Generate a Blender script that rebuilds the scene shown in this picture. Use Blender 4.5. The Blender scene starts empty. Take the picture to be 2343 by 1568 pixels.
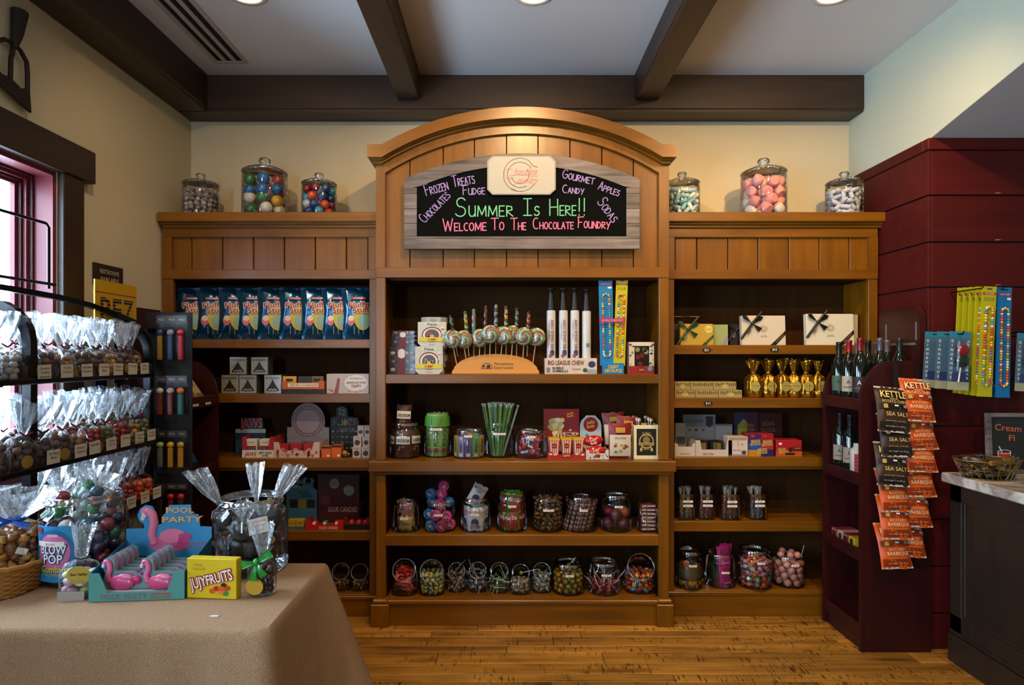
import bpy, math, random
from mathutils import Vector, Matrix
from mathutils.geometry import tessellate_polygon
R=random.Random(7)
SC=bpy.context.scene
COL=SC.collection
PI=math.pi
# ---------------------------------------------------------------- camera / world / exposure
F=1400.0; PX0=1155.0; PY0=815.0; CH=1.45          # focal (px of 2343 wide frame), vanishing point, eye height
cam=bpy.data.cameras.new('camera'); camo=bpy.data.objects.new('camera',cam); COL.objects.link(camo)
camo.location=(0,0,CH); camo.rotation_euler=(PI/2,0,0)
cam.sensor_fit='HORIZONTAL'; cam.sensor_width=36; cam.lens=36*F/2343
cam.shift_x=(1171.5-PX0)/2343; cam.shift_y=(PY0-784)/2343; cam.clip_start=.05
SC.camera=camo
SC.view_settings.view_transform='Standard'; SC.view_settings.look='None'; SC.view_settings.gamma=1
SC.view_settings.use_curve_mapping=False; SC.view_settings.exposure=0.32
SC.cycles.max_bounces=7; SC.cycles.transparent_max_bounces=24; SC.cycles.diffuse_bounces=4; SC.cycles.glossy_bounces=3
SC.cycles.caustics_reflective=False; SC.cycles.caustics_refractive=False
wd=bpy.data.worlds.new('sky'); SC.world=wd; wd.use_nodes=True
bg=wd.node_tree.nodes['Background']; bg.inputs[0].default_value=(.6,.79,1,1); bg.inputs[1].default_value=23.0
def portal(loc,rot,sx,sy):
    l=bpy.data.lights.new('window_portal','AREA'); l.shape='RECTANGLE'; l.size=sx; l.size_y=sy; l.cycles.is_portal=True
    o=bpy.data.objects.new('window_portal',l); COL.objects.link(o); o.location=loc; o.rotation_euler=rot
portal((-2.2,2.04,1.6),(0,-PI/2,0),1.28,1.18)
portal((-2.2,-.4,1.6),(0,-PI/2,0),1.28,2.0)
portal((-1.45,-3.1,1.5),(PI/2,0,0),.5,2.1)
CAN_W=(6,18,20, 24,70,80, 8,40,50); CAN_C=(1,.64,.29)   # left / middle / right can of each row
# ---------------------------------------------------------------- helpers
def W(px,d): return (px-PX0)*d/F
def H(py,d): return CH+(PY0-py)*d/F
def lin(c): return c/12.92 if c<=.04045 else ((c+.055)/1.055)**2.4
def hexl(h):
    h=h.lstrip('#'); return tuple(lin(int(h[i:i+2],16)/255) for i in (0,2,4))+(1,)
_mc={}
def newmat(name):
    m=bpy.data.materials.new(name); m.use_nodes=True; nt=m.node_tree
    return m,nt,nt.nodes['Principled BSDF']
def node(nt,t,**k):
    n=nt.nodes.new(t)
    for a,b in k.items(): setattr(n,a,b)
    return n
def C(h,rough=.5,metal=0,coat=0,var=0,alpha=1,bump=0,bscale=60,spec=.5):
    key=(h,rough,metal,coat,var,alpha,bump,bscale,spec)
    if key in _mc: return _mc[key]
    m,nt,b=newmat('colour_'+h.strip('#'))
    b.inputs['Base Color'].default_value=hexl(h); b.inputs['Roughness'].default_value=rough; b.inputs['Metallic'].default_value=metal
    b.inputs['Coat Weight'].default_value=coat; b.inputs['Specular IOR Level'].default_value=spec; b.inputs['Alpha'].default_value=alpha
    if var:
        tc=node(nt,'ShaderNodeTexCoord'); nz=node(nt,'ShaderNodeTexNoise'); nz.inputs['Scale'].default_value=14; nz.inputs['Detail'].default_value=4
        hs=node(nt,'ShaderNodeHueSaturation'); mr=node(nt,'ShaderNodeMapRange'); mr.inputs[3].default_value=1-var; mr.inputs[4].default_value=1+var
        nt.links.new(tc.outputs['Object'],nz.inputs['Vector']); nt.links.new(nz.outputs[0],mr.inputs[0]); nt.links.new(mr.outputs[0],hs.inputs['Value'])
        hs.inputs['Color'].default_value=hexl(h); nt.links.new(hs.outputs[0],b.inputs['Base Color'])
    if bump:
        tc=node(nt,'ShaderNodeTexCoord'); nz=node(nt,'ShaderNodeTexNoise'); nz.inputs['Scale'].default_value=bscale; nz.inputs['Detail'].default_value=3
        bp=node(nt,'ShaderNodeBump'); bp.inputs['Strength'].default_value=bump; bp.inputs['Distance'].default_value=.01
        nt.links.new(tc.outputs['Object'],nz.inputs['Vector']); nt.links.new(nz.outputs[0],bp.inputs['Height']); nt.links.new(bp.outputs[0],b.inputs['Normal'])
    _mc[key]=m; return m
def wood(name,ca,cb,rough=.4,axis=0,scale=1.0,var=.16,coat=.15,bump=.12,saw=0,spec=.5):
    m,nt,b=newmat(name); L=nt.links.new
    tc=node(nt,'ShaderNodeTexCoord'); oi=node(nt,'ShaderNodeObjectInfo'); mp=node(nt,'ShaderNodeMapping')
    s=[22*scale]*3; s[axis]=1.6*scale; mp.inputs['Scale'].default_value=s
    ad=node(nt,'ShaderNodeVectorMath',operation='ADD'); ml=node(nt,'ShaderNodeMath',operation='MULTIPLY'); ml.inputs[1].default_value=37
    L(oi.outputs['Random'],ml.inputs[0]); L(tc.outputs['Object'],ad.inputs[0]); L(ml.outputs[0],ad.inputs[1]); L(ad.outputs[0],mp.inputs['Vector'])
    n1=node(nt,'ShaderNodeTexNoise'); n1.inputs['Scale'].default_value=1.6; n1.inputs['Detail'].default_value=7; n1.inputs['Distortion'].default_value=.5
    L(mp.outputs[0],n1.inputs['Vector'])
    n2=node(nt,'ShaderNodeTexNoise'); n2.inputs['Scale'].default_value=2.6*scale; n2.inputs['Detail'].default_value=3; L(ad.outputs[0],n2.inputs['Vector'])
    mx=node(nt,'ShaderNodeMix',data_type='FLOAT'); mx.inputs[0].default_value=.45; L(n1.outputs[0],mx.inputs[2]); L(n2.outputs[0],mx.inputs[3])
    cr=node(nt,'ShaderNodeValToRGB'); cr.color_ramp.elements[0].position=.32; cr.color_ramp.elements[1].position=.68
    cr.color_ramp.elements[0].color=hexl(ca); cr.color_ramp.elements[1].color=hexl(cb); L(mx.outputs[0],cr.inputs[0])
    hs=node(nt,'ShaderNodeHueSaturation'); mr=node(nt,'ShaderNodeMapRange'); mr.inputs[3].default_value=1-var; mr.inputs[4].default_value=1+var
    L(oi.outputs['Random'],mr.inputs[0]); L(mr.outputs[0],hs.inputs['Value']); L(cr.outputs[0],hs.inputs['Color'])
    if saw:
        m2=node(nt,'ShaderNodeMapping'); m2.inputs['Scale'].default_value=(95,16,1); n3=node(nt,'ShaderNodeTexNoise'); n3.inputs['Scale'].default_value=1; n3.inputs['Detail'].default_value=2; L(ad.outputs[0],m2.inputs[0]); L(m2.outputs[0],n3.inputs['Vector'])
        n4=node(nt,'ShaderNodeTexNoise'); n4.inputs['Scale'].default_value=3.5; n4.inputs['Detail'].default_value=2; L(ad.outputs[0],n4.inputs['Vector'])
        r3=node(nt,'ShaderNodeMapRange'); r3.inputs[1].default_value=.56; r3.inputs[2].default_value=.66; L(n3.outputs[0],r3.inputs[0]); r4=node(nt,'ShaderNodeMapRange'); r4.inputs[1].default_value=.42; r4.inputs[2].default_value=.56; L(n4.outputs[0],r4.inputs[0])
        mm=node(nt,'ShaderNodeMath',operation='MULTIPLY'); L(r3.outputs[0],mm.inputs[0]); L(r4.outputs[0],mm.inputs[1]); m5=node(nt,'ShaderNodeMath',operation='MULTIPLY'); L(mm.outputs[0],m5.inputs[0]); m5.inputs[1].default_value=saw
        mc=node(nt,'ShaderNodeMix',data_type='RGBA'); mc.inputs[7].default_value=hexl('#2a1806'); L(m5.outputs[0],mc.inputs[0]); L(hs.outputs[0],mc.inputs[6]); L(mc.outputs[2],b.inputs['Base Color'])
    else: L(hs.outputs[0],b.inputs['Base Color'])
    b.inputs['Specular IOR Level'].default_value=spec
    b.inputs['Roughness'].default_value=rough; b.inputs['Coat Weight'].default_value=coat; b.inputs['Coat Roughness'].default_value=.25
    bp=node(nt,'ShaderNodeBump'); bp.inputs['Strength'].default_value=bump; bp.inputs['Distance'].default_value=.004; L(n1.outputs[0],bp.inputs['Height']); L(bp.outputs[0],b.inputs['Normal'])
    return m
def clear(name,tint,gloss=.06,rough=.02,fres=.3,milk=0.0,bump=0,bscale=30,streak=None,milkc=(.9,.95,1,1)):
    m=bpy.data.materials.new(name); m.use_nodes=True; nt=m.node_tree; nt.nodes.clear(); L=nt.links.new
    out=node(nt,'ShaderNodeOutputMaterial'); tr=node(nt,'ShaderNodeBsdfTransparent'); tr.inputs[0].default_value=tint
    gl=node(nt,'ShaderNodeBsdfGlossy'); gl.inputs['Roughness'].default_value=rough; gl.inputs[0].default_value=(1,1,1,1)
    lw=node(nt,'ShaderNodeLayerWeight'); lw.inputs[0].default_value=fres
    a=node(nt,'ShaderNodeMath',operation='MULTIPLY_ADD'); a.inputs[1].default_value=.8; a.inputs[2].default_value=gloss; a.use_clamp=True
    L(lw.outputs['Fresnel'],a.inputs[0])
    m1=node(nt,'ShaderNodeMixShader'); L(a.outputs[0],m1.inputs[0]); L(tr.outputs[0],m1.inputs[1]); L(gl.outputs[0],m1.inputs[2])
    last=m1
    if milk:
        df=node(nt,'ShaderNodeBsdfDiffuse'); df.inputs[0].default_value=milkc; tl=node(nt,'ShaderNodeBsdfTranslucent'); tl.inputs[0].default_value=milkc
        m3=node(nt,'ShaderNodeMixShader'); m3.inputs[0].default_value=.5; L(df.outputs[0],m3.inputs[1]); L(tl.outputs[0],m3.inputs[2])
        m2=node(nt,'ShaderNodeMixShader'); L(m1.outputs[0],m2.inputs[1]); L(m3.outputs[0],m2.inputs[2]); m2.inputs[0].default_value=milk; last=m2
        if streak:
            tc=node(nt,'ShaderNodeTexCoord'); mp=node(nt,'ShaderNodeMapping'); mp.inputs['Scale'].default_value=streak; nz=node(nt,'ShaderNodeTexNoise'); nz.inputs['Scale'].default_value=1; nz.inputs['Detail'].default_value=4
            mr=node(nt,'ShaderNodeMapRange'); mr.inputs[1].default_value=.45; mr.inputs[2].default_value=.75; mr.inputs[3].default_value=milk*.25; mr.inputs[4].default_value=min(.9,milk*2.6)
            L(tc.outputs['Object'],mp.inputs[0]); L(mp.outputs[0],nz.inputs['Vector']); L(nz.outputs[0],mr.inputs[0]); L(mr.outputs[0],m2.inputs[0])
    if bump:
        tc=node(nt,'ShaderNodeTexCoord'); nz=node(nt,'ShaderNodeTexNoise'); nz.inputs['Scale'].default_value=bscale; nz.inputs['Detail'].default_value=4; nz.inputs['Distortion'].default_value=1.2
        bp=node(nt,'ShaderNodeBump'); bp.inputs['Strength'].default_value=bump; bp.inputs['Distance'].default_value=.02
        L(tc.outputs['Object'],nz.inputs['Vector']); L(nz.outputs[0],bp.inputs['Height']); L(bp.outputs[0],gl.inputs['Normal'])
    L(last.outputs[0],out.inputs[0]); return m
GLASS=clear('jar_glass',(.95,.97,.97,1),.035,.03,.18)
RIMG=clear('jar_rim_glass',(.93,.95,.95,1),.16,.05,.3)
PANE=clear('window_glass',(.97,.99,1,1),.03,.01,.2)
CELLO=clear('cellophane',(.97,.98,.99,1),.06,.16,.25,.18,.8,45,(70,70,8))
CELLB=clear('cellophane_body',(.97,.97,.97,1),.02,.1,.16,0,.7,55)
FILM=clear('clear_film',(.98,.98,.98,1),.02,.08,.2,0,.5,40)
ACRYL=clear('clear_plastic',(.96,.96,.96,1),.008,.1,.1)
class MB:
    def __init__(s): s.v=[];s.f=[];s.m=[];s.sm=[];s.M=Matrix()
    def add(s,vs,fs,m,smooth=False):
        o=len(s.v); M=s.M
        s.v+=[tuple(M@Vector(v)) for v in vs]
        for f in fs: s.f.append([i+o for i in f]); s.m.append(m); s.sm.append(smooth)
        return s
    def box(s,x0,y0,z0,x1,y1,z1,m):
        return s.add([(x0,y0,z0),(x1,y0,z0),(x1,y1,z0),(x0,y1,z0),(x0,y0,z1),(x1,y0,z1),(x1,y1,z1),(x0,y1,z1)],
            [(0,3,2,1),(4,5,6,7),(0,1,5,4),(1,2,6,5),(2,3,7,6),(3,0,4,7)],m)
    def bbox(s,x0,y0,z0,x1,y1,z1,m,b=.004):
        # box with bevelled vertical front edges and top edges
        b=min(b,(x1-x0)*.45,(y1-y0)*.45,(z1-z0)*.45)
        def ring(i,z): return [(x0+i,y0,z),(x1-i,y0,z),(x1,y0+i,z),(x1,y1-i,z),(x1-i,y1,z),(x0+i,y1,z),(x0,y1-i,z),(x0,y0+i,z)]
        def ring2(z): return [(x0+b*1.2,y0+b,z),(x1-b*1.2,y0+b,z),(x1-b,y0+b*1.2,z),(x1-b,y1-b*1.2,z),(x1-b*1.2,y1-b,z),(x0+b*1.2,y1-b,z),(x0+b,y1-b*1.2,z),(x0+b,y0+b*1.2,z)]
        vs=ring2(z0)+ring(b,z0+b)+ring(b,z1-b)+ring2(z1); fs=[tuple(reversed(range(8))),tuple(range(24,32))]
        for k in range(3):
            for i in range(8): j=(i+1)%8; fs.append((k*8+i,k*8+j,k*8+8+j,k*8+8+i))
        return s.add(vs,fs,m)
    def prism(s,poly,a,b,m,axis=1,m_side=None):
        # polygon in the plane across axis (1: points are x,z ; 0: y,z ; 2: x,y) extruded from a to b
        def P(p,t): return (p[0],t,p[1]) if axis==1 else ((t,p[0],p[1]) if axis==0 else (p[0],p[1],t))
        n=len(poly); vs=[P(p,a) for p in poly]+[P(p,b) for p in poly]
        s.add(vs,[tuple(range(n)),tuple(reversed(range(n,2*n)))],m)
        return s.add(vs,[(i,i+n,(i+1)%n+n,(i+1)%n) for i in range(n)],m_side or m)
    def band(s,A,B,y0,y1,m,smooth=False):
        n=len(A); vs=[(p[0],y0,p[1]) for p in A]+[(p[0],y0,p[1]) for p in B]+[(p[0],y1,p[1]) for p in A]+[(p[0],y1,p[1]) for p in B]
        fs=[]
        for i in range(n-1):
            fs+=[(i,i+1,n+i+1,n+i),(2*n+i,3*n+i,3*n+i+1,2*n+i+1),(i,2*n+i,2*n+i+1,i+1),(n+i,n+i+1,3*n+i+1,3*n+i)]
        fs+=[(0,n,3*n,2*n),(n-1,3*n-1,4*n-1,2*n-1)]
        return s.add(vs,fs,m)
    def lathe(s,prof,n,m,c=(0,0,0),smooth=True,cap0=True,cap1=True,sx=1,sy=1,wob=None):
        vs=[];fs=[]
        for (r,z) in prof:
            for i in range(n):
                a=2*PI*i/n; q=r*(1+(wob(a,z) if wob else 0)); vs.append((c[0]+q*math.cos(a)*sx,c[1]+q*math.sin(a)*sy,c[2]+z))
        for k in range(len(prof)-1):
            for i in range(n): j=(i+1)%n; fs.append((k*n+i,k*n+j,k*n+n+j,k*n+n+i))
        s.add(vs,fs,m,smooth)
        caps=[]
        if cap0: caps.append(tuple(reversed(range(n))))
        if cap1: caps.append(tuple(range(len(vs)-n,len(vs))))
        if caps: s.add(vs,caps,m)
        return s
    def tube(s,pts,r,m,n=8,closed=False,r2=None,smooth=True):
        pts=[Vector(p) for p in pts]; K=len(pts); vs=[];fs=[]; up=Vector((0,0,1)); prev=None
        for k in range(K):
            if closed: t=(pts[(k+1)%K]-pts[k-1])
            else: t=pts[min(k+1,K-1)]-pts[max(k-1,0)]
            t.normalize()
            if prev is None:
                a=t.cross(up)
                if a.length<1e-3: a=t.cross(Vector((1,0,0)))
            else: a=prev-t*prev.dot(t)
            a.normalize(); b=t.cross(a); prev=a
            rr=r if r2 is None else r+(r2-r)*k/(K-1)
            for i in range(n): an=2*PI*(i+.5)/n; vs.append(pts[k]+a*math.cos(an)*rr+b*math.sin(an)*rr)
        for k in range(K if closed else K-1):
            for i in range(n): j=(i+1)%n; q=((k+1)%K)*n; fs.append((k*n+i,k*n+j,q+j,q+i))
        s.add(vs,fs,m,smooth)
        if not closed: s.add(vs,[tuple(range(n)),tuple(range((K-1)*n,K*n))],m)
        return s
    def ball(s,c,r,m,n=10,k=6,sc=(1,1,1),wob=0):
        vs=[(c[0],c[1],c[2]-r*sc[2])];fs=[]
        for a in range(1,k):
            t=PI*a/k
            for i in range(n):
                p=2*PI*i/n; q=1+wob*(R.random()-.5)
                vs.append((c[0]+q*r*sc[0]*math.sin(t)*math.cos(p),c[1]+q*r*sc[1]*math.sin(t)*math.sin(p),c[2]-q*r*sc[2]*math.cos(t)))
        vs.append((c[0],c[1],c[2]+r*sc[2])); e=len(vs)-1
        for i in range(n):
            j=(i+1)%n; fs.append((0,1+j,1+i)); fs.append((e,1+(k-2)*n+i,1+(k-2)*n+j))
            for a in range(k-2): fs.append((1+a*n+i,1+a*n+j,1+a*n+n+j,1+a*n+n+i))
        return s.add(vs,fs,m,True)
    def grid(s,fn,nu,nv,m,smooth=True):
        vs=[fn(i/nu,j/nv) for j in range(nv+1) for i in range(nu+1)]
        return s.add(vs,[(j*(nu+1)+i,j*(nu+1)+i+1,(j+1)*(nu+1)+i+1,(j+1)*(nu+1)+i) for j in range(nv) for i in range(nu)],m,smooth)
    def rect(s,x0,z0,x1,z1,y,m,warp=None):
        if warp:
            return s.grid(lambda u,v:(x0+(x1-x0)*u,warp(x0+(x1-x0)*u,z0+(z1-z0)*v)+y,z0+(z1-z0)*v),5,5,m)
        return s.add([(x0,y,z0),(x1,y,z0),(x1,y,z1),(x0,y,z1)],[(0,1,2,3)],m)
    def disc(s,cx,cz,rx,rz,y,m,n=20,warp=None):
        if warp:
            vs=[(cx,warp(cx,cz)+y,cz)];fs=[]
            for k in (.35,.7,1):
                for i in range(n): x=cx+rx*k*math.cos(2*PI*i/n); z=cz+rz*k*math.sin(2*PI*i/n); vs.append((x,warp(x,z)+y,z))
            for i in range(n):
                j=(i+1)%n; fs.append((0,1+i,1+j))
                for k in range(2): fs.append((1+k*n+i,1+k*n+n+i,1+k*n+n+j,1+k*n+j))
            return s.add(vs,fs,m,True)
        return s.add([(cx+rx*math.cos(2*PI*i/n),y,cz+rz*math.sin(2*PI*i/n)) for i in range(n)],[tuple(range(n))],m)
    def ringd(s,cx,cz,r0,r1,y,m,n=32,a0=0,a1=2*PI):
        vs=[]
        for i in range(n+1):
            a=a0+(a1-a0)*i/n; vs+=[(cx+r0*math.cos(a),y,cz+r0*math.sin(a)),(cx+r1*math.cos(a),y,cz+r1*math.sin(a))]
        return s.add(vs,[(2*i,2*i+1,2*i+3,2*i+2) for i in range(n)],m)
    def poly(s,pts,y,m): return s.add([(p[0],y,p[1]) for p in pts],[tuple(range(len(pts)))],m)
    def text(s,t,x,z,h,m,y=0,w=None,rot=0,shear=0,bold=0,warp=None,curve=0,grow=0):
        # t centred on (x,z) in the xz plane, facing -y; h = cap height
        g=GL[bold]; adv=0; items=[]
        for ch in t:
            if ch not in g: ch=' '
            items.append((ch,adv)); adv+=g[ch][2]
        sc=h/.70; sxx=sc if not w else w/max(adv,.01); cr,sr=math.cos(rot),math.sin(rot); vs=[];fs=[]
        for i,(ch,a) in enumerate(items):
            gv,gf,_=g[ch]; o=len(vs); gz=1+grow*abs(2*(i+.5)/len(items)-1)
            for (vx,vz) in gv:
                lx=(vx+a-adv/2)*sxx; lz=(vz-.35)*sc*gz; lx+=shear*lz
                if curve: lz-=curve*lx*lx
                xx=x+lx*cr-lz*sr; zz=z+lx*sr+lz*cr
                vs.append((xx,(warp(xx,zz) if warp else 0)+y,zz))
            fs+=[tuple(q+o for q in f) for f in gf]
        return s.add(vs,fs,m)
    def outlined(s,t,x,z,h,m,mo,o,y=0,dy=.0012,n=8,**k):
        # lettering with a contrasting outline o metres wide
        for i in range(n):
            a=2*PI*i/n; s.text(t,x+o*math.cos(a),z+o*math.sin(a),h,mo,y-.00006*i,**k)
        return s.text(t,x,z,h,m,y-dy-.0006,**k)
    def stroke(s,t,x,z,h,m,y=0,rot=0,th=.006,w=None,small=.66):
        # hand lettering in chalk strokes, starting at (x,z) baseline; small letters are small capitals
        cr,sr=math.cos(rot),math.sin(rot); adv=0; segs=[]
        for ch in t:
            if ch==' ': adv+=h*.42; continue
            k=small if (ch.islower()) else 1.0
            wd_=STW.get(ch.upper(),.62)*h*k
            for pl in ST.get(ch.upper(),[]): segs.append([(adv+p[0]*wd_,p[1]*h*k) for p in pl])
            adv+=wd_+h*.17*(.8 if k<1 else 1)
        fx=(w/adv) if w else 1; y_=y
        for pl in segs:
            y=y_-.0001*R.random(); P=[(x+(a*fx)*cr-b*sr,z+(a*fx)*sr+b*cr) for a,b in pl]
            for i in range(len(P)-1):
                y-=.00002
                (ax,az),(bx,bz)=P[i],P[i+1]; dx,dz=bx-ax,bz-az; l=math.hypot(dx,dz) or 1; e=th*.35
                ux,uz=dx/l*e,dz/l*e; nx,nz=-dz/l*th/2,dx/l*th/2
                s.add([(ax-ux+nx,y,az-uz+nz),(ax-ux-nx,y,az-uz-nz),(bx+ux-nx,y,bz+uz-nz),(bx+ux+nx,y,bz+uz+nz)],[(0,1,2,3)],m)
        return s
    def mesh(s,name):
        me=bpy.data.meshes.new(name); me.from_pydata(s.v,[],s.f); ms=[]
        for m in s.m:
            if m not in ms: ms.append(m)
        for m in ms: me.materials.append(m)
        ix={m:i for i,m in enumerate(ms)}
        me.polygons.foreach_set('material_index',[ix[m] for m in s.m]); me.polygons.foreach_set('use_smooth',s.sm); me.update()
        return me
def obj(name,data,parent=None,loc=(0,0,0),rot=(0,0,0),kind=None,label=None):
    if isinstance(data,MB): data=data.mesh(name)
    o=bpy.data.objects.new(name,data); COL.objects.link(o); o.location=loc; o.rotation_euler=rot
    if parent: o.parent=parent
    if kind: o['kind']=kind
    if label: o['label']=label
    return o
def tag(o,label,cat,group=None,kind=None):
    o['label']=label; o['category']=cat
    if group: o['group']=group
    if kind: o['kind']=kind
    return o
def thing(name,label,cat,loc=(0,0,0),rot=(0,0,0),group=None):
    o=bpy.data.objects.new(name,None); o.empty_display_size=.05; COL.objects.link(o); o.location=loc; o.rotation_euler=rot
    return tag(o,label,cat,group)
def single(name,data,label,cat,loc=(0,0,0),rot=(0,0,0),group=None,kind=None):
    return tag(obj(name,data,None,loc,rot),label,cat,group,kind)
def struct(name,data,loc=(0,0,0),parent=None):
    o=obj(name,data,parent,loc)
    if not parent: o['kind']='structure'
    return o
def dup(root,loc,rot=(0,0,0),label=None,parent=None):
    c=root.copy(); COL.objects.link(c); c.parent=parent
    if not parent: c.location=loc; c.rotation_euler=rot
    if label: c['label']=label
    for ch in root.children: dup(ch,None,None,None,c)
    return c
def wpart(parent,name,mb,kind=None):
    # part modelled in world coordinates under an unrotated thing
    l=parent.location; mb.v=[(v[0]-l[0],v[1]-l[1],v[2]-l[2]) for v in mb.v]
    return obj(name,mb,parent,kind=kind)
# glyphs from Blender's built-in face, kept as 2-D triangles
def make_glyphs():
    chars="ABCDEFGHIJKLMNOPQRSTUVWXYZabcdefghijklmnopqrstuvwxyz0123456789$.,!'&-/()"
    res=[]; obs=[]
    for off in (0,.018):
        for ch in chars:
            pr=[]
            for body in (ch,ch+ch):
                c=bpy.data.curves.new('g','FONT'); c.body=body; c.size=1; c.offset=off; c.resolution_u=2; c.dimensions='2D'
                o=bpy.data.objects.new('g',c); COL.objects.link(o); pr.append(o)
            obs.append((off,ch,pr))
    bpy.context.view_layer.update(); dg=bpy.context.evaluated_depsgraph_get(); out={0:{},.018:{}}
    for off,ch,pr in obs:
        ws=[]
        for i,o in enumerate(pr):
            e=o.evaluated_get(dg); me=e.to_mesh(); xs=[v.co.x for v in me.vertices]
            ws.append(max(xs)-min(xs) if xs else 0)
            if i==0: vs=[(v.co.x,v.co.y) for v in me.vertices]; fs=[tuple(p.vertices) for p in me.polygons]
            e.to_mesh_clear()
        out[off][ch]=(vs,fs,max(ws[1]-ws[0],.1))
    for off,ch,pr in obs:
        for o in pr: c=o.data; bpy.data.objects.remove(o); bpy.data.curves.remove(c)
    for off in out: out[off][' ']=([],[],.3)
    return [out[0],out[.018]]
GL=make_glyphs()
def arc(cx,cy,rx,ry,a0,a1,n=9): return [(cx+rx*math.cos(math.radians(a0+(a1-a0)*i/n)),cy+ry*math.sin(math.radians(a0+(a1-a0)*i/n))) for i in range(n+1)]
ST={'A':[[(0,0),(.5,1),(1,0)],[(.18,.38),(.85,.38)]],'B':[[(0,0),(0,1),(.8,.85),(.75,.6),(0,.52),(.95,.35),(.85,.08),(0,0)]],
'C':[arc(.6,.5,.6,.5,60,300,12)],'D':[[(0,0),(0,1),(.6,.9),(1,.5),(.6,.1),(0,0)]],'E':[[(1,1),(0,1),(0,0),(1,0)],[(0,.5),(.85,.52)]],'F':[[(0,0),(0,1)],[(-.15,1),(1.15,1.04)],[(0,.5),(.8,.53)]],
'G':[arc(.55,.5,.55,.5,55,330,12)+[(1,.48),(.5,.45)]],'H':[[(0,0),(0,1)],[(1,0),(.97,1)],[(0,.5),(1,.52)]],'I':[[(.5,0),(.5,1)],[(0,1),(1,1.01)],[(0,0),(1,0)]],
'L':[[(0,1),(0,0),(1,.02)]],'M':[[(0,0),(.08,1),(.5,.15),(.95,1),(1,0)]],'N':[[(0,0),(0,1),(1,0),(1,1)]],'O':[arc(.5,.5,.5,.5,90,450,14)],'P':[[(0,0),(0,1),(.75,.95),(.95,.72),(.7,.5),(0,.45)]],
'R':[[(0,0),(0,1),(.8,.92),(.85,.62),(0,.48),(1,0)]],'S':[arc(.55,.75,.42,.25,30,250,8)+arc(.45,.26,.5,.27,75,-150,9)],'T':[[(.5,0),(.5,1)],[(-.1,1),(1.1,1.03)]],'U':[[(0,1),(0,.25),(.25,0),(.7,0),(1,.3),(1,1),(1,0)]],
'W':[[(0,1),(.25,0),(.5,.8),(.75,0),(1,1)]],'Y':[[(0,1),(.5,.45)],[(1,1),(.3,-.1)]],'Z':[[(0,1),(1,.98),(0,0),(1,.03)]],'!':[[(.5,.25),(.55,1.05)],[(.5,.0),(.5,.05)]],'K':[[(0,0),(0,1)],[(.9,1),(0,.45),(1,0)]]}
STW={'I':.5,'!':.22,'M':.85,'W':.85,'S':.6,'C':.55,'E':.5,'F':.5,'L':.45,'T':.6}
def rr(a,b): return a+(b-a)*R.random()
# ---------------------------------------------------------------- room
ZC=3.10; YB=3.75; XL=-1.923; XR=2.11; YF=-3.0; DR=3.03
def plaster(n,h):
    m,nt,b=newmat(n); b.inputs['Base Color'].default_value=hexl(h); b.inputs['Roughness'].default_value=.85
    tc=node(nt,'ShaderNodeTexCoord'); nz=node(nt,'ShaderNodeTexNoise'); nz.inputs['Scale'].default_value=180; bp=node(nt,'ShaderNodeBump'); bp.inputs['Strength'].default_value=.12; bp.inputs['Distance'].default_value=.004
    nt.links.new(tc.outputs['Object'],nz.inputs['Vector']); nt.links.new(nz.outputs[0],bp.inputs['Height']); nt.links.new(bp.outputs[0],b.inputs['Normal']); return m
PL=plaster('cream_plaster','#cfc3a4'); PLR=plaster('pale_plaster','#bfc4b0'); CEIL=plaster('ceiling_paint','#dcdcdc'); PLD=plaster('slope_paint','#bcb4b2')
BEAM=wood('dark_beam_wood','#1f130a','#3c2513',.5,0,.6,.1,.1); BEAMY=wood('dark_beam_wood_lengthwise','#1f130a','#3c2513',.5,1,.6,.1,.1)
MAP=wood('honey_maple','#5c3703','#825007',.33,0,.7,.08,.05,.04,0,.45); MAPV=wood('honey_maple_upright','#5c3703','#825007',.33,2,.7,.08,.05,.04,0,.45)
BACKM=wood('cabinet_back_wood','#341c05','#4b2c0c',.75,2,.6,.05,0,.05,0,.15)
BURG=wood('burgundy_stain','#280707','#3a0d0b',.45,2,.5,.06,.08,.05,0,.3)
FLO=wood('oak_floor','#5f3b10','#bd8634',.38,0,.9,.24,.12,.5,.85)
DARKC=wood('dark_counter_wood','#181009','#2c1e10',.5,2,.6,.08,.15,.06)
# floor: planks laid left to right; near rows singly, the rest as plain boarding
fl=MB().box(XL-.3,YF,-.12,5.2,YB+.1,-.022,C('#2a1a0a',.8)); floor=struct('floor',fl)
y=YB
pl_meshes={}
rows=[]
while y>1.15:
    w=R.choice([.068,.095,.107,.132,.097,.12]); rows.append((y-w,y)); y-=w
R2=random.Random(3); npl=0
for (a,b) in rows:
    x=-1.9-R2.random()*.9
    while x<3.0:
        L=R2.choice([.75,1.1,1.4,1.75])*(1+.1*R2.random()); x1=min(x+L,3.3); g=.0012; dz=R2.random()*.0012
        if x1-x>.1 and x1>XL:
            mb=MB().bbox(-(x1-x)/2+g,-(b-a)/2+g,-.02,(x1-x)/2-g,(b-a)/2-g,dz,FLO,.0018)
            obj('plank',mb,floor,((x+x1)/2,(a+b)/2,0)); npl+=1
        x=x1
fr=MB()
yy=rows[-1][0]
while yy>YF:
    fr.box(XL,max(yy-.11,YF),-.02,5.1,yy-.002,0,FLO); yy-=.11
obj('far_boarding',fr,floor,kind='stuff')
fr=MB()
yy=rows[-1][0]
while yy<DR+.1:
    fr.box(3.302,yy,-.02,5.1,yy+.108,0,FLO); yy+=.11
obj('far_boarding',fr,floor,kind='stuff')
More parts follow.
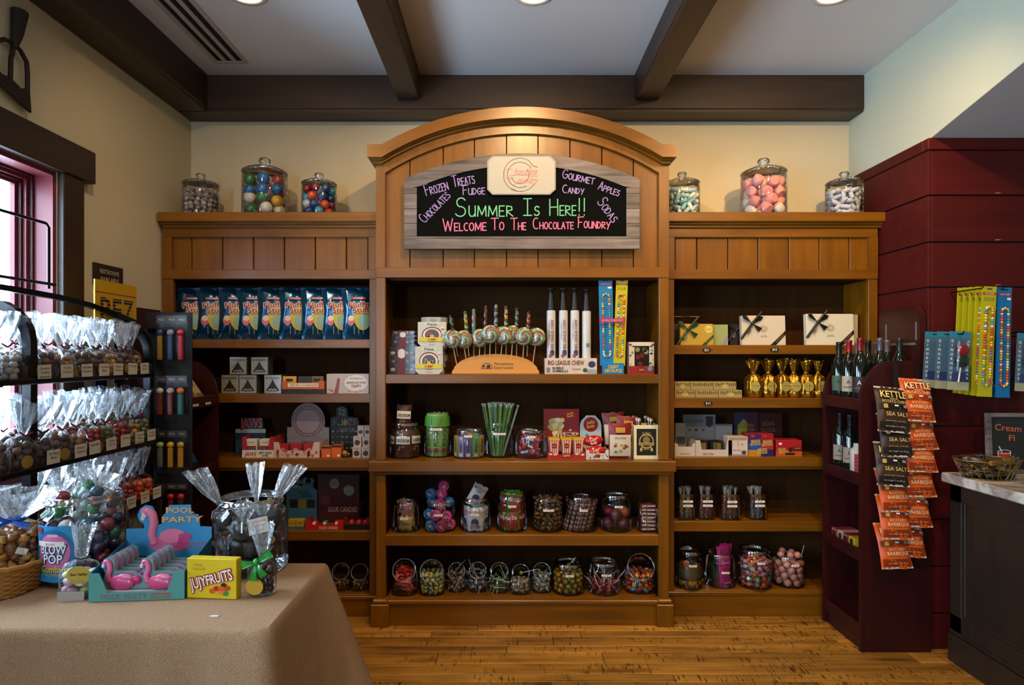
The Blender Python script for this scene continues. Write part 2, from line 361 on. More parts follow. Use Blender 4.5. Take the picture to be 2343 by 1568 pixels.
# ceiling with openings for the recessed lights
CANS=[(x,y) for y in (2.78,2.05,.6) for x in (-1.18,.13,1.5)]  # third row is unseen, added and aimed to brighten the lower shelves
outer=[(XL-.2,YF-.1),(XR+.1,YF-.1),(XR+.1,YB+.1),(XL-.2,YB+.1)]
loops=[[Vector((p[0],p[1],0)) for p in outer]]
for (cx,cy) in CANS: loops.append([Vector((cx+.075*math.cos(-2*PI*i/20),cy+.075*math.sin(-2*PI*i/20),0)) for i in range(20)])
tri=tessellate_polygon(loops); flat=[v for l in loops for v in l]
cm=MB().add([(v.x,v.y,ZC) for v in flat],[tuple(t) for t in tri],CEIL)
cm.box(XL-.3,YF-.2,ZC+.25,5.3,YB+.2,ZC+.4,CEIL)
for (cx,cy) in CANS: pass
struct('ceiling',cm)
# walls
struct('wall_back',MB().box(XL-.3,YB,0,XR+.3,YB+.15,ZC+.26,PL))
wl=MB(); XO=XL-.158
wins=[(1.45,2.63,.95,2.24),(-1.4,.6,.95,2.24)]
ys=[YF,-1.4,.6,1.45,2.63,YB]
wl.box(XO,YF,0,XL,YB,.95,PL).box(XO,YF,2.24,XL,YB,ZC+.26,PL)
for a,b in ((YF,-1.4),(.6,1.45),(2.63,YB)): wl.box(XO,a,.95,XL,b,2.24,PL)
struct('wall_left',wl)
# right wall above the red boarding, its lower edge sloping up towards the viewer
ZR=2.528; slope=.213
def zs(y): return ZR+(DR-y)*slope
rw=MB(); y0=DR-(ZC-ZR)/slope
rw.prism([(YB,ZR-.01),(YB,ZC+.26),(y0,ZC+.26),(y0,ZC),(DR,ZR),(DR,ZR-.01)],XR-.002,XR,PLR,0)
struct('wall_right',rw)
sl=MB().prism([(DR-.001,ZR),(y0,ZC),(y0,ZC+.1),(DR-.001,ZR+.1)],XR+.001,5.2,PLD,0); sl.box(XR+.1,YF,ZC,5.2,y0,ZC+.1,PLD)
struct('ceiling_slope',sl)
wf=MB(); wf.box(XL-.3,YF-.15,0,5.2,YF,.45,PL).box(XL-.3,YF-.15,2.55,5.2,YF,ZC+.26,PL).box(XL-.3,YF-.15,.45,-1.7,YF,2.55,PL).box(-1.2,YF-.15,.45,5.2,YF,2.55,PL)
struct('wall_front',wf)
struct('wall_far_right',MB().box(5.1,YF,0,5.25,DR+.2,ZC+.26,PLR))
# red shiplap partition: core, planks on both faces, cap trim
def redmat():
    m=wood('red_painted_board','#3d0b0a','#4f1210',.55,0,.5,.1,.0,.06,0,.2); nt=m.node_tree; L=nt.links.new; b=nt.nodes['Principled BSDF']
    src=b.inputs['Base Color'].links[0].from_socket
    tc=node(nt,'ShaderNodeTexCoord'); mp=node(nt,'ShaderNodeMapping'); mp.inputs['Scale'].default_value=(5,5,34); nz=node(nt,'ShaderNodeTexNoise'); nz.inputs['Scale'].default_value=1; nz.inputs['Detail'].default_value=6
    mr=node(nt,'ShaderNodeMapRange'); mr.inputs[1].default_value=.72; mr.inputs[2].default_value=.76
    mx=node(nt,'ShaderNodeMix',data_type='RGBA'); mx.inputs[7].default_value=hexl('#b58d80'); L(tc.outputs['Object'],mp.inputs[0]); L(mp.outputs[0],nz.inputs['Vector']); L(nz.outputs[0],mr.inputs[0]); L(mr.outputs[0],mx.inputs[0]); L(src,mx.inputs[6]); L(mx.outputs[2],b.inputs['Base Color']); return m
RED=redmat()
pt=MB().box(XR,DR+.012,0,5.1,YB,ZR-.01,C('#1c0606',.7)); part_=struct('wall_partition',pt)
zed=[0]; zz=H(344,DR)
tops=[H(v,DR) for v in (344,448,555,658,762,868,975,1082,1189,1296,1403,1510)]
for k in range(len(tops)):
    zt=tops[k]-.004; zb=max((tops[k+1] if k+1<len(tops) else 0)+.004,0)
    if zt-zb<.02: continue
    obj('plank',MB().bbox(0,0,0,2.98,.03,zt-zb,RED,.0012),part_,(XR+.004,DR-.006,zb))
    obj('plank',MB().bbox(0,0,0,.022,YB-DR+.005,zt-zb,RED,.0012),part_,(XR-.018,DR-.006,zb))
obj('cap_trim',MB().bbox(XR-.02,DR-.012,H(344,DR),5.09,DR+.03,ZR,RED,.004),part_)
obj('cap_trim',MB().bbox(XR-.02,DR+.03,H(344,DR),XR+.01,YB,ZR,RED,.004),part_)
# ceiling beams
def beam(name,x0,y0,z0,x1,y1,z1,m):
    mb=MB().bbox(x0,y0,z0+.012,x1,y1,z1,m,.006); mb.box(x0+.006,y0+.006,z0,x1-.006,y1-.006,z0+.013,m); return struct(name,mb)
BZ=2.885
beam('trim_1',XL,3.585,BZ,XR,YB,ZC,BEAM)
beam('trim_2',XL,YF,BZ,-1.742,3.585,ZC,BEAMY)
beam('trim_3',-.63,YF,2.948,-.494,3.585,ZC,BEAMY)
beam('trim_4',.758,YF,2.948,.901,3.585,ZC,BEAMY)
# window: casing, painted jamb, sash and glass
WRED=C('#7c3038',.45,var=.06); WDK=C('#4a1418',.45)
def window(name,y0,y1,z0,z1,full=True):
    o=struct(name,MB().box(XL-.156,y0,z0,XL-.005,y1,z0+.02,WRED).box(XL-.156,y0,z1-.02,XL-.005,y1,z1,WRED).box(XL-.156,y0,z0+.02,XL-.005,y0+.02,z1-.02,WRED).box(XL-.156,y1-.02,z0+.02,XL-.005,y1,z1-.02,WRED))
    for k,(dx,w,m) in enumerate(((.085,.012,WDK),(.1,.026,WRED),(.115,.036,WDK),(.13,.05,WRED))):
        a,b,c,d=y0+.018,y1-.018,z0+.018,z1-.018; x0,x1=XL-.15,XL-dx
        f=MB().box(x0,a,c,x1,a+w,d,m).box(x0,b-w,c,x1,b,d,m).box(x0,a+w,c,x1,b-w,c+w,m).box(x0,a+w,d-w,x1,b-w,d,m)
        obj('window_frame' if k<2 else 'sash',f,o)
    obj('pane',MB().box(XL-.152,y0+.06,z0+.06,XL-.146,y1-.06,z1-.06,PANE),o)
    obj('muntin',MB().box(XL-.158,(y0+y1)/2-.012,z0+.06,XL-.135,(y0+y1)/2+.012,z1-.06,WRED),o)
    obj('muntin',MB().box(XL-.158,y0+.06,(z0+z1)/2-.012,XL-.135,y1-.06,(z0+z1)/2+.012,WRED),o)
    hd=obj('casing_head',MB().bbox(XL-.005,y0-.19,z1+.0,XL+.04,y1+.19,z1+.145,BEAMY,.004),o)
    obj('casing_side',MB().bbox(XL-.003,y1-.0,z0-.1,XL+.028,y1+.13,z1,BEAM,.003),o)
    obj('casing_side',MB().bbox(XL-.003,y0-.13,z0-.1,XL+.028,y0,z1,BEAM,.003),o)
    obj('window_sill',MB().bbox(XL-.005,y0-.15,z0-.04,XL+.06,y1+.15,z0,BEAMY,.004),o)
    return o
window('window_1',1.45,2.63,.95,2.24); window('added_window_2',-1.4,.6,.95,2.24)  # the second one is unseen, added to let in more daylight
w3=struct('added_window_3',MB().box(-1.7,YF-.13,.45,-1.2,YF-.02,.52,DARKC).box(-1.7,YF-.13,2.48,-1.2,YF-.02,2.55,DARKC).box(-1.7,YF-.13,.52,-1.63,YF-.02,2.48,DARKC).box(-1.27,YF-.13,.52,-1.2,YF-.02,2.48,DARKC))  # unseen opening behind the camera, added and kept narrow to limit frontal daylight
obj('pane',MB().box(-1.63,YF-.08,.52,-1.27,YF-.074,2.48,PANE),w3)
# slot air diffuser
vd=thing('ceiling_vent','white three-slot linear air vent in the ceiling beside the left beam','vent',(-1.535,2.8,ZC))
wh=C('#b9b4ac',.5); bk=C('#0c0b0a',.9)
obj('frame',MB().box(-.095,-.9,-.006,-.075,.637,.0,wh).box(.075,-.9,-.006,.095,.637,0,wh).box(-.075,.615,-.006,.075,.637,0,wh).box(-.075,-.9,-.006,.075,-.88,0,wh),vd)
for x in (-.055,0,.055): obj('slot',MB().box(x-.013,-.88,-.003,x+.013,.612,-.0005,bk),vd)
for x in (-.0275,.0275): obj('divider_blade',MB().box(x-.012,-.88,-.005,x+.012,.612,-.0005,wh),vd)
# recessed lights
EM=bpy.data.materials.new('lamp_glow'); EM.use_nodes=True; nt=EM.node_tree; nt.nodes.clear(); e=node(nt,'ShaderNodeEmission'); e.inputs[0].default_value=(1,.82,.56,1); e.inputs[1].default_value=16; oo=node(nt,'ShaderNodeOutputMaterial'); nt.links.new(e.outputs[0],oo.inputs[0])
REFL=C('#e6d6b8',.35,.3); TRIM=C('#cfc9bf',.5)
labs=['recessed ceiling light nearest the air vent on the left','recessed ceiling light between the two middle beams','recessed ceiling light nearest the pale right wall']
for i,(cx,cy) in enumerate(CANS):
    lb=labs[i] if i<3 else ['second row','added third row'][i//3-1]+' recessed ceiling light, '+['left','middle','right'][i%3]
    t=thing('recessed_light',lb,'ceiling light',(cx,cy,ZC),group='recessed ceiling lights')
    obj('trim_ring',MB().lathe([(.074,.0),(.076,-.006),(.098,-.004),(.1,0)],28,TRIM,cap0=False,cap1=False),t)
    obj('reflector',MB().lathe([(.0745,0),(.068,.045)],28,REFL,cap0=False,cap1=False),t)
    obj('bulb',MB().lathe([(.068,.046),(.055,.036),(.02,.03)],20,EM,cap0=False),t)
    l=bpy.data.lights.new('can_light','SPOT'); l.energy=CAN_W[i]; l.color=CAN_C; l.spot_size=math.radians((100,105,95)[i//3]); l.spot_blend=(.9,.9,.9)[i//3]; l.shadow_soft_size=.03
    lo=bpy.data.objects.new('can_light',l); COL.objects.link(lo); lo.location=(0,0,-.01); lo.rotation_euler=((.3,.85,.8)[i//3],0,0); lo.parent=t
# ---------------------------------------------------------------- cabinets
DC=3.30; DS=3.41; DP=3.72
def archpts(k,d,x0=840,x1=1549,n=26):
    cy=244+645.8; Rk=645.8-k; pts=[]
    def yy(x): return cy-math.sqrt(Rk*Rk-(x-1195)**2)
    pts.append((W(x0,d),H(yy(873),d)))
    for i in range(n+1): x=873+(1517-873)*i/n; pts.append((W(x,d),H(yy(x),d)))
    pts.append((W(x1,d),H(yy(1517),d))); return pts
cc=thing('display_cabinet','tall honey-coloured middle display cabinet with an arched top','cabinet',(.095,DC,0))
XA,XB=W(860,DC),W(1531,DC)
P=lambda n,mb:wpart(cc,n,mb)
# arched cornice in stepped bands
P('cornice',MB().band(archpts(0,3.235),archpts(25,3.235),3.235,DP,MAP))
P('cornice_moulding',MB().band(archpts(22,3.262,850,1540),archpts(31,3.262,850,1540),3.262,DC+.1,MAP))
P('cornice_moulding',MB().band(archpts(29,3.28,855,1535),archpts(38,3.28,855,1535),3.28,DC+.1,MAP))
# arch frame with its opening
cyi=305+587.5
xs=[881+(1508-881)*i/26 for i in range(27)]
inner=[(W(881,DC),H(612,DC))]+[(W(x,DC),H(cyi-math.sqrt(587.5**2-(x-1194.5)**2),DC)) for x in xs]+[(W(1508,DC),H(612,DC))]
ou=archpts(33,DC,860,1531); outer=[(XA,H(612,DC))]+ou[1:-1]+[(XB,H(612,DC))]
outer[1]=(XA,ou[0][1]); outer[-2]=(XB,ou[-1][1])
P('arch_frame',MB().band(outer,inner,DC,DC+.02,MAPV))
g=[881,938,1014,1085.5,1159,1231,1304,1377,1449,1508]
def ytop(x): return cyi-math.sqrt(587.5**2-(min(max(x,881),1508)-1194.5)**2)-14
for a,b in zip(g[:-1],g[1:]):
    d=DC+.021; e=1.3
    P('board',MB().prism([(W(a+e,d),H(616,d)),(W(b-e,d),H(616,d)),(W(b-e,d),H(ytop(b-e),d)),(W((a+b)/2,d),H(ytop((a+b)/2),d)),(W(a+e,d),H(ytop(a+e),d))],d,d+.012,MAPV))
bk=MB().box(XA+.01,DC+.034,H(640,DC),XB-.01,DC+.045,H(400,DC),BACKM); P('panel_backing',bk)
P('top_rail',MB().bbox(XA,DC-.004,H(636,DC),XB,DC+.03,H(612,DC),MAP,.003))
SZ=dict(C1=H(857,DC),C2=H(1056,3.27),C3=H(1225,DC),C4=H(1372,DC),L1=H(777,DS),L2=H(902,DS),L3=H(1050,DS),L4=H(1216,DS),L5=H(1362,DS),R1=H(790,DS),R2=H(912,DS),R3=H(1047,DS),R4=H(1194,DS),R5=H(1350,DS))
for a,b in ((XA,W(882,DC)),(W(1508,DC),XB)):
    P('stile',MB().bbox(a,DC,SZ['C2'],b,DC+.03,H(634,DC),MAPV,.003))
    P('stile',MB().bbox(a,DC,.12,b,DC+.03,H(1084,DC),MAPV,.003))
for s_,(a,b) in enumerate(((XA,XA+.022),(XB-.022,XB))):
    P('side_panel',MB().box(a,DC+.02,0,b,DP+.02,H(395,DC),MAPV))
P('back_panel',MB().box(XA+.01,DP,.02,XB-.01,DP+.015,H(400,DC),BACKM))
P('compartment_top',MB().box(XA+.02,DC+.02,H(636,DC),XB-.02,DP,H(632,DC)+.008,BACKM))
P('shelf',MB().bbox(W(882,DC),DC+.004,H(878,DC),W(1508,DC),DP,SZ['C1'],MAP,.002))
P('shelf',MB().bbox(W(882,DC),DC+.004,H(1250,DC),W(1508,DC),DP,SZ['C3'],MAP,.002))
P('ledge',MB().bbox(W(843,3.27),3.262,H(1080,3.27),W(1547,3.27),DP,SZ['C2'],MAP,.003))
P('ledge_moulding',MB().bbox(W(852,3.285),3.283,H(1087,3.285),W(1539,3.285),DC+.03,H(1079,3.285),MAP,.003))
P('bottom_shelf',MB().bbox(W(882,DC),DC-.008,H(1374,DC),W(1508,DC),DP,SZ['C4'],MAP,.003))
P('plinth_moulding',MB().bbox(W(884,3.285),3.28,H(1384,3.285),W(1506,3.285),DC+.03,H(1374,3.285),MAP,.004))
P('plinth',MB().bbox(W(884,3.285),3.29,0,W(1506,3.285),DC+.04,H(1383,3.285),MAP,.002))
for a,b in ((848,889),(1503,1542)):
    P('plinth_block',MB().bbox(W(a,3.27),3.265,0,W(b,3.27),DC+.03,H(1384,3.27),MAPV,.004).bbox(W(a+3,3.27),3.272,H(1384,3.27),W(b-3,3.27),DC+.03,H(1374,3.27),MAPV,.006))
# side cabinets
def sidecab(name,label,pa,pb,grooves,shelves,fx0,fx1,left):
    XA_,XB_=pa,pb; o=thing(name,label,'cabinet',((pa+pb)/2,DS,0)); P=lambda n,mb:wpart(o,n,mb)
    d=DS; ca,cb=(pa-.004,pb) if left else (pa,pb+.02)
    P('cornice',MB().bbox(ca,3.365,H(507,3.365),cb,YB-.005,H(485,3.365),MAP,.004))
    P('cornice_moulding',MB().bbox(ca+.008*left,3.385,H(514,3.385),cb,d+.1,H(506,3.385),MAP,.003))
    P('cornice_moulding',MB().bbox(ca+.012*left,3.397,H(521,3.397),cb,d+.1,H(513,3.397),MAP,.003))
    P('frieze_rail',MB().bbox(pa,d,H(543,d),pb,d+.03,H(518,d),MAP,.002))
    P('bottom_rail',MB().bbox(pa,d-.003,H(639,d),pb,d+.03,H(617,d),MAP,.003))
    P('stile',MB().box(pa,d,H(617,d),W(grooves[0],d),d+.03,H(543,d),MAPV)); P('stile',MB().box(W(grooves[-1],d),d,H(617,d),pb,d+.03,H(543,d),MAPV))
    for a,b in zip(grooves[:-1],grooves[1:]): P('board',MB().bbox(W(a+1,d+.02),d+.016,H(622,d+.02),W(b-1,d+.02),d+.03,H(538,d+.02),MAPV,.003))
    P('panel_backing',MB().box(pa+.02,d+.031,H(639,d),pb-.02,d+.04,H(520,d),BACKM))
    P('stile',MB().bbox(pa,d+.003,.05,W(fx0,d),d+.03,H(637,d),MAPV,.002)); P('stile',MB().bbox(W(fx1,d),d+.003,.05,pb,d+.03,H(637,d),MAPV,.002))
    P('side_panel',MB().box(pa,d+.02,0,pa+.02,DP+.02,H(520,d),MAPV)); P('side_panel',MB().box(pb-.02,d+.02,0,pb,DP+.02,H(520,d),MAPV))
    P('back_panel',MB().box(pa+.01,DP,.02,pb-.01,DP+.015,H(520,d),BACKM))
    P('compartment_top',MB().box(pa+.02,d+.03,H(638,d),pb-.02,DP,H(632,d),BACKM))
    for k,(ya,yb) in enumerate(shelves[:-1]):
        P('shelf',MB().bbox(W(fx0,d)-.005,d+.002-.008*(k==2),H(yb,d),W(fx1,d)+.005,DP,H(ya,d),MAP,.002))
        if k==2: P('shelf_moulding',MB().bbox(W(fx0,d),d+.008,H(yb+7,d),W(fx1,d),d+.03,H(yb,d),MAP,.002))
    ya=shelves[-1][0]
    P('bottom_shelf',MB().bbox(W(fx0,d)-.005,d-.002,H(ya+4,d),W(fx1,d)+.005,DP,H(ya,d),MAP,.002))
    P('plinth_moulding',MB().bbox(pa,d-.012,H(ya+12,d),pb,d+.03,H(ya+3,d),MAP,.004)); P('plinth',MB().bbox(pa,d-.006,0,pb,d+.03,H(ya+11,d),MAP,.002))
    return o
sidecab('display_cabinet','honey-coloured side cabinet on the left holding blue bags on its top shelf',W(371,DS),XA-.001,[393,439,509.6,580.6,651,722,793,843],[(777,797),(902,922),(1050,1071),(1216,1238),(1360,0)],395,845,1)
sidecab('display_cabinet','honey-coloured side cabinet on the right with price ovals on its shelves',XB+.001,W(2009,DS),[1543.5,1594,1665,1734,1804,1874,1942.5,1988],[(790,811),(912,934),(1047,1068),(1194,1217),(1350,0)],1543,1988,0)
# price ovals
OV=C('#0d0b0a',.5); CH_W=C('#e8e6e0',.8)
for px,py,t,wh_ in ((1617,801,'$21','under the gold chocolate box'),(1772,800,'$32','under the white chocolate box'),(1921,797,'$52','under the cream chocolate box'),(1620,923,'$15','under the kraft gift boxes')):
    mb=MB().lathe([(.024,0),(.024,.003)],24,OV,sx=1,sy=.52); mb.v=[(v[0],-v[2],v[1]) for v in mb.v]
    mb.text(t,0,0,.014,CH_W,-.0035,w=.028)
    single('price_sticker',mb,'black oval price sticker reading %s %s'%(t,wh_),'price tag',(W(px,DS),DS,H(py,DS)),group='oval price stickers')
# chalkboard sign
ds=3.275; sg=thing('chalkboard_sign','arched chalkboard with grey weathered wood border and coloured chalk lettering','sign',(W(1194,ds),ds,H(570,ds)))
P=lambda n,mb:wpart(sg,n,mb)
def arcy(x,ap,Rr): return ap+Rr-math.sqrt(Rr*Rr-(x-1194)**2)
GREYW=wood('weathered_grey_wood','#3a3331','#857b77',.8,0,1.2,.12,0,.3)
bl=[(954,541)]+[(954+(1433-954)*i/20,arcy(954+(1433-954)*i/20,379,590)) for i in range(21)]+[(1433,541)]
P('blackboard',MB().prism([(W(a,ds),H(b,ds)) for a,b in bl],ds+.002,ds+.015,C('#0a0c0b',.9,var=.25,spec=.05)))
def arcseg(x0,x1,ap,Rr,n=14): return [(x0+(x1-x0)*i/n,arcy(x0+(x1-x0)*i/n,ap,Rr)) for i in range(n+1)]
wp=lambda l:[(W(a,ds),H(b,ds)) for a,b in l]
# border planks: two arched top pieces, side planks, bottom planks
for x0,x1 in ((925,1194),(1194,1463)):
    n=14; o_=[(x0+(x1-x0)*i/n,arcy(x0+(x1-x0)*i/n,352,640)) for i in range(n+1)]; i_=[]
    for (a,b) in o_: i_.append((a,arcy(min(max(a,954),1433),379,590) if 954<=a<=1433 else arcy(954,379,590)))
    P('border_plank',MB().band(wp(o_),wp(i_),ds-.006,ds+.016,GREYW))
for x0,x1 in ((925,954),(1433,1463)):
    e=[430,443.5,478,512,541.5]
    for a,b in zip(e[:-1],e[1:]): P('border_plank',MB().bbox(W(x0,ds),ds-.006,H(b-.4,ds),W(x1,ds),ds+.016,H(a+.4,ds),GREYW,.001))
P('border_plank',MB().bbox(W(925,ds),ds-.006,H(546.5,ds),W(1463,ds),ds+.016,H(541.5,ds),GREYW,.001)); P('border_plank',MB().bbox(W(925,ds),ds-.006,H(570,ds),W(1463,ds),ds+.016,H(547,ds),GREYW,.001))
s=ds/F; pur=C('#9480bb',.9); grn=C('#6dba8a',.9); pnk=C('#d46c8c',.9); lt=MB(); yk=ds-.0005
def ch(t,px,py,hp,m,rot=0,wpx=None,th=2.0,small=.68): lt.stroke(t,W(px,ds),H(py,ds),hp*s,m,yk,math.radians(rot),th*s,wpx*s if wpx else None,small)
ch('Frozen',976,448,25,pur,16,55); ch('Treats',1038,428,25,pur,10,52); ch('Fudge',1060,446,21,pur,2,52)
ch('Chocolates',972,511,22,pur,46,88,1.9); ch('Gourmet',1286,407,20,pur,-12,76); ch('Apples',1368,433,19,pur,-19,52)
ch('Candy',1287,441,18,pur,-4,51); ch('Sodas',1366,463,24,pur,-54,62)
ch('Summer',1042,495,42,grn,0,137,2.6,.56); ch('Is',1198,493,38,grn,0,41,2.6,.54); ch('Here!!',1258,493,37,grn,0,87,2.5,.6)
ch('Welcome',1014,529,28,pnk,1,102,2.5,.62); ch('To',1125,526,26,pnk,0,31,2.4,.66); ch('The',1170,526,26,pnk,0,36,2.4,.62); ch('Chocolate',1220,524,25,pnk,0,95,2.3,.6); ch('Foundry',1323,521,24,pnk,-2,75,2.3,.62)
P('chalk_lettering',lt)
pl=[(1115,371),(1127,358.5),(1258,358.5),(1271,371),(1271,435),(1258,447),(1127,447),(1115,435)]
pq=MB().prism(wp(pl),ds-.014,ds-.006,C('#a5a49c',.6))
br=C('#3a2a1c',.6)
for a,b in zip(pl,pl[1:]+pl[:1]):
    n=int(math.hypot(b[0]-a[0],b[1]-a[1])/2.1)
    for i in range(n):
        x=a[0]+(b[0]-a[0])*(i+.5)/n; y=a[1]+(b[1]-a[1])*(i+.5)/n; x+=(1193-x)*.022; y+=(403-y)*.03; pq.rect(W(x-.6,ds),H(y+.6,ds),W(x+.6,ds),H(y-.6,ds),ds-.0143,br)
pk=C('#c8807c',.6); yq=ds-.0145
for r0,a0,a1 in ((38,55,330),(29,30,300),(20,200,400)):
    pq.ringd(W(1190,ds),H(402,ds),(r0-.55)*s,(r0+.55)*s,yq,br,40,math.radians(a0),math.radians(a1))
pq.tube([(W(a,ds),yq,H(b,ds)) for a,b in ((1211,372),(1219,381),(1226,384),(1230,384))],.0012,br,6); pq.tube([(W(a,ds),yq,H(b,ds)) for a,b in ((1169,433),(1176,436),(1186,440),(1195,440.5))],.001,br,6)
pq.ringd(W(1165,ds),H(399,ds),(11-.8)*s,(11+.8)*s,yq,pk,24,math.radians(40),math.radians(300)); pq.ringd(W(1174,ds),H(417,ds),(8-.8)*s,(8+.8)*s,yq,pk,24,math.radians(90),math.radians(330))
pk2_=C('#c26a66',.6)
pq.text('hocolate',W(1204,ds),H(394,ds),15*s,pk2_,yq-.0004,w=52*s,shear=.25)
pq.text('oundry',W(1208,ds),H(414,ds),15*s,pk2_,yq-.0004,w=46*s,shear=.25)
pq.tube([(W(a,ds),yq,H(b,ds)) for a,b in ((1166,404),(1185,402),(1230,405))],.0012,pk,6)
P('logo_plate',pq)
# ---------------------------------------------------------------- builders for goods
WHT='#e9e6de'; PAPER=C('#e4e0d6',.7); BLK=C('#141110',.5); INK=C('#1c1715',.6); REDI=C('#b3191f',.45); CREAM=C('#dccf9f',.55)
def superpt(a,p=4.0):
    c,s_=math.cos(a),math.sin(a); k=(abs(c)**p+abs(s_)**p)**(-1/p); return k-1
SQ=lambda a,z:superpt(a,4.5)
def price_tag(par,r,z,text,w=.04,h=.012,x=0,sq=False):
    mb=MB(); wp=(lambda a,b:-r-.0015) if sq else (lambda a,b:-math.sqrt(max(r*r-a*a,1e-6))-.0015)
    mb.rect(x-w/2,z-h/2,x+w/2,z+h/2,0,PAPER,wp); mb.text(text,x,z,h*.5,REDI if text.startswith('$') else INK,-.0006,w=w*.62,warp=wp)
    return obj('price_label',mb,par,label='white price label')
def jar(label,cx,cy,z,r,h,kind='wide',tagt=None,tz=.55,group='glass candy jars',tagw=.044):
    t=thing('candy_jar',label,'jar',(cx,cy,z),group=group)
    if kind=='wide':
        gb=obj('glass_body',MB().lathe([(.02*r,.004),(.86*r,0),(.97*r,.02*h),(r,.06*h),(r,.74*h),(.96*r,.8*h),(.84*r,.85*h),(.82*r,.9*h)],28,GLASS,cap0=False,cap1=False),t)
        obj('rim',MB().lathe([(.82*r,.895*h),(.88*r,.905*h),(.89*r,.93*h),(.83*r,.945*h),(.86*r,.985*h),(.84*r,h),(.79*r,.99*h),(.79*r,.9*h)],28,RIMG,cap0=False,cap1=False),t)
        if tagt: price_tag(gb,r,tz*h,tagt,tagw)
    elif kind=='anchor':
        obj('glass_body',MB().lathe([(.02*r,.004),(.88*r,0),(.98*r,.02*h),(r,.05*h),(r,.68*h),(.97*r,.715*h),(.9*r,.735*h)],32,GLASS,cap0=False,cap1=False),t)
        l=obj('lid',MB().lathe([(.9*r,.735*h),(1.0*r,.74*h),(1.01*r,.765*h),(.95*r,.785*h),(.6*r,.845*h),(.26*r,.875*h),(.2*r,.89*h)],32,RIMG,cap0=False,cap1=False),t)
        obj('knob',MB().lathe([(.2*r,.885*h),(.18*r,.91*h),(.26*r,.935*h),(.27*r,.975*h),(.2*r,h),(.02*r,.995*h)],20,RIMG,cap0=False),l)
    elif kind=='square':
        gb=obj('glass_body',MB().lathe([(.02*r,.004),(.9*r,0),(r,.03*h),(r,.9*h),(.97*r,h),(.93*r,h),(.93*r,.05*h)],32,GLASS,cap0=False,cap1=False,wob=SQ),t)
        if tagt:
            for k,q in enumerate(tagt): price_tag(gb,r,(tz-.16*k)*h,q,tagw,.013,sq=True)
    elif kind=='tilt':
        mb=MB(); n=24; rings=[]
        for (q,zz) in ((.05,.004),(.85,0),(.97,.03),(1,.1),(1,.42)):
            rings.append([(q*r*(1+.6*superpt(2*PI*i/n,4))*math.cos(2*PI*i/n),q*r*(1+.6*superpt(2*PI*i/n,4))*math.sin(2*PI*i/n),zz*h) for i in range(n)])
        for k in range(1,9):
            f=math.radians(62*k/8); L=2*r-(2*r-1.62*r)*k/8; xs_=r*(1+.0*k)-(r*.16)*k/8; sqk=.6*(1-k/8); rg=[]
            for i in range(n):
                a=2*PI*i/n; q=1+sqk*superpt(a,4); x=xs_*q*math.cos(a); v=L/2+L/2*q*math.sin(a); rg.append((x,-r+v*math.cos(f),.42*h+v*math.sin(f)))
            rings.append(rg)
        vs=[p for g_ in rings for p in g_]
        mb.add(vs,[(k*n+i,k*n+(i+1)%n,(k+1)*n+(i+1)%n,(k+1)*n+i) for k in range(len(rings)-1) for i in range(n)],GLASS,True)
        obj('glass_body',mb,t); obj('rim',MB().tube(rings[-1],r*.06,RIMG,8,True),t)
        if tagt: price_tag(t,r*1.02,.25*h,tagt,tagw,sq=True)
    return t
def pack(rad,h,r,z0=.006,dense=.92,inner=True,jit=.12):
    out=[]; z=z0+r; k=0
    while z+r*.8<h+z0:
        rr_=rad-r*1.02; ring=0
        while rr_>r*.55:
            n=max(3,int(2*PI*rr_/(2*r)*dense)); o=rr(0,6)
            for i in range(n): a=o+2*PI*i/n; out.append((rr_*math.cos(a),rr_*math.sin(a),z+rr(-jit,jit)*r))
            rr_-=2*r*.95; ring+=1
            if not inner: break
        z+=r*1.62; k+=1
    return out
def rrot(): return (rr(0,6.28),rr(0,6.28),rr(0,6.28))
def put(name,mesh,label,cat,group,base,pts,rot=None):
    for p in pts:
        me=mesh if not isinstance(mesh,list) else R.choice(mesh)
        lb=label if not isinstance(label,dict) else label[me.name]
        single(name,me,lb,cat,(base[0]+p[0],base[1]+p[1],base[2]+p[2]),(rrot() if rot is None else rot()),group)
def ballmesh(n,r,m,seg=12): return MB().ball((0,0,0),r,m,seg,7).mesh(n)
def twistcandy(n,l,r,m,m2=None):
    mb=MB().lathe([(r*.75,-l*.5),(r*.2,-l*.3),(r,-l*.2),(r*1.08,0),(r,l*.2),(r*.2,l*.3),(r*.75,l*.5)],8,m,wob=lambda a,z:.14*math.sin(3*a+z*90))
    return mb.mesh(n)
def pillow(w,h,t,m,mc=None,seal=.045,seed=0,nu=10,nv=14,flat=False):
    q=random.Random(seed); ph=[q.random()*6 for _ in range(4)]
    def sh(x,z):
        u=min(1,abs(2*x/w)); v=min(max((z/h-seal)/(1-2*seal),0),1)
        return t/2*max(0,1-u**2.6)**.55*max(0,math.sin(PI*v))**.5
    def wr(x,z): return .004*math.sin(38*x/w+ph[0]+9*z/h)*math.sin(5*z/h+ph[1])+.003*math.sin(17*z/h+8*x/w+ph[2])
    mb=MB()
    for sgn in (-1,1):
        def fn(u,v,sgn=sgn):
            z=h*v; x=w*(u-.5); vv=min(max((v-seal)/(1-2*seal),0),1); xx=x*(1-.07*math.sin(PI*vv))
            e=1-(2*u-1)**6
            return (xx,sgn*sh(x,z)*1.0+wr(x,z)*e*(1 if sgn<0 else .6),z+ (.004*math.sin(7*u*2+ph[3])))
        mb.grid(fn,nu,nv,m)
    if mc:
        for z0 in (0,h*(1-seal)):
            for sgn in (-1,1): mb.rect(-w/2,z0,w/2,z0+h*seal,sgn*.0016+(-.0 if sgn<0 else 0),mc)
    return mb,(lambda x,z:-sh(x,z)-.0065)
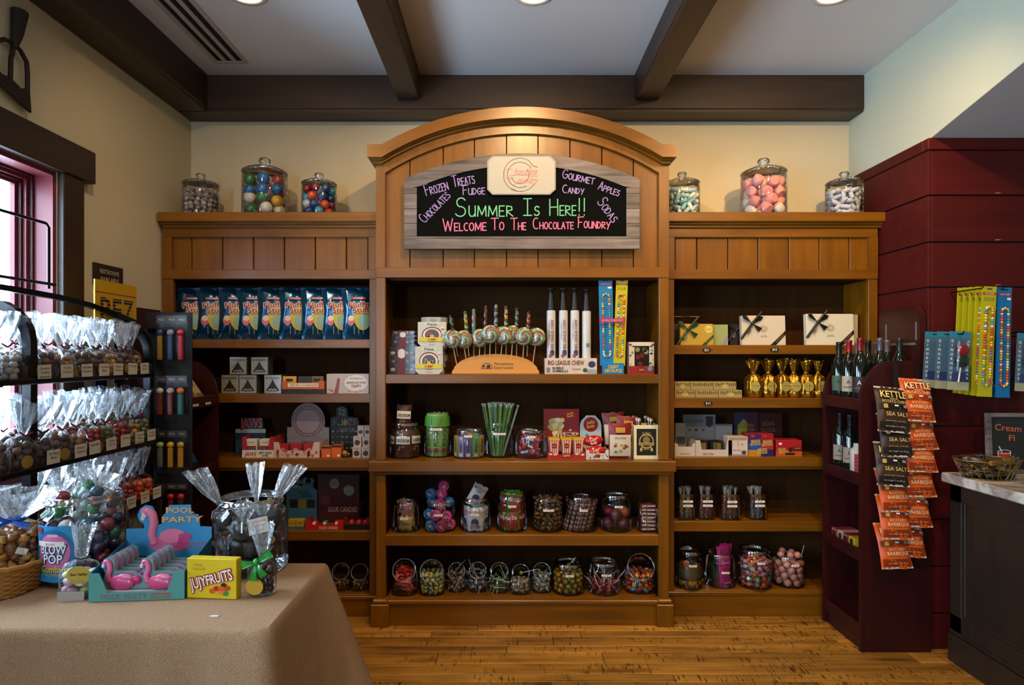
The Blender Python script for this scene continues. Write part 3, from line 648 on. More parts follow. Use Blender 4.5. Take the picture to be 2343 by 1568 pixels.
def tiebag(rx,ry,hb,htop,m,seed=0,n=30,flare=.95,sq=2.6,lean=(0,0),amp=1):
    q=random.Random(seed); ph=[q.random()*6.28 for _ in range(5)]
    prof=[(.02,0,0),(.86,0,.02),(.97,.06*hb,.03),(1,.3*hb,.05),(.98,.65*hb,.06),(.8,.85*hb,.1),(.34,.97*hb,.16),(.17,hb,.2),(.3,hb+.12*htop,.3),(.55*flare,hb+.4*htop,.35),(.8*flare,hb+.75*htop,.35),(.95*flare,hb+htop,.35)]
    vs=[];fs=[]
    for (r,z,am) in prof:
        f=max(0,(z-hb)/htop) if htop else 0
        for i in range(n):
            a=2*PI*i/n; k=1+am*(amp if z<.9*hb else 1)*(math.sin(5*a+ph[0])*.6+math.sin(9*a+ph[1]+z*20)*.5+math.sin(13*a+ph[2])*.4); e=1+superpt(a,sq)*(.8 if z<.8*hb else .1)
            vs.append((rx*r*k*e*math.cos(a)+lean[0]*f,ry*r*k*e*math.sin(a)*(1 if z<=hb else .75)+lean[1]*f,z+(.05*htop*math.sin(4*a+ph[3]) if f>.9 else 0)))
    for k in range(len(prof)-1):
        for i in range(n): j=(i+1)%n; fs.append((k*n+i,k*n+j,(k+1)*n+j,(k+1)*n+i))
    mb=MB().add(vs,fs,m,True)
    if m is CELLO: mb.m=[CELLB if i<6*n else CELLO for i in range(len(fs))]
    return mb
def carton(name,label,px0,px1,pyt,z,df,depth,col,draw=None,cat='box',group=None,rz=0,bev=.0015,tilt=0):
    w=(px1-px0)*df/F; h=H(pyt,df)-z; m=col if not isinstance(col,str) else C(col,.45)
    mb=MB().bbox(-w/2,0,0,w/2,depth,h,m,bev)
    if draw: draw(mb,w,h)
    return single(name,mb,label,cat,(W((px0+px1)/2,df),df,z),(tilt,0,rz),group)
def card(par,px0,px1,pyt,pyb,d,col,draw=None,outline=None,name='back_card',th=.003):
    # upright printed card, part of a counter display
    s_=d/F; w=(px1-px0)*s_; h=(pyb-pyt)*s_; m=C(col,.5); mb=MB()
    if outline: mb.prism([(-w/2+a*w,b*h) for a,b in outline],0,th,m)
    else: mb.box(-w/2,0,0,w/2,th,h,m)
    if draw: draw(mb,w,h)
    l=par.location; return obj(name,mb,par,(W((px0+px1)/2,d)-l[0],d-l[1],H(pyb,d)-l[2]))
def tray(label,px0,px1,pyt,z,df,depth,col,draw=None,notch=.45,group=None):
    w=(px1-px0)*df/F; h=H(pyt,df)-z; m=C(col,.5); t=thing('display_tray',label,'display box',(W((px0+px1)/2,df),df,z),group=group)
    mb=MB().prism([(-w/2,0),(w/2,0),(w/2,h),(w/2-.12*w,h),(w/2-.17*w,h*notch),(-w/2+.17*w,h*notch),(-w/2+.12*w,h),(-w/2,h)],0,.002,m)
    if draw: draw(mb,w,h)
    obj('front_lip',mb,t)
    for x in (-w/2,w/2-.002): obj('side_wall',MB().box(x,.002,0,x+.002,depth,h,m),t)
    obj('base',MB().box(-w/2+.002,.002,0,w/2-.002,depth,.003,m),t)
    return t
YT=-.0009
# ---------------------------------------------------------------- lidded jars on the cabinet tops
TOPZ=H(485,3.365)
def topjar(label,pa,pb,pt,d=3.53):
    r=(pb-pa)/2*d/F; h=H(pt,d)-TOPZ; x=W((pa+pb)/2,d); jar(label,x,d,TOPZ,r,h,'anchor',group='lidded jars on the cabinet tops'); return (x,d,TOPZ),r,h
G='candies in the lidded top jars'
b,r,h=topjar('small lidded glass jar of grey and pink mints on the left cabinet top',420,499,398)
ms=[MB().lathe([(.011,-.008),(.013,-.004),(.013,.004),(.011,.008)],8,C(c,.6)).mesh('mint') for c in ('#b9a3a0','#8f8583','#c9b8b0','#77706e','#a88f92')]
put('mint_candy',ms,'pastel mint in the small lidded jar by the left corner','candy',G,b,pack(r*.96,h*.66,.0155))
b,r,h=topjar('large lidded glass jar of big multicoloured gumballs on the left cabinet top',556,656,363)
cols=[('blue','#1f5f9e'),('orange','#d4511c'),('white','#d8d2c4'),('green','#2c6b3c'),('yellow','#d6a413'),('red','#9b2b20')]
ms=[]; lb={}
for nme,c in cols: m=ballmesh(nme+'_gumball',.0345,C(c,.3,coat=.4,var=.12),16); ms.append(m); lb[m.name]='%s gumball in the large lidded jar on the left cabinet'%nme
put('gumball',ms,lb,'gumball',G,b,pack(r*.97,h*.78,.0355,dense=.85,jit=.25))
b,r,h=topjar('small lidded glass jar of glossy gumballs beside the arched cabinet',691,770,397)
ms=[]; lb={}
for nme,c in (('dark red','#7b1420'),('sky blue','#3b93b8'),('orange','#cf4a1c'),('purple','#6b2c5e'),('green','#2f8b2c'),('navy','#20396f'),('pale','#c9c4c8')):
    m=ballmesh(nme.replace(' ','_')+'_gumball_small',.0255,C(c,.2,coat=.6,var=.1),14); ms.append(m); lb[m.name]='%s gumball in the small lidded jar beside the arched cabinet'%nme
put('gumball',ms,lb,'gumball',G,b,pack(r*.96,h*.7,.0263,dense=.88,jit=.2))
b,r,h=topjar('lidded glass jar of pale blue and white candy sticks right of the arched cabinet',1521,1600,395)
ms=[MB().lathe([(.008,-.026),(.0115,-.023),(.0115,.023),(.008,.026)],9,C(c,.6)).mesh('taffy') for c in ('#b9d6dc','#dfe6e4','#8fc0cc')]
put('candy_stick',ms,'pale blue or white candy stick in the jar right of the arch','candy',G,b,pack(r*.9,h*.70,.019,dense=.95))
b,r,h=topjar('large lidded glass jar of pink and white marshmallows on the right cabinet top',1697,1797,364)
ms=[];lb={}
for nme,c in (('pink','#e39a98'),('white','#e8dccf'),('salmon pink','#dc8b86')):
    m=MB().lathe([(.022,-.027),(.029,-.022),(.031,0),(.029,.022),(.022,.027)],14,C(c,.75)).mesh(nme.replace(' ','_')+'_marshmallow'); ms.append(m); lb[m.name]='%s marshmallow in the large lidded jar on the right cabinet'%nme
put('marshmallow',ms,lb,'marshmallow',G,b,pack(r*.95,h*.78,.033,dense=.85,jit=.25))
b,r,h=topjar('small lidded glass jar of white candy twists at the right end beside the red wall',1892,1971,394)
ms=[MB().lathe([(.007,-.028),(.0115,-.024),(.0125,0),(.0115,.024),(.007,.028)],9,C(c,.6),wob=lambda a,z:.08*math.sin(3*a+z*160)).mesh('white_twist') for c in ('#c6c4ca','#b3b2ba')]
put('candy_twist',ms,'white candy twist in the small jar beside the red wall','candy',G,b,pack(r*.9,h*.70,.019,dense=.95))
# ---------------------------------------------------------------- left cabinet
BLUE=C('#0b4a70',.2,.55,coat=.3); BLUD=C('#0a2b4e',.3,.3)
mb,wp=pillow(.165,.298,.075,BLUE,BLUD,.05,3)
Y=-.003
mb.disc(.03,.125,.05,.075,Y*.4,C('#c9b83a',.4),20,wp); mb.disc(.035,.10,.035,.04,Y*.8,C('#8fb3a8',.4),16,wp); mb.disc(-.035,.105,.02,.028,Y*.8,C('#d06a72',.4),14,wp); mb.disc(-.033,.118,.017,.016,Y*1.2,C('#e3c9b0',.4),14,wp)
mb.rect(-.03,.225,.05,.24,Y*.6,C('#8a2f4f',.4),wp); mb.text('CHARMS',.01,.2325,.009,C('#e6c9d0',.4),Y,w=.06,bold=1,warp=wp)
for t,x,z,w in (('Fluffy',.008,.195,.11),('Stuff',.02,.165,.09)):
    mb.outlined(t,x,z,.03,C('#8e1b26',.4),C('#e3d6c8',.4),.003,Y*.9,.0016,w=w,bold=1,warp=wp,rot=.08)
mb.text('Cotton Candy',.02,.143,.008,BLK,Y*1.2,w=.07,warp=wp)
for k in range(3): mb.rect(-.02+.025*k,.03,-.018+.025*k,.075,Y,C('#c9c2b4',.4),wp)
fm=mb.mesh('cotton_candy_bag')
pos=['first from the left','second from the left','third from the left','fourth from the left','middle one','fourth from the right','third from the right','second from the right','nearest the arched cabinet']
for i,px in enumerate((410,454,504,548,592,641,693,740,787)):
    d=3.50-.002*i; x=W(px,d)+.078
    single('cotton_candy_bag',fm,'blue foil cotton candy bag on the left top shelf, '+pos[i],'candy bag',(x,d+(i%2)*.004,SZ['L1']+.001),(-.06,rr(-.03,.03),.30+rr(-.05,.05)),'blue cotton candy bags')
# silver gift boxes
SIL=C('#a9aca6',.18,.85,var=.25)
def kissbox(mb,w,h):
    mb.rect(-w*.47,h*.03,w*.47,h*.97,YT,C('#c4c8bf',.25,.6)); pts=[]
    for i in range(21):
        t=i/20; x=(t-.5)*w*.76; a=abs(x)/(w*.38); pts.append((x,h*(.18+.5*max(0,1-a)**1.7*1.0+.10*(1-a**4))))
    pts=[(-w*.30,h*.13),(w*.30,h*.13)]+[(p[0],p[1]) for p in reversed(pts)]
    mb.poly(pts,YT*1.6,C('#2a211b',.35)); mb.text('KISSES',0,h*.83,h*.11,INK,YT*1.8,w=w*.82,bold=1)
    for k in range(5): mb.disc((-.2+.1*k)*w,h*(.2+.03*(k%2)),w*.05,h*.05,YT*2,C('#b7aea2',.3,.6),8)
w=.098
for lb,pa,pb,pt,zz,dd in (('bottom row, nearest the burgundy stand',506,546,858,SZ['L2'],3.45),('bottom row, second from the burgundy stand',547,587,858,SZ['L2'],3.45),('bottom row, beside the orange chocolate tray',604,644,858,SZ['L2'],3.45)):
    carton('gift_box','silver square candy gift box with dark window, '+lb,pa,pb,pt,zz,dd,.08,SIL,kissbox,group='silver candy gift boxes')
zt=H(858,3.45)
for lb,pa,pb in (('top row, on the left',525,564),('top row, on the right',574,613)):
    carton('gift_box','silver square candy gift box with dark window, '+lb,pa,pb,817,zt+.001,3.452,.08,SIL,kissbox,group='silver candy gift boxes')
def d1(mb,w,h):
    mb.rect(-w*.36,h*.52,w*.36,h*.82,YT,C('#e6dcc6',.6)); mb.text('SAY IT',-w*.2,h*.67,h*.16,C('#b8561a',.5),YT*2,w=w*.2,bold=1); mb.text('with',-w*.02,h*.67,h*.1,C('#9a8a72',.5),YT*2,w=w*.11); mb.text('CHOCOLATE',w*.19,h*.67,h*.15,C('#b8561a',.5),YT*2,w=w*.3,bold=1)
    mb.rect(-w*.5,0,w*.5,h*.36,YT*.6,C('#120e0c',.5))
t=tray('orange display tray of wrapped chocolate bars on the left cabinet shelf',645,742,872,SZ['L2'],3.44,.13,'#c4581c',d1,.86)
for i,(x,c,tx,nm) in enumerate(((662,'#d6a21c','HOORAY','yellow'),(695,'#2a2826','THANK YOU','black'),(722,'#6b5a2c','THANKS','olive'))):
    mb=MB().bbox(-.038,0,0,.038,.012,.095,C(c,.4),.002); mb.rect(-.02,.065,.02,.08,YT,BLK); mb.text(tx,0,.04,.013,BLK if i==0 else PAPER,YT,w=.055,bold=1)
    single('chocolate_bar',mb,'%s wrapped chocolate bar standing in the orange tray'%nm,'chocolate bar',(W(x,3.46),3.452+.01*i,SZ['L2']+.0035),(-.12,0,0),'bars in the orange tray')
def d2(mb,w,h):
    mb.disc(w*.2,h*.55,w*.28,h*.4,YT,C('#d9d2cc',.6)); mb.text('Old Fashioned',w*.2,h*.78,h*.08,INK,YT*2,w=w*.3); mb.text('ASSORTED SALT WATER',w*.2,h*.56,h*.1,C('#8e2c30',.5),YT*2,w=w*.46,bold=1); mb.text('TAFFY',w*.2,h*.38,h*.15,C('#7c2428',.5),YT*2,w=w*.24,bold=1)
    for k in range(9): a=rr(-.45,.45)*w; z_=rr(.05,.2)*h; mb.rect(a,z_,a+w*.03,z_+h*.06,YT*1.5,C(R.choice(['#a0483c','#8a5a3c','#b8545c']),.5))
    mb.poly([(-w*.33,h*.02),(-w*.22,h*.02),(-w*.2,h*.4),(-w*.18,h*.75),(-w*.24,h*.8),(-w*.27,h*.45)],YT,C('#8a4a3a',.5))
carton('taffy_box','pinkish-white salt water taffy box at the right end of the left cabinet shelf',747,844,856,SZ['L2'],3.44,.1,'#b9aaa6',d2)
# shelf L3: small counter displays
def d3(mb,w,h):
    mb.rect(-w*.5,0,w*.5,h*.36,YT*.5,C('#ddd6cb',.6)); mb.text('JAWS',-w*.22,h*.17,h*.2,REDI,YT*2,w=w*.36,bold=1,shear=.2); mb.text('AMITY ISLAND',w*.24,h*.23,h*.1,INK,YT*2,w=w*.42,bold=1); mb.text('SOURS',w*.24,h*.1,h*.1,INK,YT*2,w=w*.2,bold=1)
t=tray('white and red display tray with a dark blue back card on the left cabinet shelf',554,626,1000,SZ['L3'],3.45,.15,'#a5242a',d3,.36)
def d4(mb,w,h):
    mb.rect(-w*.5,h*.62,w*.5,h*.72,YT,C('#b9bfc0',.6)); mb.text('SOUR CANDIES',w*.12,h*.38,h*.09,C('#9fb2ba',.5),YT*2,w=w*.5)
    mb.text('JAWS',-.0+w*.03,h*.88,h*.24,C('#c9b8b0',.5),YT,w=w*.7,bold=1); mb.text('JAWS',w*.03,h*.88,h*.2,REDI,YT*2,w=w*.66,bold=1)
card(t,539,608,957,1046,3.58,'#27465a',d4,[(0,0),(1,0),(1,.72),(.92,.74),(.9,1),(.2,1),(.18,.74),(0,.72)])
for x in (575,607):
    mb=MB().bbox(-.032,0,0,.032,.05,.097,C('#d8d2c6',.5),.002); mb.rect(-.03,.02,.03,.06,YT,C('#4a6272',.5)); mb.rect(-.028,.045,.028,.06,YT*1.5,C('#8e3434',.5)); mb.text('SOUR CANDIES',0,.08,.006,INK,YT,w=.035); mb.disc(0,.027,.014,.012,YT*2,C('#9aa6ac',.5),12)
    single('candy_box',mb,'small white and grey-blue candy box in the white and red tray, '+('left' if x<590 else 'right')+' one','candy box',(W(x,3.47),3.465,SZ['L3']+.0035),(0,0,0),'boxes in the white and red tray')
def d5(mb,w,h):
    for k in range(18): mb.disc(rr(-.46,.46)*w,rr(.1,.5)*h,w*.03,w*.03,YT,C('#b5484c',.6),10)
    mb.text('LUCKY STARS CANDY',0,h*.2,h*.09,C('#8e3438',.5),YT*2,w=w*.8)
t=tray('patterned pale pink tray of red boxes with a round-topped back card',625,731,1012,SZ['L3'],3.45,.16,'#cbb3a2',d5,.45)
def d6(mb,w,h):
    for k in range(26): mb.ringd(rr(-.46,.46)*w,rr(.02,.42)*h,w*.028,w*.034,YT*.8,C('#9a8288',.6),10)
    c=h*.62; q=C('#7a3a40',.6); mb.disc(0,c,w*.375,w*.375,YT,C('#b8a3a0',.6),36); mb.ringd(0,c,w*.355,w*.37,YT*2,q,40); mb.ringd(0,c,w*.285,w*.3,YT*2,q,40)
    for i in range(36): a=2*PI*i/36; mb.rect(w*.328*math.cos(a)-w*.012,c+w*.328*math.sin(a)-w*.012,w*.328*math.cos(a)+w*.012,c+w*.328*math.sin(a)+w*.012,YT*2,q)
    mb.text('Hello Kitty',0,h*.2,h*.07,q,YT*2,w=w*.34,shear=.2); mb.text('LUCKY STARS CANDY',0,h*.07,h*.07,INK,YT*2,w=w*.78)
ol=[(0,0),(1,0),(1,.5),(.9,.5)]+[(.5+.4*math.cos(math.radians(a)),.62+.38*math.sin(math.radians(a))) for a in range(-15,196,10)]+[(.1,.5),(0,.5)]
card(t,657,753,922,1034,3.60,'#a3999c',d6,ol)
for i,x in enumerate((648,677,708)):
    mb=MB().prism([(-.026,0),(.026,0),(.032,.07),(-.032,.07)],0,.05,C('#a51c22',.4)); mb.disc(0,.032,.016,.016,YT,C('#d0888a',.5),14)
    single('candy_box',mb,'red flared candy box in the patterned tray, '+['left','middle','right'][i]+' one','candy box',(W(x,3.47),3.466,SZ['L3']+.0035),(0,0,0),'red boxes in the patterned tray')
cb=thing('display_tray','black cube-candy display card behind orange boxes on the left cabinet','display box',(W(788,3.6),3.6,SZ['L3']))
def d7(mb,w,h):
    for i in range(6):
        for j in range(4): mb.rect(-w*.45+i*w*.16,h*.08+j*h*.12,-w*.37+i*w*.16,h*.12+j*h*.12,YT,C(R.choice(['#8f8a6a','#4a5a4a','#8a4a3a']),.6))
    for i,(ch_,c) in enumerate(zip("RUBIK'S",['#3f6a8a','#8a8a84','#6a8a5a','#a89a4a','#a4683a','#8a8a84','#8a4a4a'])): mb.text(ch_,-w*.33+i*w*.11,h*.66,h*.13,C(c,.5),YT*2,bold=1)
    mb.text('CANDY CUBE',w*.08,h*.5,h*.08,C('#8f8a84',.5),YT*2,w=w*.55)
    mb.poly([(-w*.25,h*.8),(w*.05,h*.77),(w*.08,h*.93),(-w*.06,h),(-w*.26,h*.96)],YT*1.5,C('#2c302c',.5))
    for a,b_ in ((-.2,.9),(-.08,.88),(-.2,.82),(-.08,.8)): mb.rect(w*a,h*b_,w*(a+.08),h*(b_+.05),YT*3,C('#77806a',.5))
card(cb,756,822,930,1036,3.6,'#16150f',d7,[(0,0),(1,0),(1,.6),(.95,.75),(.6,.78),(.58,.95),(.42,1),(.22,.97),(.2,.78),(0,.75)])
obj('base',MB().box(-.08,-.12,0,.08,0,.004,BLK),cb)
for i,(a,b_) in enumerate(((735,757),(758,781))):
    carton('candy_box','small orange candy box on the left cabinet shelf, '+['plain-topped one on the left','taller one on the right'][i],a,b_,1022-3*i,SZ['L3'],3.44+.0*i,.05,'#d25a18',lambda mb,w,h:(mb.rect(-w*.5,h*.82,w*.5,h,YT,C('#3a1c10',.5)),mb.rect(w*.1,h*.1,w*.35,h*.28,YT,PAPER)),group='orange candy boxes')
mb=MB()
for k in range(4): mb.ball((rr(-.02,.02),rr(-.01,.01),.012+.006*k),.014,C('#a88a52',.25,.7),8,5,(1.3,.8,.7),.3)
single('foil_candy','' or mb,'small crumpled gold foil sweet beside the orange boxes','candy',(W(791,3.45),3.45,SZ['L3']))
def d8(mb,w,h): mb.disc(0,h*.42,w*.32,w*.32,YT,C('#241612',.4),18); mb.disc(0,h*.42,w*.22,w*.22,YT*2,C('#4a2c20',.4),14); mb.text('CANDY',0,h*.86,h*.09,INK,YT*2,w=w*.6)
def wbox(lb,x,pa,pb,zz,dd):
    w=(pb-pa)*dd/F; mb=MB().prism([(-w*.45,0),(w*.45,0),(w*.5,.058),(-w*.5,.058)],0,.05,C('#b6aaa4',.5)); d8(mb,w,.058); single('window_box',mb,'small pale candy box with a round window, '+lb,'candy box',(W((pa+pb)/2,dd),dd,zz),(0,0,0),'pale round-window boxes')
z0=SZ['L3']
for lb,pa,pb,k in (('bottom row left',806,826,0),('bottom row right',827,846,0),('middle row left',808,827,1),('middle row right',829,846,1),('top row left',818,832,2),('top row right',833,847,2)): wbox(lb+' of the stack',0,pa,pb,z0+k*.0585,3.445+.015*k)
# shelf L4
bt=thing('display_tray','blue sour candy display carton with yellow boxes on the left cabinet','display box',(W(690,3.5),3.5,SZ['L4']))
def d9(mb,w,h):
    mb.text('SOUR',-.0+w*.05,h*.7,h*.07,C('#0d2a38',.5),YT,w=w*.35,bold=1); mb.text('CANDIES',w*.15,h*.63,h*.06,C('#0d2a38',.5),YT,w=w*.4,bold=1)
    for a in (-.38,-.1,.18): mb.rect(w*a,h*.38,w*(a+.25),h*.55,YT,C('#171410' if a!=-.1 else '#8a7426',.5))
    for k in range(7): mb.disc(rr(-.3,.45)*w,rr(.78,.97)*h,w*.09,w*.09,YT,C(R.choice(['#4a6a78','#5a5f5e','#6a8a90']),.5),14)
card(bt,655,725,1093,1205,3.56,'#2c5f78',d9,[(0,0),(1,0),(1,.74),(.9,.78),(.85,.95),(.6,1),(.3,.93),(0,.8)]); obj('base',MB().box(-.085,-.05,0,.085,.06,.012,C('#2c5f78',.5)),bt)
for i,x in enumerate((667,686)): carton('candy_box','yellow candy box in front of the blue display carton, '+['left','right'][i]+' one',x-9,x+9,1190,SZ['L4']+.0125,3.452,.04,'#a8892c',lambda mb,w,h:mb.text('SOUR',0,h*.5,h*.2,BLK,YT,w=w*.6),group='yellow candy boxes')
def d10(mb,w,h): mb.text('SOUR CANDIES',w*.1,h*.2,h*.28,C('#e6b8a0',.5),YT*2,w=w*.5,bold=1)
t=tray('red tray of mushroom-shaped sour candies with a dark red back card',700,786,1190,SZ['L4'],3.44,.14,'#b0161c',d10,.5)
def d11(mb,w,h):
    mb.text('SOUR CANDIES',w*.1,h*.3,h*.1,C('#a0888a',.5),YT*2,w=w*.7,bold=1); mb.disc(-w*.1,h*.82,w*.12,w*.12,YT,C('#8a7a78',.5),18); mb.disc(w*.25,h*.68,w*.13,w*.13,YT,C('#6a7a78',.5),18)
    pts=[]
    for i in range(24): a=2*PI*i/24; q=w*(.15 if i%2 else .1); pts.append((-w*.32+q*math.cos(a),h*.48+q*math.sin(a)))
    mb.poly(pts,YT,C('#5a2a2c',.5))
card(t,727,822,1086,1200,3.57,'#3a0d12',d11)
for i,(x,c) in enumerate(((720,'#b01a1c'),(744,'#1f6a34'),(771,'#b01a1c'))):
    mb=MB().lathe([(.009,0),(.011,.016)],12,C('#c48a76',.5)); mb.lathe([(.012,.014),(.021,.02),(.02,.032),(.011,.042),(.002,.045)],16,C(c,.25,coat=.5),cap1=False); mb.disc(0,.03,.009,.009,-.0205,C('#e8dccb',.4),12)
    single('mushroom_candy',mb,'%s mushroom-shaped candy case in the red tray, %s'%(['red','green','red'][i],['at its left end','in the middle','at its right end'][i]),'candy',(W(x,3.46),3.468,SZ['L4']+.0035),(0,0,0),'mushroom candies')
t=tray('dark red tray of red die-shaped candies beside the arched cabinet',787,846,1184,SZ['L4'],3.44,.12,'#6a1016',lambda mb,w,h:mb.rect(-w*.5,0,w*.5,h*.42,YT,BLK),.5)
for i,x in enumerate((806,822,838)):
    mb=MB().ball((0,0,.02),.021,C('#b01c20',.3),6,5); mb.text('AN',0,.02,.009,PAPER,-.022,w=.02,bold=1)
    mb.sm=[False]*len(mb.sm); single('die_candy',mb,'red faceted candy case in the dark red tray, '+['left','middle','right'][i]+' one','candy',(W(x,3.47),3.47,SZ['L4']+.012),(0,0,0),'die-shaped candies')
# shelf L5: dark slant-mouthed jars
for i,x in enumerate((692,738,783,826)):
    r=.056; j=(W(x,3.5),3.5,SZ['L5']); jar('slant-mouthed glass jar of brown sweets in the left cabinet, '+['behind the table corner','second by the table corner','second from the arched cabinet','nearest the arched cabinet'][i],j[0],j[1],j[2],r,.165 if i!=2 else .175,'tilt')
    ms=[twistcandy('brown_sweet',.03,.0085,C(c,.35)) for c in ('#4a3018','#6a4a24','#2c1c10')]
    put('wrapped_sweet',ms,'brown wrapped sweet in the jar '+['behind the table corner','beside the table corner','second from the arched cabinet','nearest the arched cabinet'][i],'candy','sweets in the low left jars',j,pack(r*.9,.055,.012))
# ---------------------------------------------------------------- centre cabinet, top shelf
z=SZ['C1']; d=3.36
def clearbox(lb,pa,pb,pt,zz,cols,dd=3.36):
    w=(pb-pa)*dd/F; h=H(pt,dd)-zz; t=thing('clear_candy_box',lb,'candy box',(W((pa+pb)/2,dd),dd,zz),group='clear boxes of sweets')
    obj('plastic_shell',MB().box(-w/2,0,0,w/2,.09,h,ACRYL),t); mb=MB().box(-w*.16,-.002,0,w*.14,-.0008,h,C('#5c1418',.5)); mb.poly([(-w*.13,h*.62),(0,h*.56),(w*.12,h*.62),(w*.12,h*.86),(0,h*.92),(-w*.13,h*.86)],-.0025,C('#c9c2bd',.5)); obj('paper_sleeve',mb,t)
    bm=MB()
    for i in range(4):
        for k in range(3): bm.ball((-w*.36+i*w*.24,.03+.03*(k%2),.022+k*h*.3),w*.11,C(R.choice(cols),.5),9,6,(1,1,.75))
    obj('sweets',bm,t); return h
h=clearbox('clear box of assorted sweets with a dark red sleeve, at the bottom of the pair',888,950,793,z,['#8a6a5a','#b0a090','#6b8f6a','#a06a6a','#4a3a34'])
clearbox('clear box of assorted sweets resting on top of another clear box',896,948,757,z+h+.001,['#6a605e','#8a8480','#5a5452','#77605e'])
def pizza(lb,pa,pb,pt,zz,dd):
    w=(pb-pa)*dd/F; h=H(pt,dd)-zz; c=h*.13; t=thing('pizza_candy_box',lb,'candy box',(W((pa+pb)/2,dd),dd,zz),group='octagonal pizza candy boxes')
    mb=MB().prism([(-w/2+c,0),(w/2-c,0),(w/2,c),(w/2,h),(-w/2,h),(-w/2,c)],0,.03,C('#b9b8ac',.5)); obj('carton',mb,t)
    p=MB(); p.disc(0,h*.48,w*.36,h*.32,-.0006,C('#7c2a20',.5),28); p.disc(0,h*.47,w*.32,h*.28,-.0012,C('#d2ccb8',.5),28); p.disc(0,h*.46,w*.25,h*.24,-.0018,C('#3a2c20',.3),24)
    for k in range(6): p.disc(rr(-.15,.15)*w,h*.46+rr(-.12,.12)*h,w*.05,w*.05,-.0024,C(R.choice(['#8a3a24','#b59a5a','#8a7a5a']),.4),9)
    p.disc(0,h*.4,w*.08,w*.07,-.003,C('#c99a3a',.4),12); p.rect(-w*.46,h*.2,w*.46,h*.37,-.0034,C('#c9b52a',.5)); p.rect(-w*.26,h*.86,w*.26,h*.97,-.001,C('#c6c6b4',.5)); p.text('Pizza',0,h*.91,h*.085,C('#2f5a3a',.5),-.002,w=w*.36,bold=1); p.text('GUMMY',0,h*.28,h*.09,C('#a02c20',.5),-.004,w=w*.34,bold=1,shear=.2)
    p.text('Original',0,h*.08,h*.05,C('#a0583a',.5),-.002,w=w*.25,shear=.3); p.rect(w*.33,h*.5,w*.42,h*.72,-.002,C('#c9b8ac',.5)); p.disc(w*.38,h*.74,w*.06,w*.05,-.002,C('#d4d0c4',.5),12)
    obj('print',p,t); return h
h=pizza('white octagonal gummy pizza box standing directly on the shelf',950,1013,793,z,3.35)
pizza('white octagonal gummy pizza box standing on another pizza box',956,1021,737,z+h+.001,3.355)
zz=z+.001; y0=3.42
for k in range(9):
    w=.142; c=.03; mb=MB().prism([(-w/2+c,0),(w/2-c,0),(w/2,c),(w/2,w-c),(w/2-c,w),(-w/2+c,w),(-w/2,w-c),(-w/2,c)],0,.034,C('#9fa5a0',.5),2); mb.text('PIZZA',0,.016,.012,C('#5a5f5c',.5),-.001,w=.03)
    single('pizza_candy_box',mb,'pale pizza candy box lying in the flat stack behind, %s from the bottom'%['first','second','third','fourth','fifth','sixth','seventh','eighth','ninth'][k],'candy box',(W(988+(k%3)*3-3,3.4),3.405,z+.0005+k*.0352),(0,0,0),'flat stack of pizza candy boxes')
# lollipop stand
LW=C('#c4883a',.45,var=.06); LX=W(1134,3.37); st=thing('lollipop_stand','arched pale wooden lollipop stand with black lettering','stand',(LX,3.36,z))
hw=.236; ht=(857-812)*3.36/F
def arcpoly(w,h,b=.028,n=22): return [(-w,0),(w,0),(w,b*.75)]+[(w*.97*math.cos(PI*i/n),b+(h-b)*math.sin(PI*i/n)**.9) for i in range(n+1)]+[(-w,b*.75)]
obj('front_tier',MB().prism(arcpoly(hw,ht*.8),0,.03,LW),st); obj('back_tier',MB().prism(arcpoly(hw*.97,ht*1.02),.0305,.07,LW),st); obj('foot',MB().bbox(-hw-.004,-.006,0,hw+.004,.075,.016,LW,.002),st)
mb=MB(); mb.text('Pennsylvania',.045,.057,.014,INK,-.001,w=.105); mb.text('Dutch Candies',.045,.036,.014,INK,-.001,w=.105)
mb.ringd(-.047,.03,.028,.031,-.001,INK,24,0,PI); mb.rect(-.078,.028,-.016,.0305,-.001,INK)
mb.rect(-.048,.037,-.03,.05,-.001,INK); mb.disc(-.045,.035,.005,.005,-.0012,INK,12); mb.disc(-.033,.035,.005,.005,-.0012,INK,12)   # buggy
mb.poly([(-.07,.04),(-.058,.04),(-.057,.047),(-.067,.047),(-.071,.052),(-.073,.049)],-.001,INK)
for x in (-.069,-.066,-.061,-.059): mb.rect(x-.0006,.032,x+.0006,.041,-.0012,INK)
obj('lettering',mb,st)
SW=[C(c,.2,coat=.5) for c in ('#2f7a58','#c0872a','#a83c22','#2a5f80','#b9b23a','#7fb0b4')]
def swirl(seed):
    q=random.Random(seed); mb=MB(); n=60; K=14; arms=q.choice([2,3]); off=q.random()*6; r=.049
    def pt(i,k,s_): a=2*PI*i/n; rr_=r*k/K; return (rr_*math.cos(a),s_*.0085*math.sqrt(max(0,1-(k/K)**2*.92)),rr_*math.sin(a))
    for s_ in (-1,1):
        for k in range(K):
            for i in range(n):
                ph_=(i+.5)/n*arms+k/K*1.5+off; m=SW[(int(ph_*5)+seed)%6] if k>1 else SW[5]
                mb.add([pt(i,k,s_),pt(i+1,k,s_),pt(i+1,k+1,s_),pt(i,k+1,s_)],[(0,1,2,3)],m,True)
    mb.lathe([(r*.98,-.0028),(r*1.0,0),(r*.98,.0028)],n,SW[seed%6],cap0=False,cap1=False); 
    L=len(mb.v)-3*n; mb.v[L:]=[(v[0],v[2],v[1]) for v in mb.v[L:]]
    return mb.mesh('swirl_candy')
SWM=[swirl(i) for i in range(4)]
STK=C('#c9a878',.7)
fr=[(1036,776,1047,836),(1061,777,1070,834),(1098,774,1096,826),(1122,765,1120,822),(1150,768,1144,821),(1173,766,1169,824),(1199,770,1195,831),(1226,771,1217,838)]
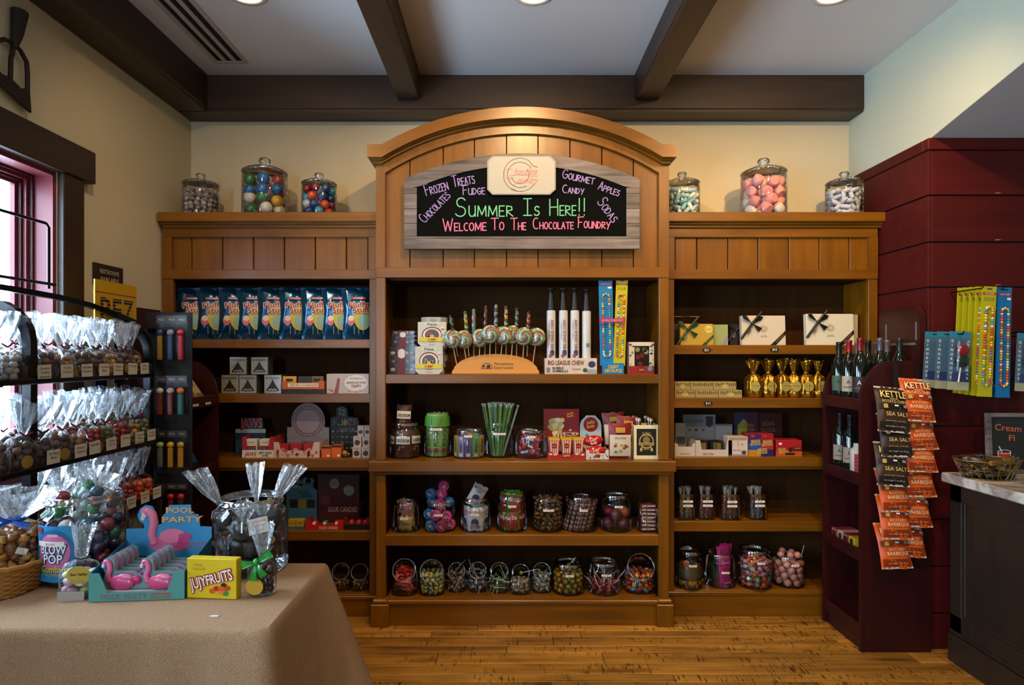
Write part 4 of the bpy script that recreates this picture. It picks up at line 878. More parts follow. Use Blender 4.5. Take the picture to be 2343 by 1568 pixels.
wd=['leftmost','second','third','fourth','fifth','sixth','seventh','rightmost']
for i,(px,py,bx,by) in enumerate(fr):
    dd=3.345+.006*(i%3); c=Vector((W(px,dd),dd,H(py,dd))); b_=Vector((W(bx,3.375),3.372,H(by,3.375)-.02))
    t=thing('swirl_lollipop','%s of the rainbow swirl lollipops in front on the wooden stand'%wd[i],'lollipop',c,group='swirl lollipops')
    obj('candy_disc',SWM[i%4],t,(0,-.01,0),(0,i*.9,rr(-.15,.15))); obj('film_wrap',MB().lathe([(.002,-.012),(.044,-.01),(.053,0),(.044,.01),(.002,.012)],20,FILM,cap0=False,cap1=False),t,(0,-.01,0),(PI/2,0,0))
    obj('stick',MB().tube([Vector((0,0,-.03)),b_-c],.0026,STK,8),t)
TW=[[C(c,.3) for c in cs] for cs in (('#4a6a4a','#1c1a18'),('#b08a2a','#2c5a44'),('#8a6a5a','#4a7a80'),('#6a2a24','#2a2422'),('#3a3532','#7a7a80'),('#b8862a','#20404a'),('#54704a','#241c1c'),('#a0522a','#1c2426'))]
bk_=[(1030,720,1047),(1064,712,1073),(1084,707,1084),(1112,699,1109),(1135,697,1134),(1158,700,1158),(1183,704,1182),(1210,712,1206)]
for i,(px,py,bx) in enumerate(bk_):
    dd=3.405; c=Vector((W(px,dd),dd,H(py,dd))); b_=Vector((W(bx,dd),3.415,z+ht*.9-.0)); u=(b_-c); e=c+u*.62
    t=thing('twist_lollipop','%s of the slim twisted lollipops at the back of the wooden stand'%wd[i],'lollipop',c,group='twisted lollipops'); mb=MB(); n=10; K=16
    pts=[u*.60*k/K for k in range(K+1)]
    for k in range(K):
        for q in range(n):
            def vp(kk,qq): a=2*PI*qq/n; r_=.0105*(1 if .5<kk<K-.5 else .5)*(1+.12*math.cos(2*(a-kk*.7))); p=pts[int(kk)]; return (p.x+r_*math.cos(a),p.y+r_*math.sin(a),p.z)
            mb.add([vp(k,q),vp(k,q+1),vp(k+1,q+1),vp(k+1,q)],[(0,1,2,3)],TW[i][((q*2//n)+int(k*.6)+ (q%5==0))%2],True)
    obj('candy_twist',mb,t); obj('stick',MB().tube([u*.6,u],.0026,STK,8),t)
# bats on their box
def dbl(mb,w,h):
    mb.text('BIG LEAGUE CHEW',-w*.1,h*.72,h*.27,C('#6a2418',.5),YT*2,w=w*.7,bold=1); mb.text('BUBBLE',-w*.25,h*.38,h*.15,INK,YT*2,w=w*.22,bold=1); mb.text('GUMBALLS',-w*.21,h*.2,h*.15,INK,YT*2,w=w*.3,bold=1); mb.text('Original',w*.1,h*.33,h*.14,C('#a0504a',.5),YT*2,w=w*.18,shear=.3)
    mb.disc(w*.4,h*.62,w*.07,h*.2,YT*2,C('#232c58',.5),16); mb.rect(w*.3,h*.05,w*.5,h*.3,YT,C('#8a9a9a',.5)); mb.disc(w*.27,h*.25,w*.045,h*.13,YT*2,C('#2f4a34',.5),14); mb.rect(-w*.47,h*.1,-w*.4,h*.42,YT,C('#7a706a',.5))
carton('gumball_bat_box','white gumball box with red lettering carrying four bat-shaped tubes',1247,1366,820,z,3.34,.1,'#c2b7ae',dbl)
zb=H(820,3.34)
for i,px in enumerate((1261,1289,1315,1342)):
    t=thing('bat_tube','white bat-shaped gumball tube with black handle, '+['first from the left','second from the left','third from the left','blank one on the right'][i],'candy tube',(W(px,3.385),3.385,zb+.0005),group='bat-shaped tubes')
    hh=H(660+ (2 if i==3 else 0),3.385)-zb; r=.0245
    obj('barrel',MB().lathe([(r,0),(r,hh*.66),(r*.96,hh*.68)],20,C('#b9bcc0',.35,var=.05)),t); obj('handle',MB().lathe([(r*.92,hh*.67),(r*.86,hh*.72),(r*.55,hh*.9),(r*.58,hh*.965),(r*.95,hh*.98),(r*.95,hh),(r*.3,hh)],18,C('#0e0c0b',.4)),t)
    if i<3:
        mb=MB(); wp=lambda a,b_:-math.sqrt(max((r+.001)**2-a*a,1e-6)); mb.text('BIG LEAGUE CHEW',.004,hh*.34,.016,C('#7c2a1c',.5),-.0004,w=.16,rot=PI/2,bold=1,warp=wp); mb.text('BUBBLE GUMBALLS',-.012,hh*.4,.006,INK,-.0004,w=.1,rot=PI/2,warp=wp); mb.disc(.004,.03,.013,.018,-.0003,C('#39406a',.5),14,wp); mb.disc(-.006,.012,.01,.01,-.0006,C('#8a3a2c',.5),12,wp); obj('print',mb,t)
    else:
        mb=MB(); wp=lambda a,b_:-math.sqrt(max((r+.001)**2-a*a,1e-6)); 
        for k in range(8): mb.rect(-.006,.06+k*.003,.014,.0612+k*.003,-.0003,INK,wp)
        obj('print',mb,t)
# candy necklace packs
BEADC=['#d4551c','#d8a81c','#d8d4c0','#3a9a9a','#c43a1c','#e0c03a','#8a5a9a']
def necklace(lb,loc,colr,sour,h=.50,w=.066,rot=(0,0,0),group='candy necklace packs',base=True,box=False,beads=True):
    t=thing('candy_necklace_pack',lb,'candy pack',loc,rot,group); m=C(colr,.3)
    c=MB().prism([(-w/2,0),(w/2,0),(w/2*.96,.03*h),(w/2*.96,h*.97),(w/2,h),(-w/2,h),(-w/2*.96,h*.97),(-w/2*.96,.03*h)],-.004,.004,m)
    c.rect(-w*.46,h*.925,w*.46,h*.945,-.0048,C('#a3241f',.4)); c.text("WORLD'S BIGGEST",0,h*.935,.006,PAPER,-.0056,w=w*.7); c.rect(-w*.18,h*.972,w*.18,h*.982,-.0048,BLK)
    if sour: c.text('SOUR',0,h*.885,.016,C('#7a7a14',.5),-.005,w=w*.75,bold=1)
    else: c.rect(w*.15,h*.885,w*.42,h*.905,-.005,PAPER)
    for i,chh in enumerate('CANDY NECKLACE'): c.text(chh,0,h*(.80-.05*i),.014,C('#8a7a1c' if sour else '#1c4f7a',.5),-.005,bold=1)
    obj('card',c,t)
    if beads:
        b_=MB(); r=.0062; n=int((h*.68)/(2*r))
        pts=[(-w*.23,h*.13+2*r*i) for i in range(n)]+[(w*.23,h*.13+2*r*i) for i in range(n)]+[(w*.23*math.cos(a),h*.13+2*r*(n-1)+w*.23*math.sin(a)) for a in (.7,1.57,2.4)]+[(w*.23*math.cos(a),h*.13-w*.2*math.sin(a)) for a in (.7,1.57,2.4)]
        for (x,zz) in pts: b_.ball((x,-.0085,zz),r,C(R.choice(BEADC),.4),7,5)
        obj('bead_strand',b_,t,kind='stuff')
    return t
dd=3.345
necklace('blue candy necklace pack standing on the middle cabinet top shelf',(W(1389,dd),dd,z+.048),'#1878b4',False,H(637,dd)-z-.05,.078,(0,-.02,0))
necklace('yellow sour candy necklace pack standing on the middle cabinet top shelf',(W(1416,dd),dd-.004,z+.048),'#b3ab18',True,H(637,dd)-z-.05,.066,(0,.035,0))
def dn(mb,w,h): mb.text('CANDY',0,h*.68,h*.26,C('#d8b82a',.5),YT*2,w=w*.5,bold=1,curve=-2); mb.text('NECKLACE',0,h*.36,h*.3,C('#d8b82a',.5),YT*2,w=w*.8,bold=1,curve=2)
carton('pack_holder','blue holder box reading CANDY NECKLACE at the foot of two packs',1379,1428,831,z,3.33,.035,'#1b6fa6',dn,cat='box')
mb=MB().box(-.082,-.002,0,.06,.0,.022,C('#a01c58',.4)); mb.text("WORLD'S BIGGEST",-.01,.011,.011,C('#d8a8b8',.5),-.003,w=.12); single('paper_band',mb,'magenta paper band around the two candy necklace packs','band',(W(1405,3.325),3.318,H(738,3.325)),(0,-.01,0))
def djb(mb,w,h):
    mb.rect(-w*.5,0,w*.5,h*.25,YT,C('#8a1c1c',.4)); mb.rect(-w*.28,h*.25,w*.3,h*.88,YT,C('#1c120e',.15)); mb.disc(0,h*.14,w*.16,h*.1,YT*2,C('#6a1014',.4),16); mb.text('Jelly Belly',0,h*.14,h*.06,C('#d8b84a',.4),YT*3,w=w*.2); mb.disc(w*.34,h*.17,w*.1,w*.1,YT*2,C('#4a8a9a',.4),14)
    for k in range(14): s_=R.choice([-1,1]); mb.disc(s_*rr(.33,.45)*w,rr(.28,.95)*h,w*.05,w*.035,YT*2,C(R.choice(['#8a3a2a','#5a8a3a','#c9a83a','#3a5a8a','#2a2a24']),.4),10)
    for k in range(6): mb.disc(rr(-.2,.2)*w,rr(.3,.8)*h,w*.1,h*.08,YT*2,C(R.choice(['#6a2a20','#8a8478','#5a4a2c']),.25,.3),7)
carton('jelly_bean_box','white windowed jelly bean box standing at the right end of the top shelf',1439,1497,783,z,3.36,.06,'#c4bcb2',djb)
# ---------------------------------------------------------------- centre cabinet, second shelf
z=SZ['C2']
def cjar(lb,pa,pb,pt,pb_y,zz,kind='wide',tagt=None,tz=.6,group='glass candy jars',tagw=.044,dc=None):
    d=max((CH-zz)*F/(pb_y-PY0),3.34) if dc is None else dc
    r=(pb-pa)/2*(d+.08)/F; d=d+r*.9; r=(pb-pa)/2*d/F; h=H(pt,d)-zz; x=W((pa+pb)/2,d); t=jar(lb,x,d,zz,r,h,kind,tagt,tz,group,tagw); return (x,d,zz),r,h
def packet(n,w,h,t,col,draw=None,seal='#cfc8bc'):
    mb,wp=pillow(w,h,t,C(col,.35),None,.05,R.randint(0,99),6,7)
    if draw: draw(mb,w,h,wp)
    return mb.mesh(n)
def stand_in(name,me,lb,cat,group,b,r,n,z0=.006,tilt=.06,ring=None):
    for i in range(n):
        a=-PI/2+2*PI*i/n; q=(r*.68) if ring is None else ring; single(name,me if not isinstance(me,list) else me[i%len(me)],lb,cat,(b[0]+q*math.cos(a),b[1]+q*math.sin(a),b[2]+z0),(tilt*0,rr(-tilt,tilt),a+PI/2),group)
def dch(mb,w,h,wp): mb.rect(-w*.44,h*.5,w*.44,h*.78,-.002,PAPER,wp); mb.text('CHOCOROOM',0,h*.63,h*.11,INK,-.005,w=w*.8,bold=1,warp=wp); [mb.disc(rr(-.35,.35)*w,h*(.3+.1*(k%2)),w*.06,h*.05,-.003,C('#8a5a3a',.5),9,wp) for k in range(6)]
b,r,h=cjar('glass jar stuffed with brown mushroom-snack packets, leftmost on the middle cabinet second shelf',890,963,966,1051,z,tagt='$1.00',tz=.62)
me=packet('snack',.085,.15,.03,'#4a2a20',dch); stand_in('snack_packet',me,'brown snack packet standing in the leftmost jar of the second shelf','snack packet','packets in the leftmost jar',b,r,6)
single('snack_packet',me,'brown snack packet poking out of the top of its jar','snack packet',(b[0]-.01,b[1],b[2]+.14),(0,.05,.1))
b,r,h=cjar('glass jar of upright green candy sleeves on the second shelf',968,1034,968,1048,z,tagt='$2.00',tz=.85,tagw=.066)
def dpu(mb,w,h,wp): mb.text('PUNCH',0,h*.45,w*.5,C('#22301c',.5),-.005,w=h*.42,rot=PI/2,bold=1,warp=wp); mb.disc(0,h*.14,w*.3,h*.06,-.003,C('#8a2a24',.5),12,wp); mb.rect(-w*.4,h*.7,w*.4,h*.95,-.002,C('#4a8a30',.4),wp)
me=packet('punch',.05,.235,.02,'#7aa05a',dpu); stand_in('candy_sleeve',me,'green candy sleeve standing in a jar on the second shelf','candy sleeve','green candy sleeves',b,r,10)
b,r,h=cjar('short wide glass jar of purple, green and yellow candy bars on the second shelf',1036,1111,983,1053,z,tagt='$1.00',tz=.82)
mes=[]
for c in ('#5a4a8a','#5f9a62','#b0842a','#8a7a9a'):
    mb=MB().bbox(-.018,-.008,0,.018,.008,.115,C(c,.35),.003); mb.text('AIRHEADS',0,.06,.016,INK,-.009,w=.08,rot=PI/2,bold=1); mb.disc(0,.018,.012,.012,-.0085,C('#c9c4b0',.5),10); mes.append(mb.mesh('bar'))
stand_in('candy_bar',mes,'upright candy bar in the short wide jar on the second shelf','candy bar','bars in the short wide jar',b,r,12,tilt=.02,ring=r*.82)
b,r,h=cjar('glass jar of long green candy sticks fanning out of the top',1110,1176,966,1049,z,tagt='$1.50 EACH',tz=.7,tagw=.07)
mes=[]
for c in ('#4f7a44','#5f8a4a','#3f6a3c','#7a9aa0','#a08a94','#5a7a4a'):
    mb=MB().tube([(0,0,0),(0,0,.275)],.0062,C(c,.3,var=.2),7); mb.tube([(0,0,.275),(0,0,.295)],.0045,C('#9ab0a0',.3),6,r2=.009); mes.append(mb.mesh('wand'))
for i in range(34):
    a=2*PI*i/34*5.1; q=r*.72*math.sqrt((i+.5)/34); lean=rr(.02,.12); dx=.26*q/r*math.cos(a)+rr(-.02,.1); dy=.22*q/r*math.sin(a)
    single('candy_stick',mes[i%6],'long green candy stick leaning in the tall jar on the second shelf','candy stick',(b[0]+q*math.cos(a)*.55-.01,b[1]+q*math.sin(a)*.75,b[2]+.007),(-dy,dx*1.2,0),'long green candy sticks')
b,r,h=cjar('short wide glass jar of red rope candy packets on the second shelf',1176,1252,983,1053,z,tagt='$2.00',tz=.8)
def dne(mb,w,h,wp): mb.rect(-w*.3,h*.2,w*.3,h*.8,-.002,C('#1c2c5a',.4),wp); mb.text('NERDS',0,h*.5,h*.26,PAPER,-.005,w=w*.5,bold=1,warp=wp)
me=packet('rope',.1,.045,.022,'#8a1420',dne)
for i in range(14): a=rr(0,6.28); q=rr(.1,.35)*r; single('rope_candy_packet',me,'red rope candy packet in the short wide jar on the second shelf','candy packet',(b[0]+q*math.cos(a),b[1]+q*math.sin(a)-.01,b[2]+.008+i*.0055),(rr(-.4,.1),rr(-.4,.4),rr(-.8,.8)),'red rope candy packets')
# jelly bean displays
def logo(mb,x,zc,w,h,y): mb.disc(x,zc,w,h,y,C('#8e1218',.4),20); mb.ringd(x,zc,h*.98,h*1.04,y,C('#c9a23a',.4),24) if 0 else None; mb.text('Jelly',x,zc+h*.3,h*.38,C('#d8b24a',.4),y*1.5,w=w*1.1,bold=1,rot=.2); mb.text('Belly',x,zc-h*.25,h*.38,C('#d8b24a',.4),y*1.5,w=w*1.1,bold=1,rot=.2)
def dpc(mb,w,h):
    logo(mb,0,h*.5,w*.14,h*.34,YT*2); mb.text('Jelly Belly',0,h*.5,h*.2,C('#d8b24a',.4),YT*4,w=w*.2)
    for x in (-.42,-.3,.27,.42): mb.disc(w*x,h*rr(.3,.7),w*.05,h*.14,YT*2,C('#cfc08a',.5),10)
t=tray('red display tray of popcorn-striped boxes with a popcorn back card',1253,1340,1034,z,3.34,.16,'#a3161c',dpc,.62)
def dpk(mb,w,h):
    for k in range(26): a=rr(0,6.28); q=rr(0,1)**.5; mb.disc(-w*.12+q*w*.25*math.cos(a),h*.58+q*h*.2*math.sin(a),w*.075,w*.07,YT*(1+.1*k),C(R.choice(['#c9bd86','#b5a868','#d6cfa6','#a89a5a']),.6),10)
    for k in range(7): x0=-w*.2+k*w*.045; mb.poly([(x0*.7-w*.03,h*.02),(x0*.7+w*.0,h*.02),(x0+w*.035,h*.42),(x0,h*.42)],YT*5,C('#b8322c' if k%2 else '#d8cfc2',.5))
    logo(mb,w*.25,h*.87,w*.17,h*.11,YT*3)
    for k in range(9): mb.disc(rr(.05,.45)*w,rr(.08,.6)*h,w*.04,w*.03,YT*2,C('#c9b98a',.5),9)
    for k,tx in enumerate(('Your Favourite','Movie Treat','in a Jelly Belly')): mb.text(tx,w*.28,h*(.46-.06*k),h*.035,PAPER,YT*3,w=w*.3)
card(t,1244,1325,936,1036,3.50,'#7c1218',dpk)
for i,x in enumerate((1268,1296,1323)):
    for k in range(2):
        mb=MB().prism([(-.021,0),(.021,0),(.03,.105),(-.03,.105)],0,.04,C('#d0c8bb',.5))
        for q in range(5): x0=-.02+q*.01; mb.poly([(x0*.9-.002,.001),(x0*.9+.002,.001),(x0*1.35+.003,.104),(x0*1.35-.003,.104)],YT,C('#a8282a',.5))
        mb.disc(0,.068,.016,.014,YT*2,C('#8e1218',.4),14); mb.text('Jelly Belly',0,.068,.006,C('#d8b24a',.4),YT*3,w=.022); mb.box(-.03,-.002,.098,.03,.042,.106,C('#c9a41c',.5))
        single('popcorn_box','' or mb,'striped popcorn candy box with yellow top in the red tray, %s %s'%(['left','middle','right'][i],['front','back'][k]),'candy box',(W(x,3.36),3.347+k*.05,z+.0035),(0,0,0),'striped popcorn boxes')
t=tray('white jelly bean tray with spotted front and white back card',1341,1393,1030,z,3.34,.15,'#c9c3bb',lambda mb,w,h:(mb.disc(0,h*.4,w*.13,h*.22,YT*2,C('#8e1218',.4),14),[mb.disc(rr(-.45,.45)*w,rr(.1,.5)*h,w*.035,w*.03,YT,C(R.choice(['#8a3a2a','#5a8a3a','#c9a83a','#3a5a8a']),.4),8) for k in range(14)]),.62)
def djc(mb,w,h): logo(mb,0,h*.76,w*.34,h*.2,YT*2); [mb.disc(rr(-.45,.45)*w,rr(.1,.5)*h,w*.08,w*.07,YT,C(R.choice(['#4a8a9a','#8a3a2a','#c9a83a','#7a9a5a','#8a4a7a']),.5),10) for k in range(10)]
card(t,1327,1376,951,1036,3.50,'#aebcc0',djc,[(0,0),(1,0),(1,.72),(.95,.85),(.7,1),(.3,1),(.05,.85),(0,.72)])
for lb,px,py,dd in (('upper',1356,1009,3.38),('lower front',1362,1033,3.36),):
    mb=MB().ball((0,0,0),.052,C('#b0101a',.12,coat=.6),20,10,(1.12,.42,.56)); mb.text('Jelly',0,.008,.014,C('#d8c4a0',.4),-.0235,w=.036,bold=1,rot=.2); mb.text('Belly',.002,-.009,.014,C('#d8c4a0',.4),-.0235,w=.036,bold=1,rot=.2)
    single('bean_tin',mb,'shiny red bean-shaped tin, %s one in the white jelly bean tray'%lb,'tin',(W(px,dd),dd,H(py,dd)),(0,-.1,0),'red bean tins')
def dhp(mb,w,h,wp):
    mb.rect(-w*.45,h*.08,w*.45,h*.68,-.002,C('#c8bda6',.5),wp); mb.text('Harry Potter',0,h*.6,h*.07,INK,-.005,w=w*.5,shear=.2,warp=wp)
    for k in range(8): mb.disc(rr(-.3,.3)*w,rr(.2,.45)*h,w*.07,h*.03,-.004,C(R.choice(['#8a2a24','#4a6a3a','#a8842a']),.5),9,wp)
    mb.rect(-w*.2,h*.74,w*.2,h*.88,-.003,C('#a8842a',.4),wp)
me=packet('magic',.128,.195,.04,'#7c1218',dhp)
for lb,px,zz,dd,ry in (('front',1418,0,3.355,0),('middle, leaning right',1428,.03,3.43,.12),('back, leaning left',1408,.045,3.5,-.08)): single('gummy_bag',me,'dark red gummy candy bag with cream panel, '+lb+' one','candy bag',(W(px,dd),dd,z+.001+zz),(0,ry,0),'dark red gummy bags')
# drinks carton with bottle necks
cw=(1507-1451)*3.345/F; t=thing('drink_carton','cream and black four-bottle drink carton at the right end of the second shelf','carton',(W(1479,3.345),3.345,z))
mb=MB().box(-cw/2,0,0,cw/2,.002,.185,CREAM).box(-cw/2,.11,0,cw/2,.112,.185,CREAM).box(-cw/2,.002,0,-cw/2+.002,.11,.185,CREAM).box(cw/2-.002,.002,0,cw/2,.11,.185,CREAM).box(-cw/2,.002,0,cw/2,.11,.002,CREAM); obj('carton_body',mb,t)
mb=MB().rect(-cw*.4,.02,cw*.4,.165,-.001,C('#12100c',.5)); q=C('#b39a52',.5); mb.ringd(0,.098,.034,.04,-.0016,q,32); mb.disc(0,.105,.02,.018,-.0016,C('#7a6a3a',.5),18); mb.text('FLYING',0,.142,.012,q,-.002,w=.045,curve=6); mb.text('CAULDRON',0,.128,.008,q,-.002,w=.05); mb.rect(-.042,.075,.042,.09,-.002,q); mb.text('BUTTERSCOTCH',0,.0825,.007,BLK,-.003,w=.075,bold=1); mb.text('BEER',0,.055,.01,q,-.002,w=.03); mb.poly([(-.035,.06),(-.022,.066),(-.022,.045),(-.035,.04)],-.002,q); mb.poly([(.035,.06),(.022,.066),(.022,.045),(.035,.04)],-.002,q); obj('front_panel',mb,t)
BOT=C('#3a1d0a',.08,coat=.6); CAP=C('#a89a86',.3,.6)
def neckbottle(lb,x,y,zz,s_=1.0): 
    t=thing('soda_bottle',lb,'bottle',(x,y,zz),group='small soda bottles'); obj('bottle_glass',MB().lathe([(.024,0),(.026,.01),(.026,.11),(.012,.165),(.0095,.20)],14,BOT),t); obj('cap',MB().lathe([(.0125,.2),(.0125,.212),(.01,.216)],14,CAP),t)
for i in range(4): neckbottle('brown soda bottle in the cream carton, '+['front left','front right','back left','back right'][i],W(1479,3.345)+(-.033 if i%2==0 else .033),3.345+.031+.051*(i//2),z+.0025)
for i in range(4): neckbottle('brown soda bottle behind the cream carton, '+['left front','left back','right front','right back'][i],W(1450+28*(i//2),3.55),3.5+.06*(i%2),z+.001)
# ---------------------------------------------------------------- centre cabinet, third shelf
z=SZ['C3']; G3='jars on the middle cabinet third shelf'
b,r,h=cjar('glass jar of cream taffy packs, leftmost on the third shelf of the middle cabinet',897,962,1146,1224,z,tagt='$2.00',tz=.5,group=G3)
def dpk1(mb,w,h,wp): mb.text('TAFFY',0,h*.55,h*.2,C('#6a4a2a',.5),-.005,w=w*.7,bold=1,warp=wp)
me=packet('cream_pack',.07,.075,.025,'#b3a468',dpk1); me2=packet('pink_pack',.07,.075,.025,'#9a6a6a',dpk1)
for i in range(9): a=-PI/2+i*2.4; q=.035 if i else .04; single('taffy_pack',[me,me2][i%3==2],['cream','pink'][i%3==2]+' taffy pack in the leftmost jar of the third shelf','candy pack',(b[0]+q*math.cos(a),b[1]+q*math.sin(a),b[2]+.008+.075*(i//5)+.01*(i%2)),(rr(-.1,.1),rr(-.2,.2),a+PI/2),'taffy packs')
b,r,h=cjar('glass jar heaped with pink and blue round gum rolls on the third shelf',972,1043,1146,1224,z,tagt='$2.00',tz=.62,group=G3)
def roll(c,c2):
    mb=MB().lathe([(.026,-.016),(.03,-.013),(.03,.013),(.026,.016)],18,C(c,.35)); mb.v=[(v[0],v[2],v[1]) for v in mb.v]; mb.disc(0,0,.02,.02,-.0165,C(c2,.4),16); mb.text('BUBBLE',0,.004,.007,PAPER,-.0172,w=.03,bold=1); mb.text('TAPE',0,-.006,.007,PAPER,-.0172,w=.02,bold=1); return mb.mesh('roll')
ms=[roll('#b03a78','#8a2a58'),roll('#2a6a9a','#1c4a78')]
pts=[(-.045,-.055,.036),(.012,-.06,.034),(.058,-.04,.04),(-.06,-.02,.09),(-.018,-.06,.092),(.04,-.055,.085),(-.035,.03,.04),(.03,.03,.04),(0,-.03,.145),(.01,-.01,.2),(.02,-.01,.245),(-.045,.0,.15),(.05,.0,.15),(0,.03,.15),(-.05,-.01,.2),(0,.04,.095)]
for i,p in enumerate(pts): k=1 if i in (0,3,7,11,12,14) else 0; single('gum_roll',ms[k],['pink','blue'][k]+' round gum roll in the jar on the third shelf','gum roll',(b[0]+p[0],b[1]+p[1],b[2]+p[2]),(rr(-.3,.3),rr(0,6),rr(-.5,.5)),'gum rolls')
b,r,h=cjar('glass jar of white gum pouches, one poking out of the top, on the third shelf',1053,1124,1136,1225,z,tagt='$2.00',tz=.55,group=G3)
def dbg(mb,w,h,wp): mb.text('BIG LEAGUE',0,h*.84,h*.1,C('#8a2a20',.5),-.005,w=w*.85,bold=1,warp=wp); mb.text('CHEW',0,h*.71,h*.1,C('#8a2a20',.5),-.005,w=w*.5,bold=1,warp=wp); mb.disc(0,h*.4,w*.25,h*.16,-.003,C('#2a3358',.5),16,wp); mb.disc(-w*.1,h*.25,w*.2,h*.1,-.004,C('#9a7a68',.5),14,wp); mb.disc(w*.18,h*.2,w*.15,h*.08,-.004,C('#6a7078',.5),12,wp)
me=packet('gum_pouch',.085,.125,.022,'#bfc2c6',dbg); stand_in('gum_pouch',me,'white gum pouch with a blue cap picture standing in its jar','gum pouch','white gum pouches',b,r,6,ring=r*.6)
single('gum_pouch',me,'white gum pouch sticking up tilted out of the jar top','gum pouch',(b[0]-.025,b[1]-.01,b[2]+.135),(0,.5,.15))
b,r,h=cjar('glass jar of bright green and red dipping candy packets on the third shelf',1136,1207,1131,1225,z,tagt='60c',tz=.75,group=G3)
def dfd(mb,w,h,wp): mb.rect(-w*.25,h*.02,w*.4,h*.98,-.002,C('#8a1f1a',.4),wp); mb.text('Fun Dip',0,h*.72,h*.2,PAPER,-.005,w=w*.7,bold=1,warp=wp)
me=packet('dip',.09,.1,.02,'#3f9a24',dfd)
for k in range(2):
    for i in range(6): a=-PI/2+2*PI*i/6; single('dip_packet',me,'green and red dipping candy packet in the jar on the third shelf','candy packet',(b[0]+r*.55*math.cos(a),b[1]+r*.55*math.sin(a),b[2]+.008+.1*k),(0,rr(-.12,.12),a+PI/2),'green dip packets')
b,r,h=cjar('glass jar heaped with small brown and gold wrapped chocolates on the third shelf',1217,1289,1136,1226,z,tagt='$0.50 EACH',tz=.68,group=G3,tagw=.06)
ms=[twistcandy('choc',.034,.0095,C(c,.3,.3)) for c in ('#6a4a20','#8a5f2a','#4a2f18','#7a5a38')]
put('wrapped_chocolate',ms,'small brown and gold wrapped chocolate in the heaped jar','candy','wrapped chocolates',b,pack(r*.95,h*1.0,.0155,dense=.9))
b,r,h=cjar('glass jar of slanting brown candy sticks on the third shelf',1295,1367,1133,1225,z,tagt='$2.00',tz=.65,group=G3)
mb=MB().tube([(0,0,0),(0,0,.17)],.008,C('#5a3830',.35,var=.3),8); 
for k in range(6): mb.tube([(0,0,.02+k*.025),(0,0,.026+k*.025)],.0084,C('#a08a84',.4),8)
me=mb.mesh('choc_stick')
for i in range(26): a=2*PI*i/26; q=r*.8 if i%2 else r*.66; single('candy_stick',me,'brown banded candy stick slanting in its jar on the third shelf','candy stick',(b[0]+q*math.cos(a)-.03*(math.sin(a)<.3),b[1]+q*math.sin(a),b[2]+.008),(0,.26 if math.sin(a)<.3 else -.1,0),'brown candy sticks')
b,r,h=cjar('glass jar of big red and orange jawbreakers on the third shelf',1374,1445,1129,1223,z,tagt='$2.00',tz=.72,group=G3)
ms=[];lb={}
for nme,c in (('red','#7c2220'),('orange','#a8522a'),('purple','#5a2432')): m=ballmesh(nme+'_jawbreaker',.0325,C(c,.4,var=.25),16); ms.append(m); lb[m.name]=nme+' jawbreaker in the jar on the third shelf'
put('jawbreaker',ms,lb,'candy','jawbreakers',b,pack(r*.96,h*.72,.0335,dense=.85))
b,r,h=cjar('narrow slant-mouthed jar of dark red candy rolls ending the third shelf',1458,1504,1140,1223,z,'tilt',group=G3)
mb=MB().bbox(-.045,-.012,0,.045,.012,.02,C('#4a1612',.35),.003); mb.text('LIFE SAVERS',0,.01,.009,PAPER,-.0128,w=.075,bold=1); me=mb.mesh('lrolls')
for k in range(7): 
    for j in range(2): single('candy_roll',me,'dark red candy roll stacked in the narrow slant-mouthed jar','candy roll',(b[0],b[1]-.02+.035*j,b[2]+.006+k*.021),(0,rr(-.05,.05),rr(-.05,.05)),'dark red candy rolls')
# ---------------------------------------------------------------- centre cabinet, bottom shelf
z=SZ['C4']; G4='jars on the middle cabinet bottom shelf'
def wrapset(nm,cols,l=.03,r_=.009): return [twistcandy(nm,l,r_,C(c,.28,coat=.3)) for c in cols]
b,r,h=cjar('slant-mouthed glass jar of shiny red wrapped candies, leftmost on the bottom shelf',897,958,1272,1367,z,'tilt',group=G4)
def dah(mb,w,h,wp): mb.text('AIRHEADS',0,h*.5,h*.24,C('#d8b0a8',.5),-.005,w=w*.75,bold=1,warp=wp)
me=packet('red_bar',.075,.026,.012,'#b01420',dah)
for i in range(34): a=rr(0,6.28); q=r*.62*rr(.3,1); single('red_wrapper_candy',me,'shiny red wrapped candy in the leftmost bottom jar','candy',(b[0]+q*math.cos(a)*.6,b[1]+q*math.sin(a)*.75,b[2]+.01+.0032*i),(rr(-.6,.6),rr(-.6,.6),rr(-.7,.7)),'red wrapped candies')
b,r,h=cjar('slant-mouthed glass jar of pale green and yellow wrapped sweets on the bottom shelf',959,1020,1277,1367,z,'tilt',group=G4)
put('wrapped_sweet',wrapset('pale_green',('#8a9a6a','#b0a848','#a8b094','#6a7a5a')),'pale green or yellow wrapped sweet in the bottom shelf jar','candy','pale wrapped sweets',b,pack(r*.95,h*.62,.0135))
LOL=C('#cfc8ba',.6)
def lollies(nm,c,l=.075): 
    mb=MB().ball((0,0,0),.0115,C(c,.25,coat=.3),9,6); mb.tube([(0,0,.01),(0,0,l)],.0016,LOL,5); return mb.mesh(nm)
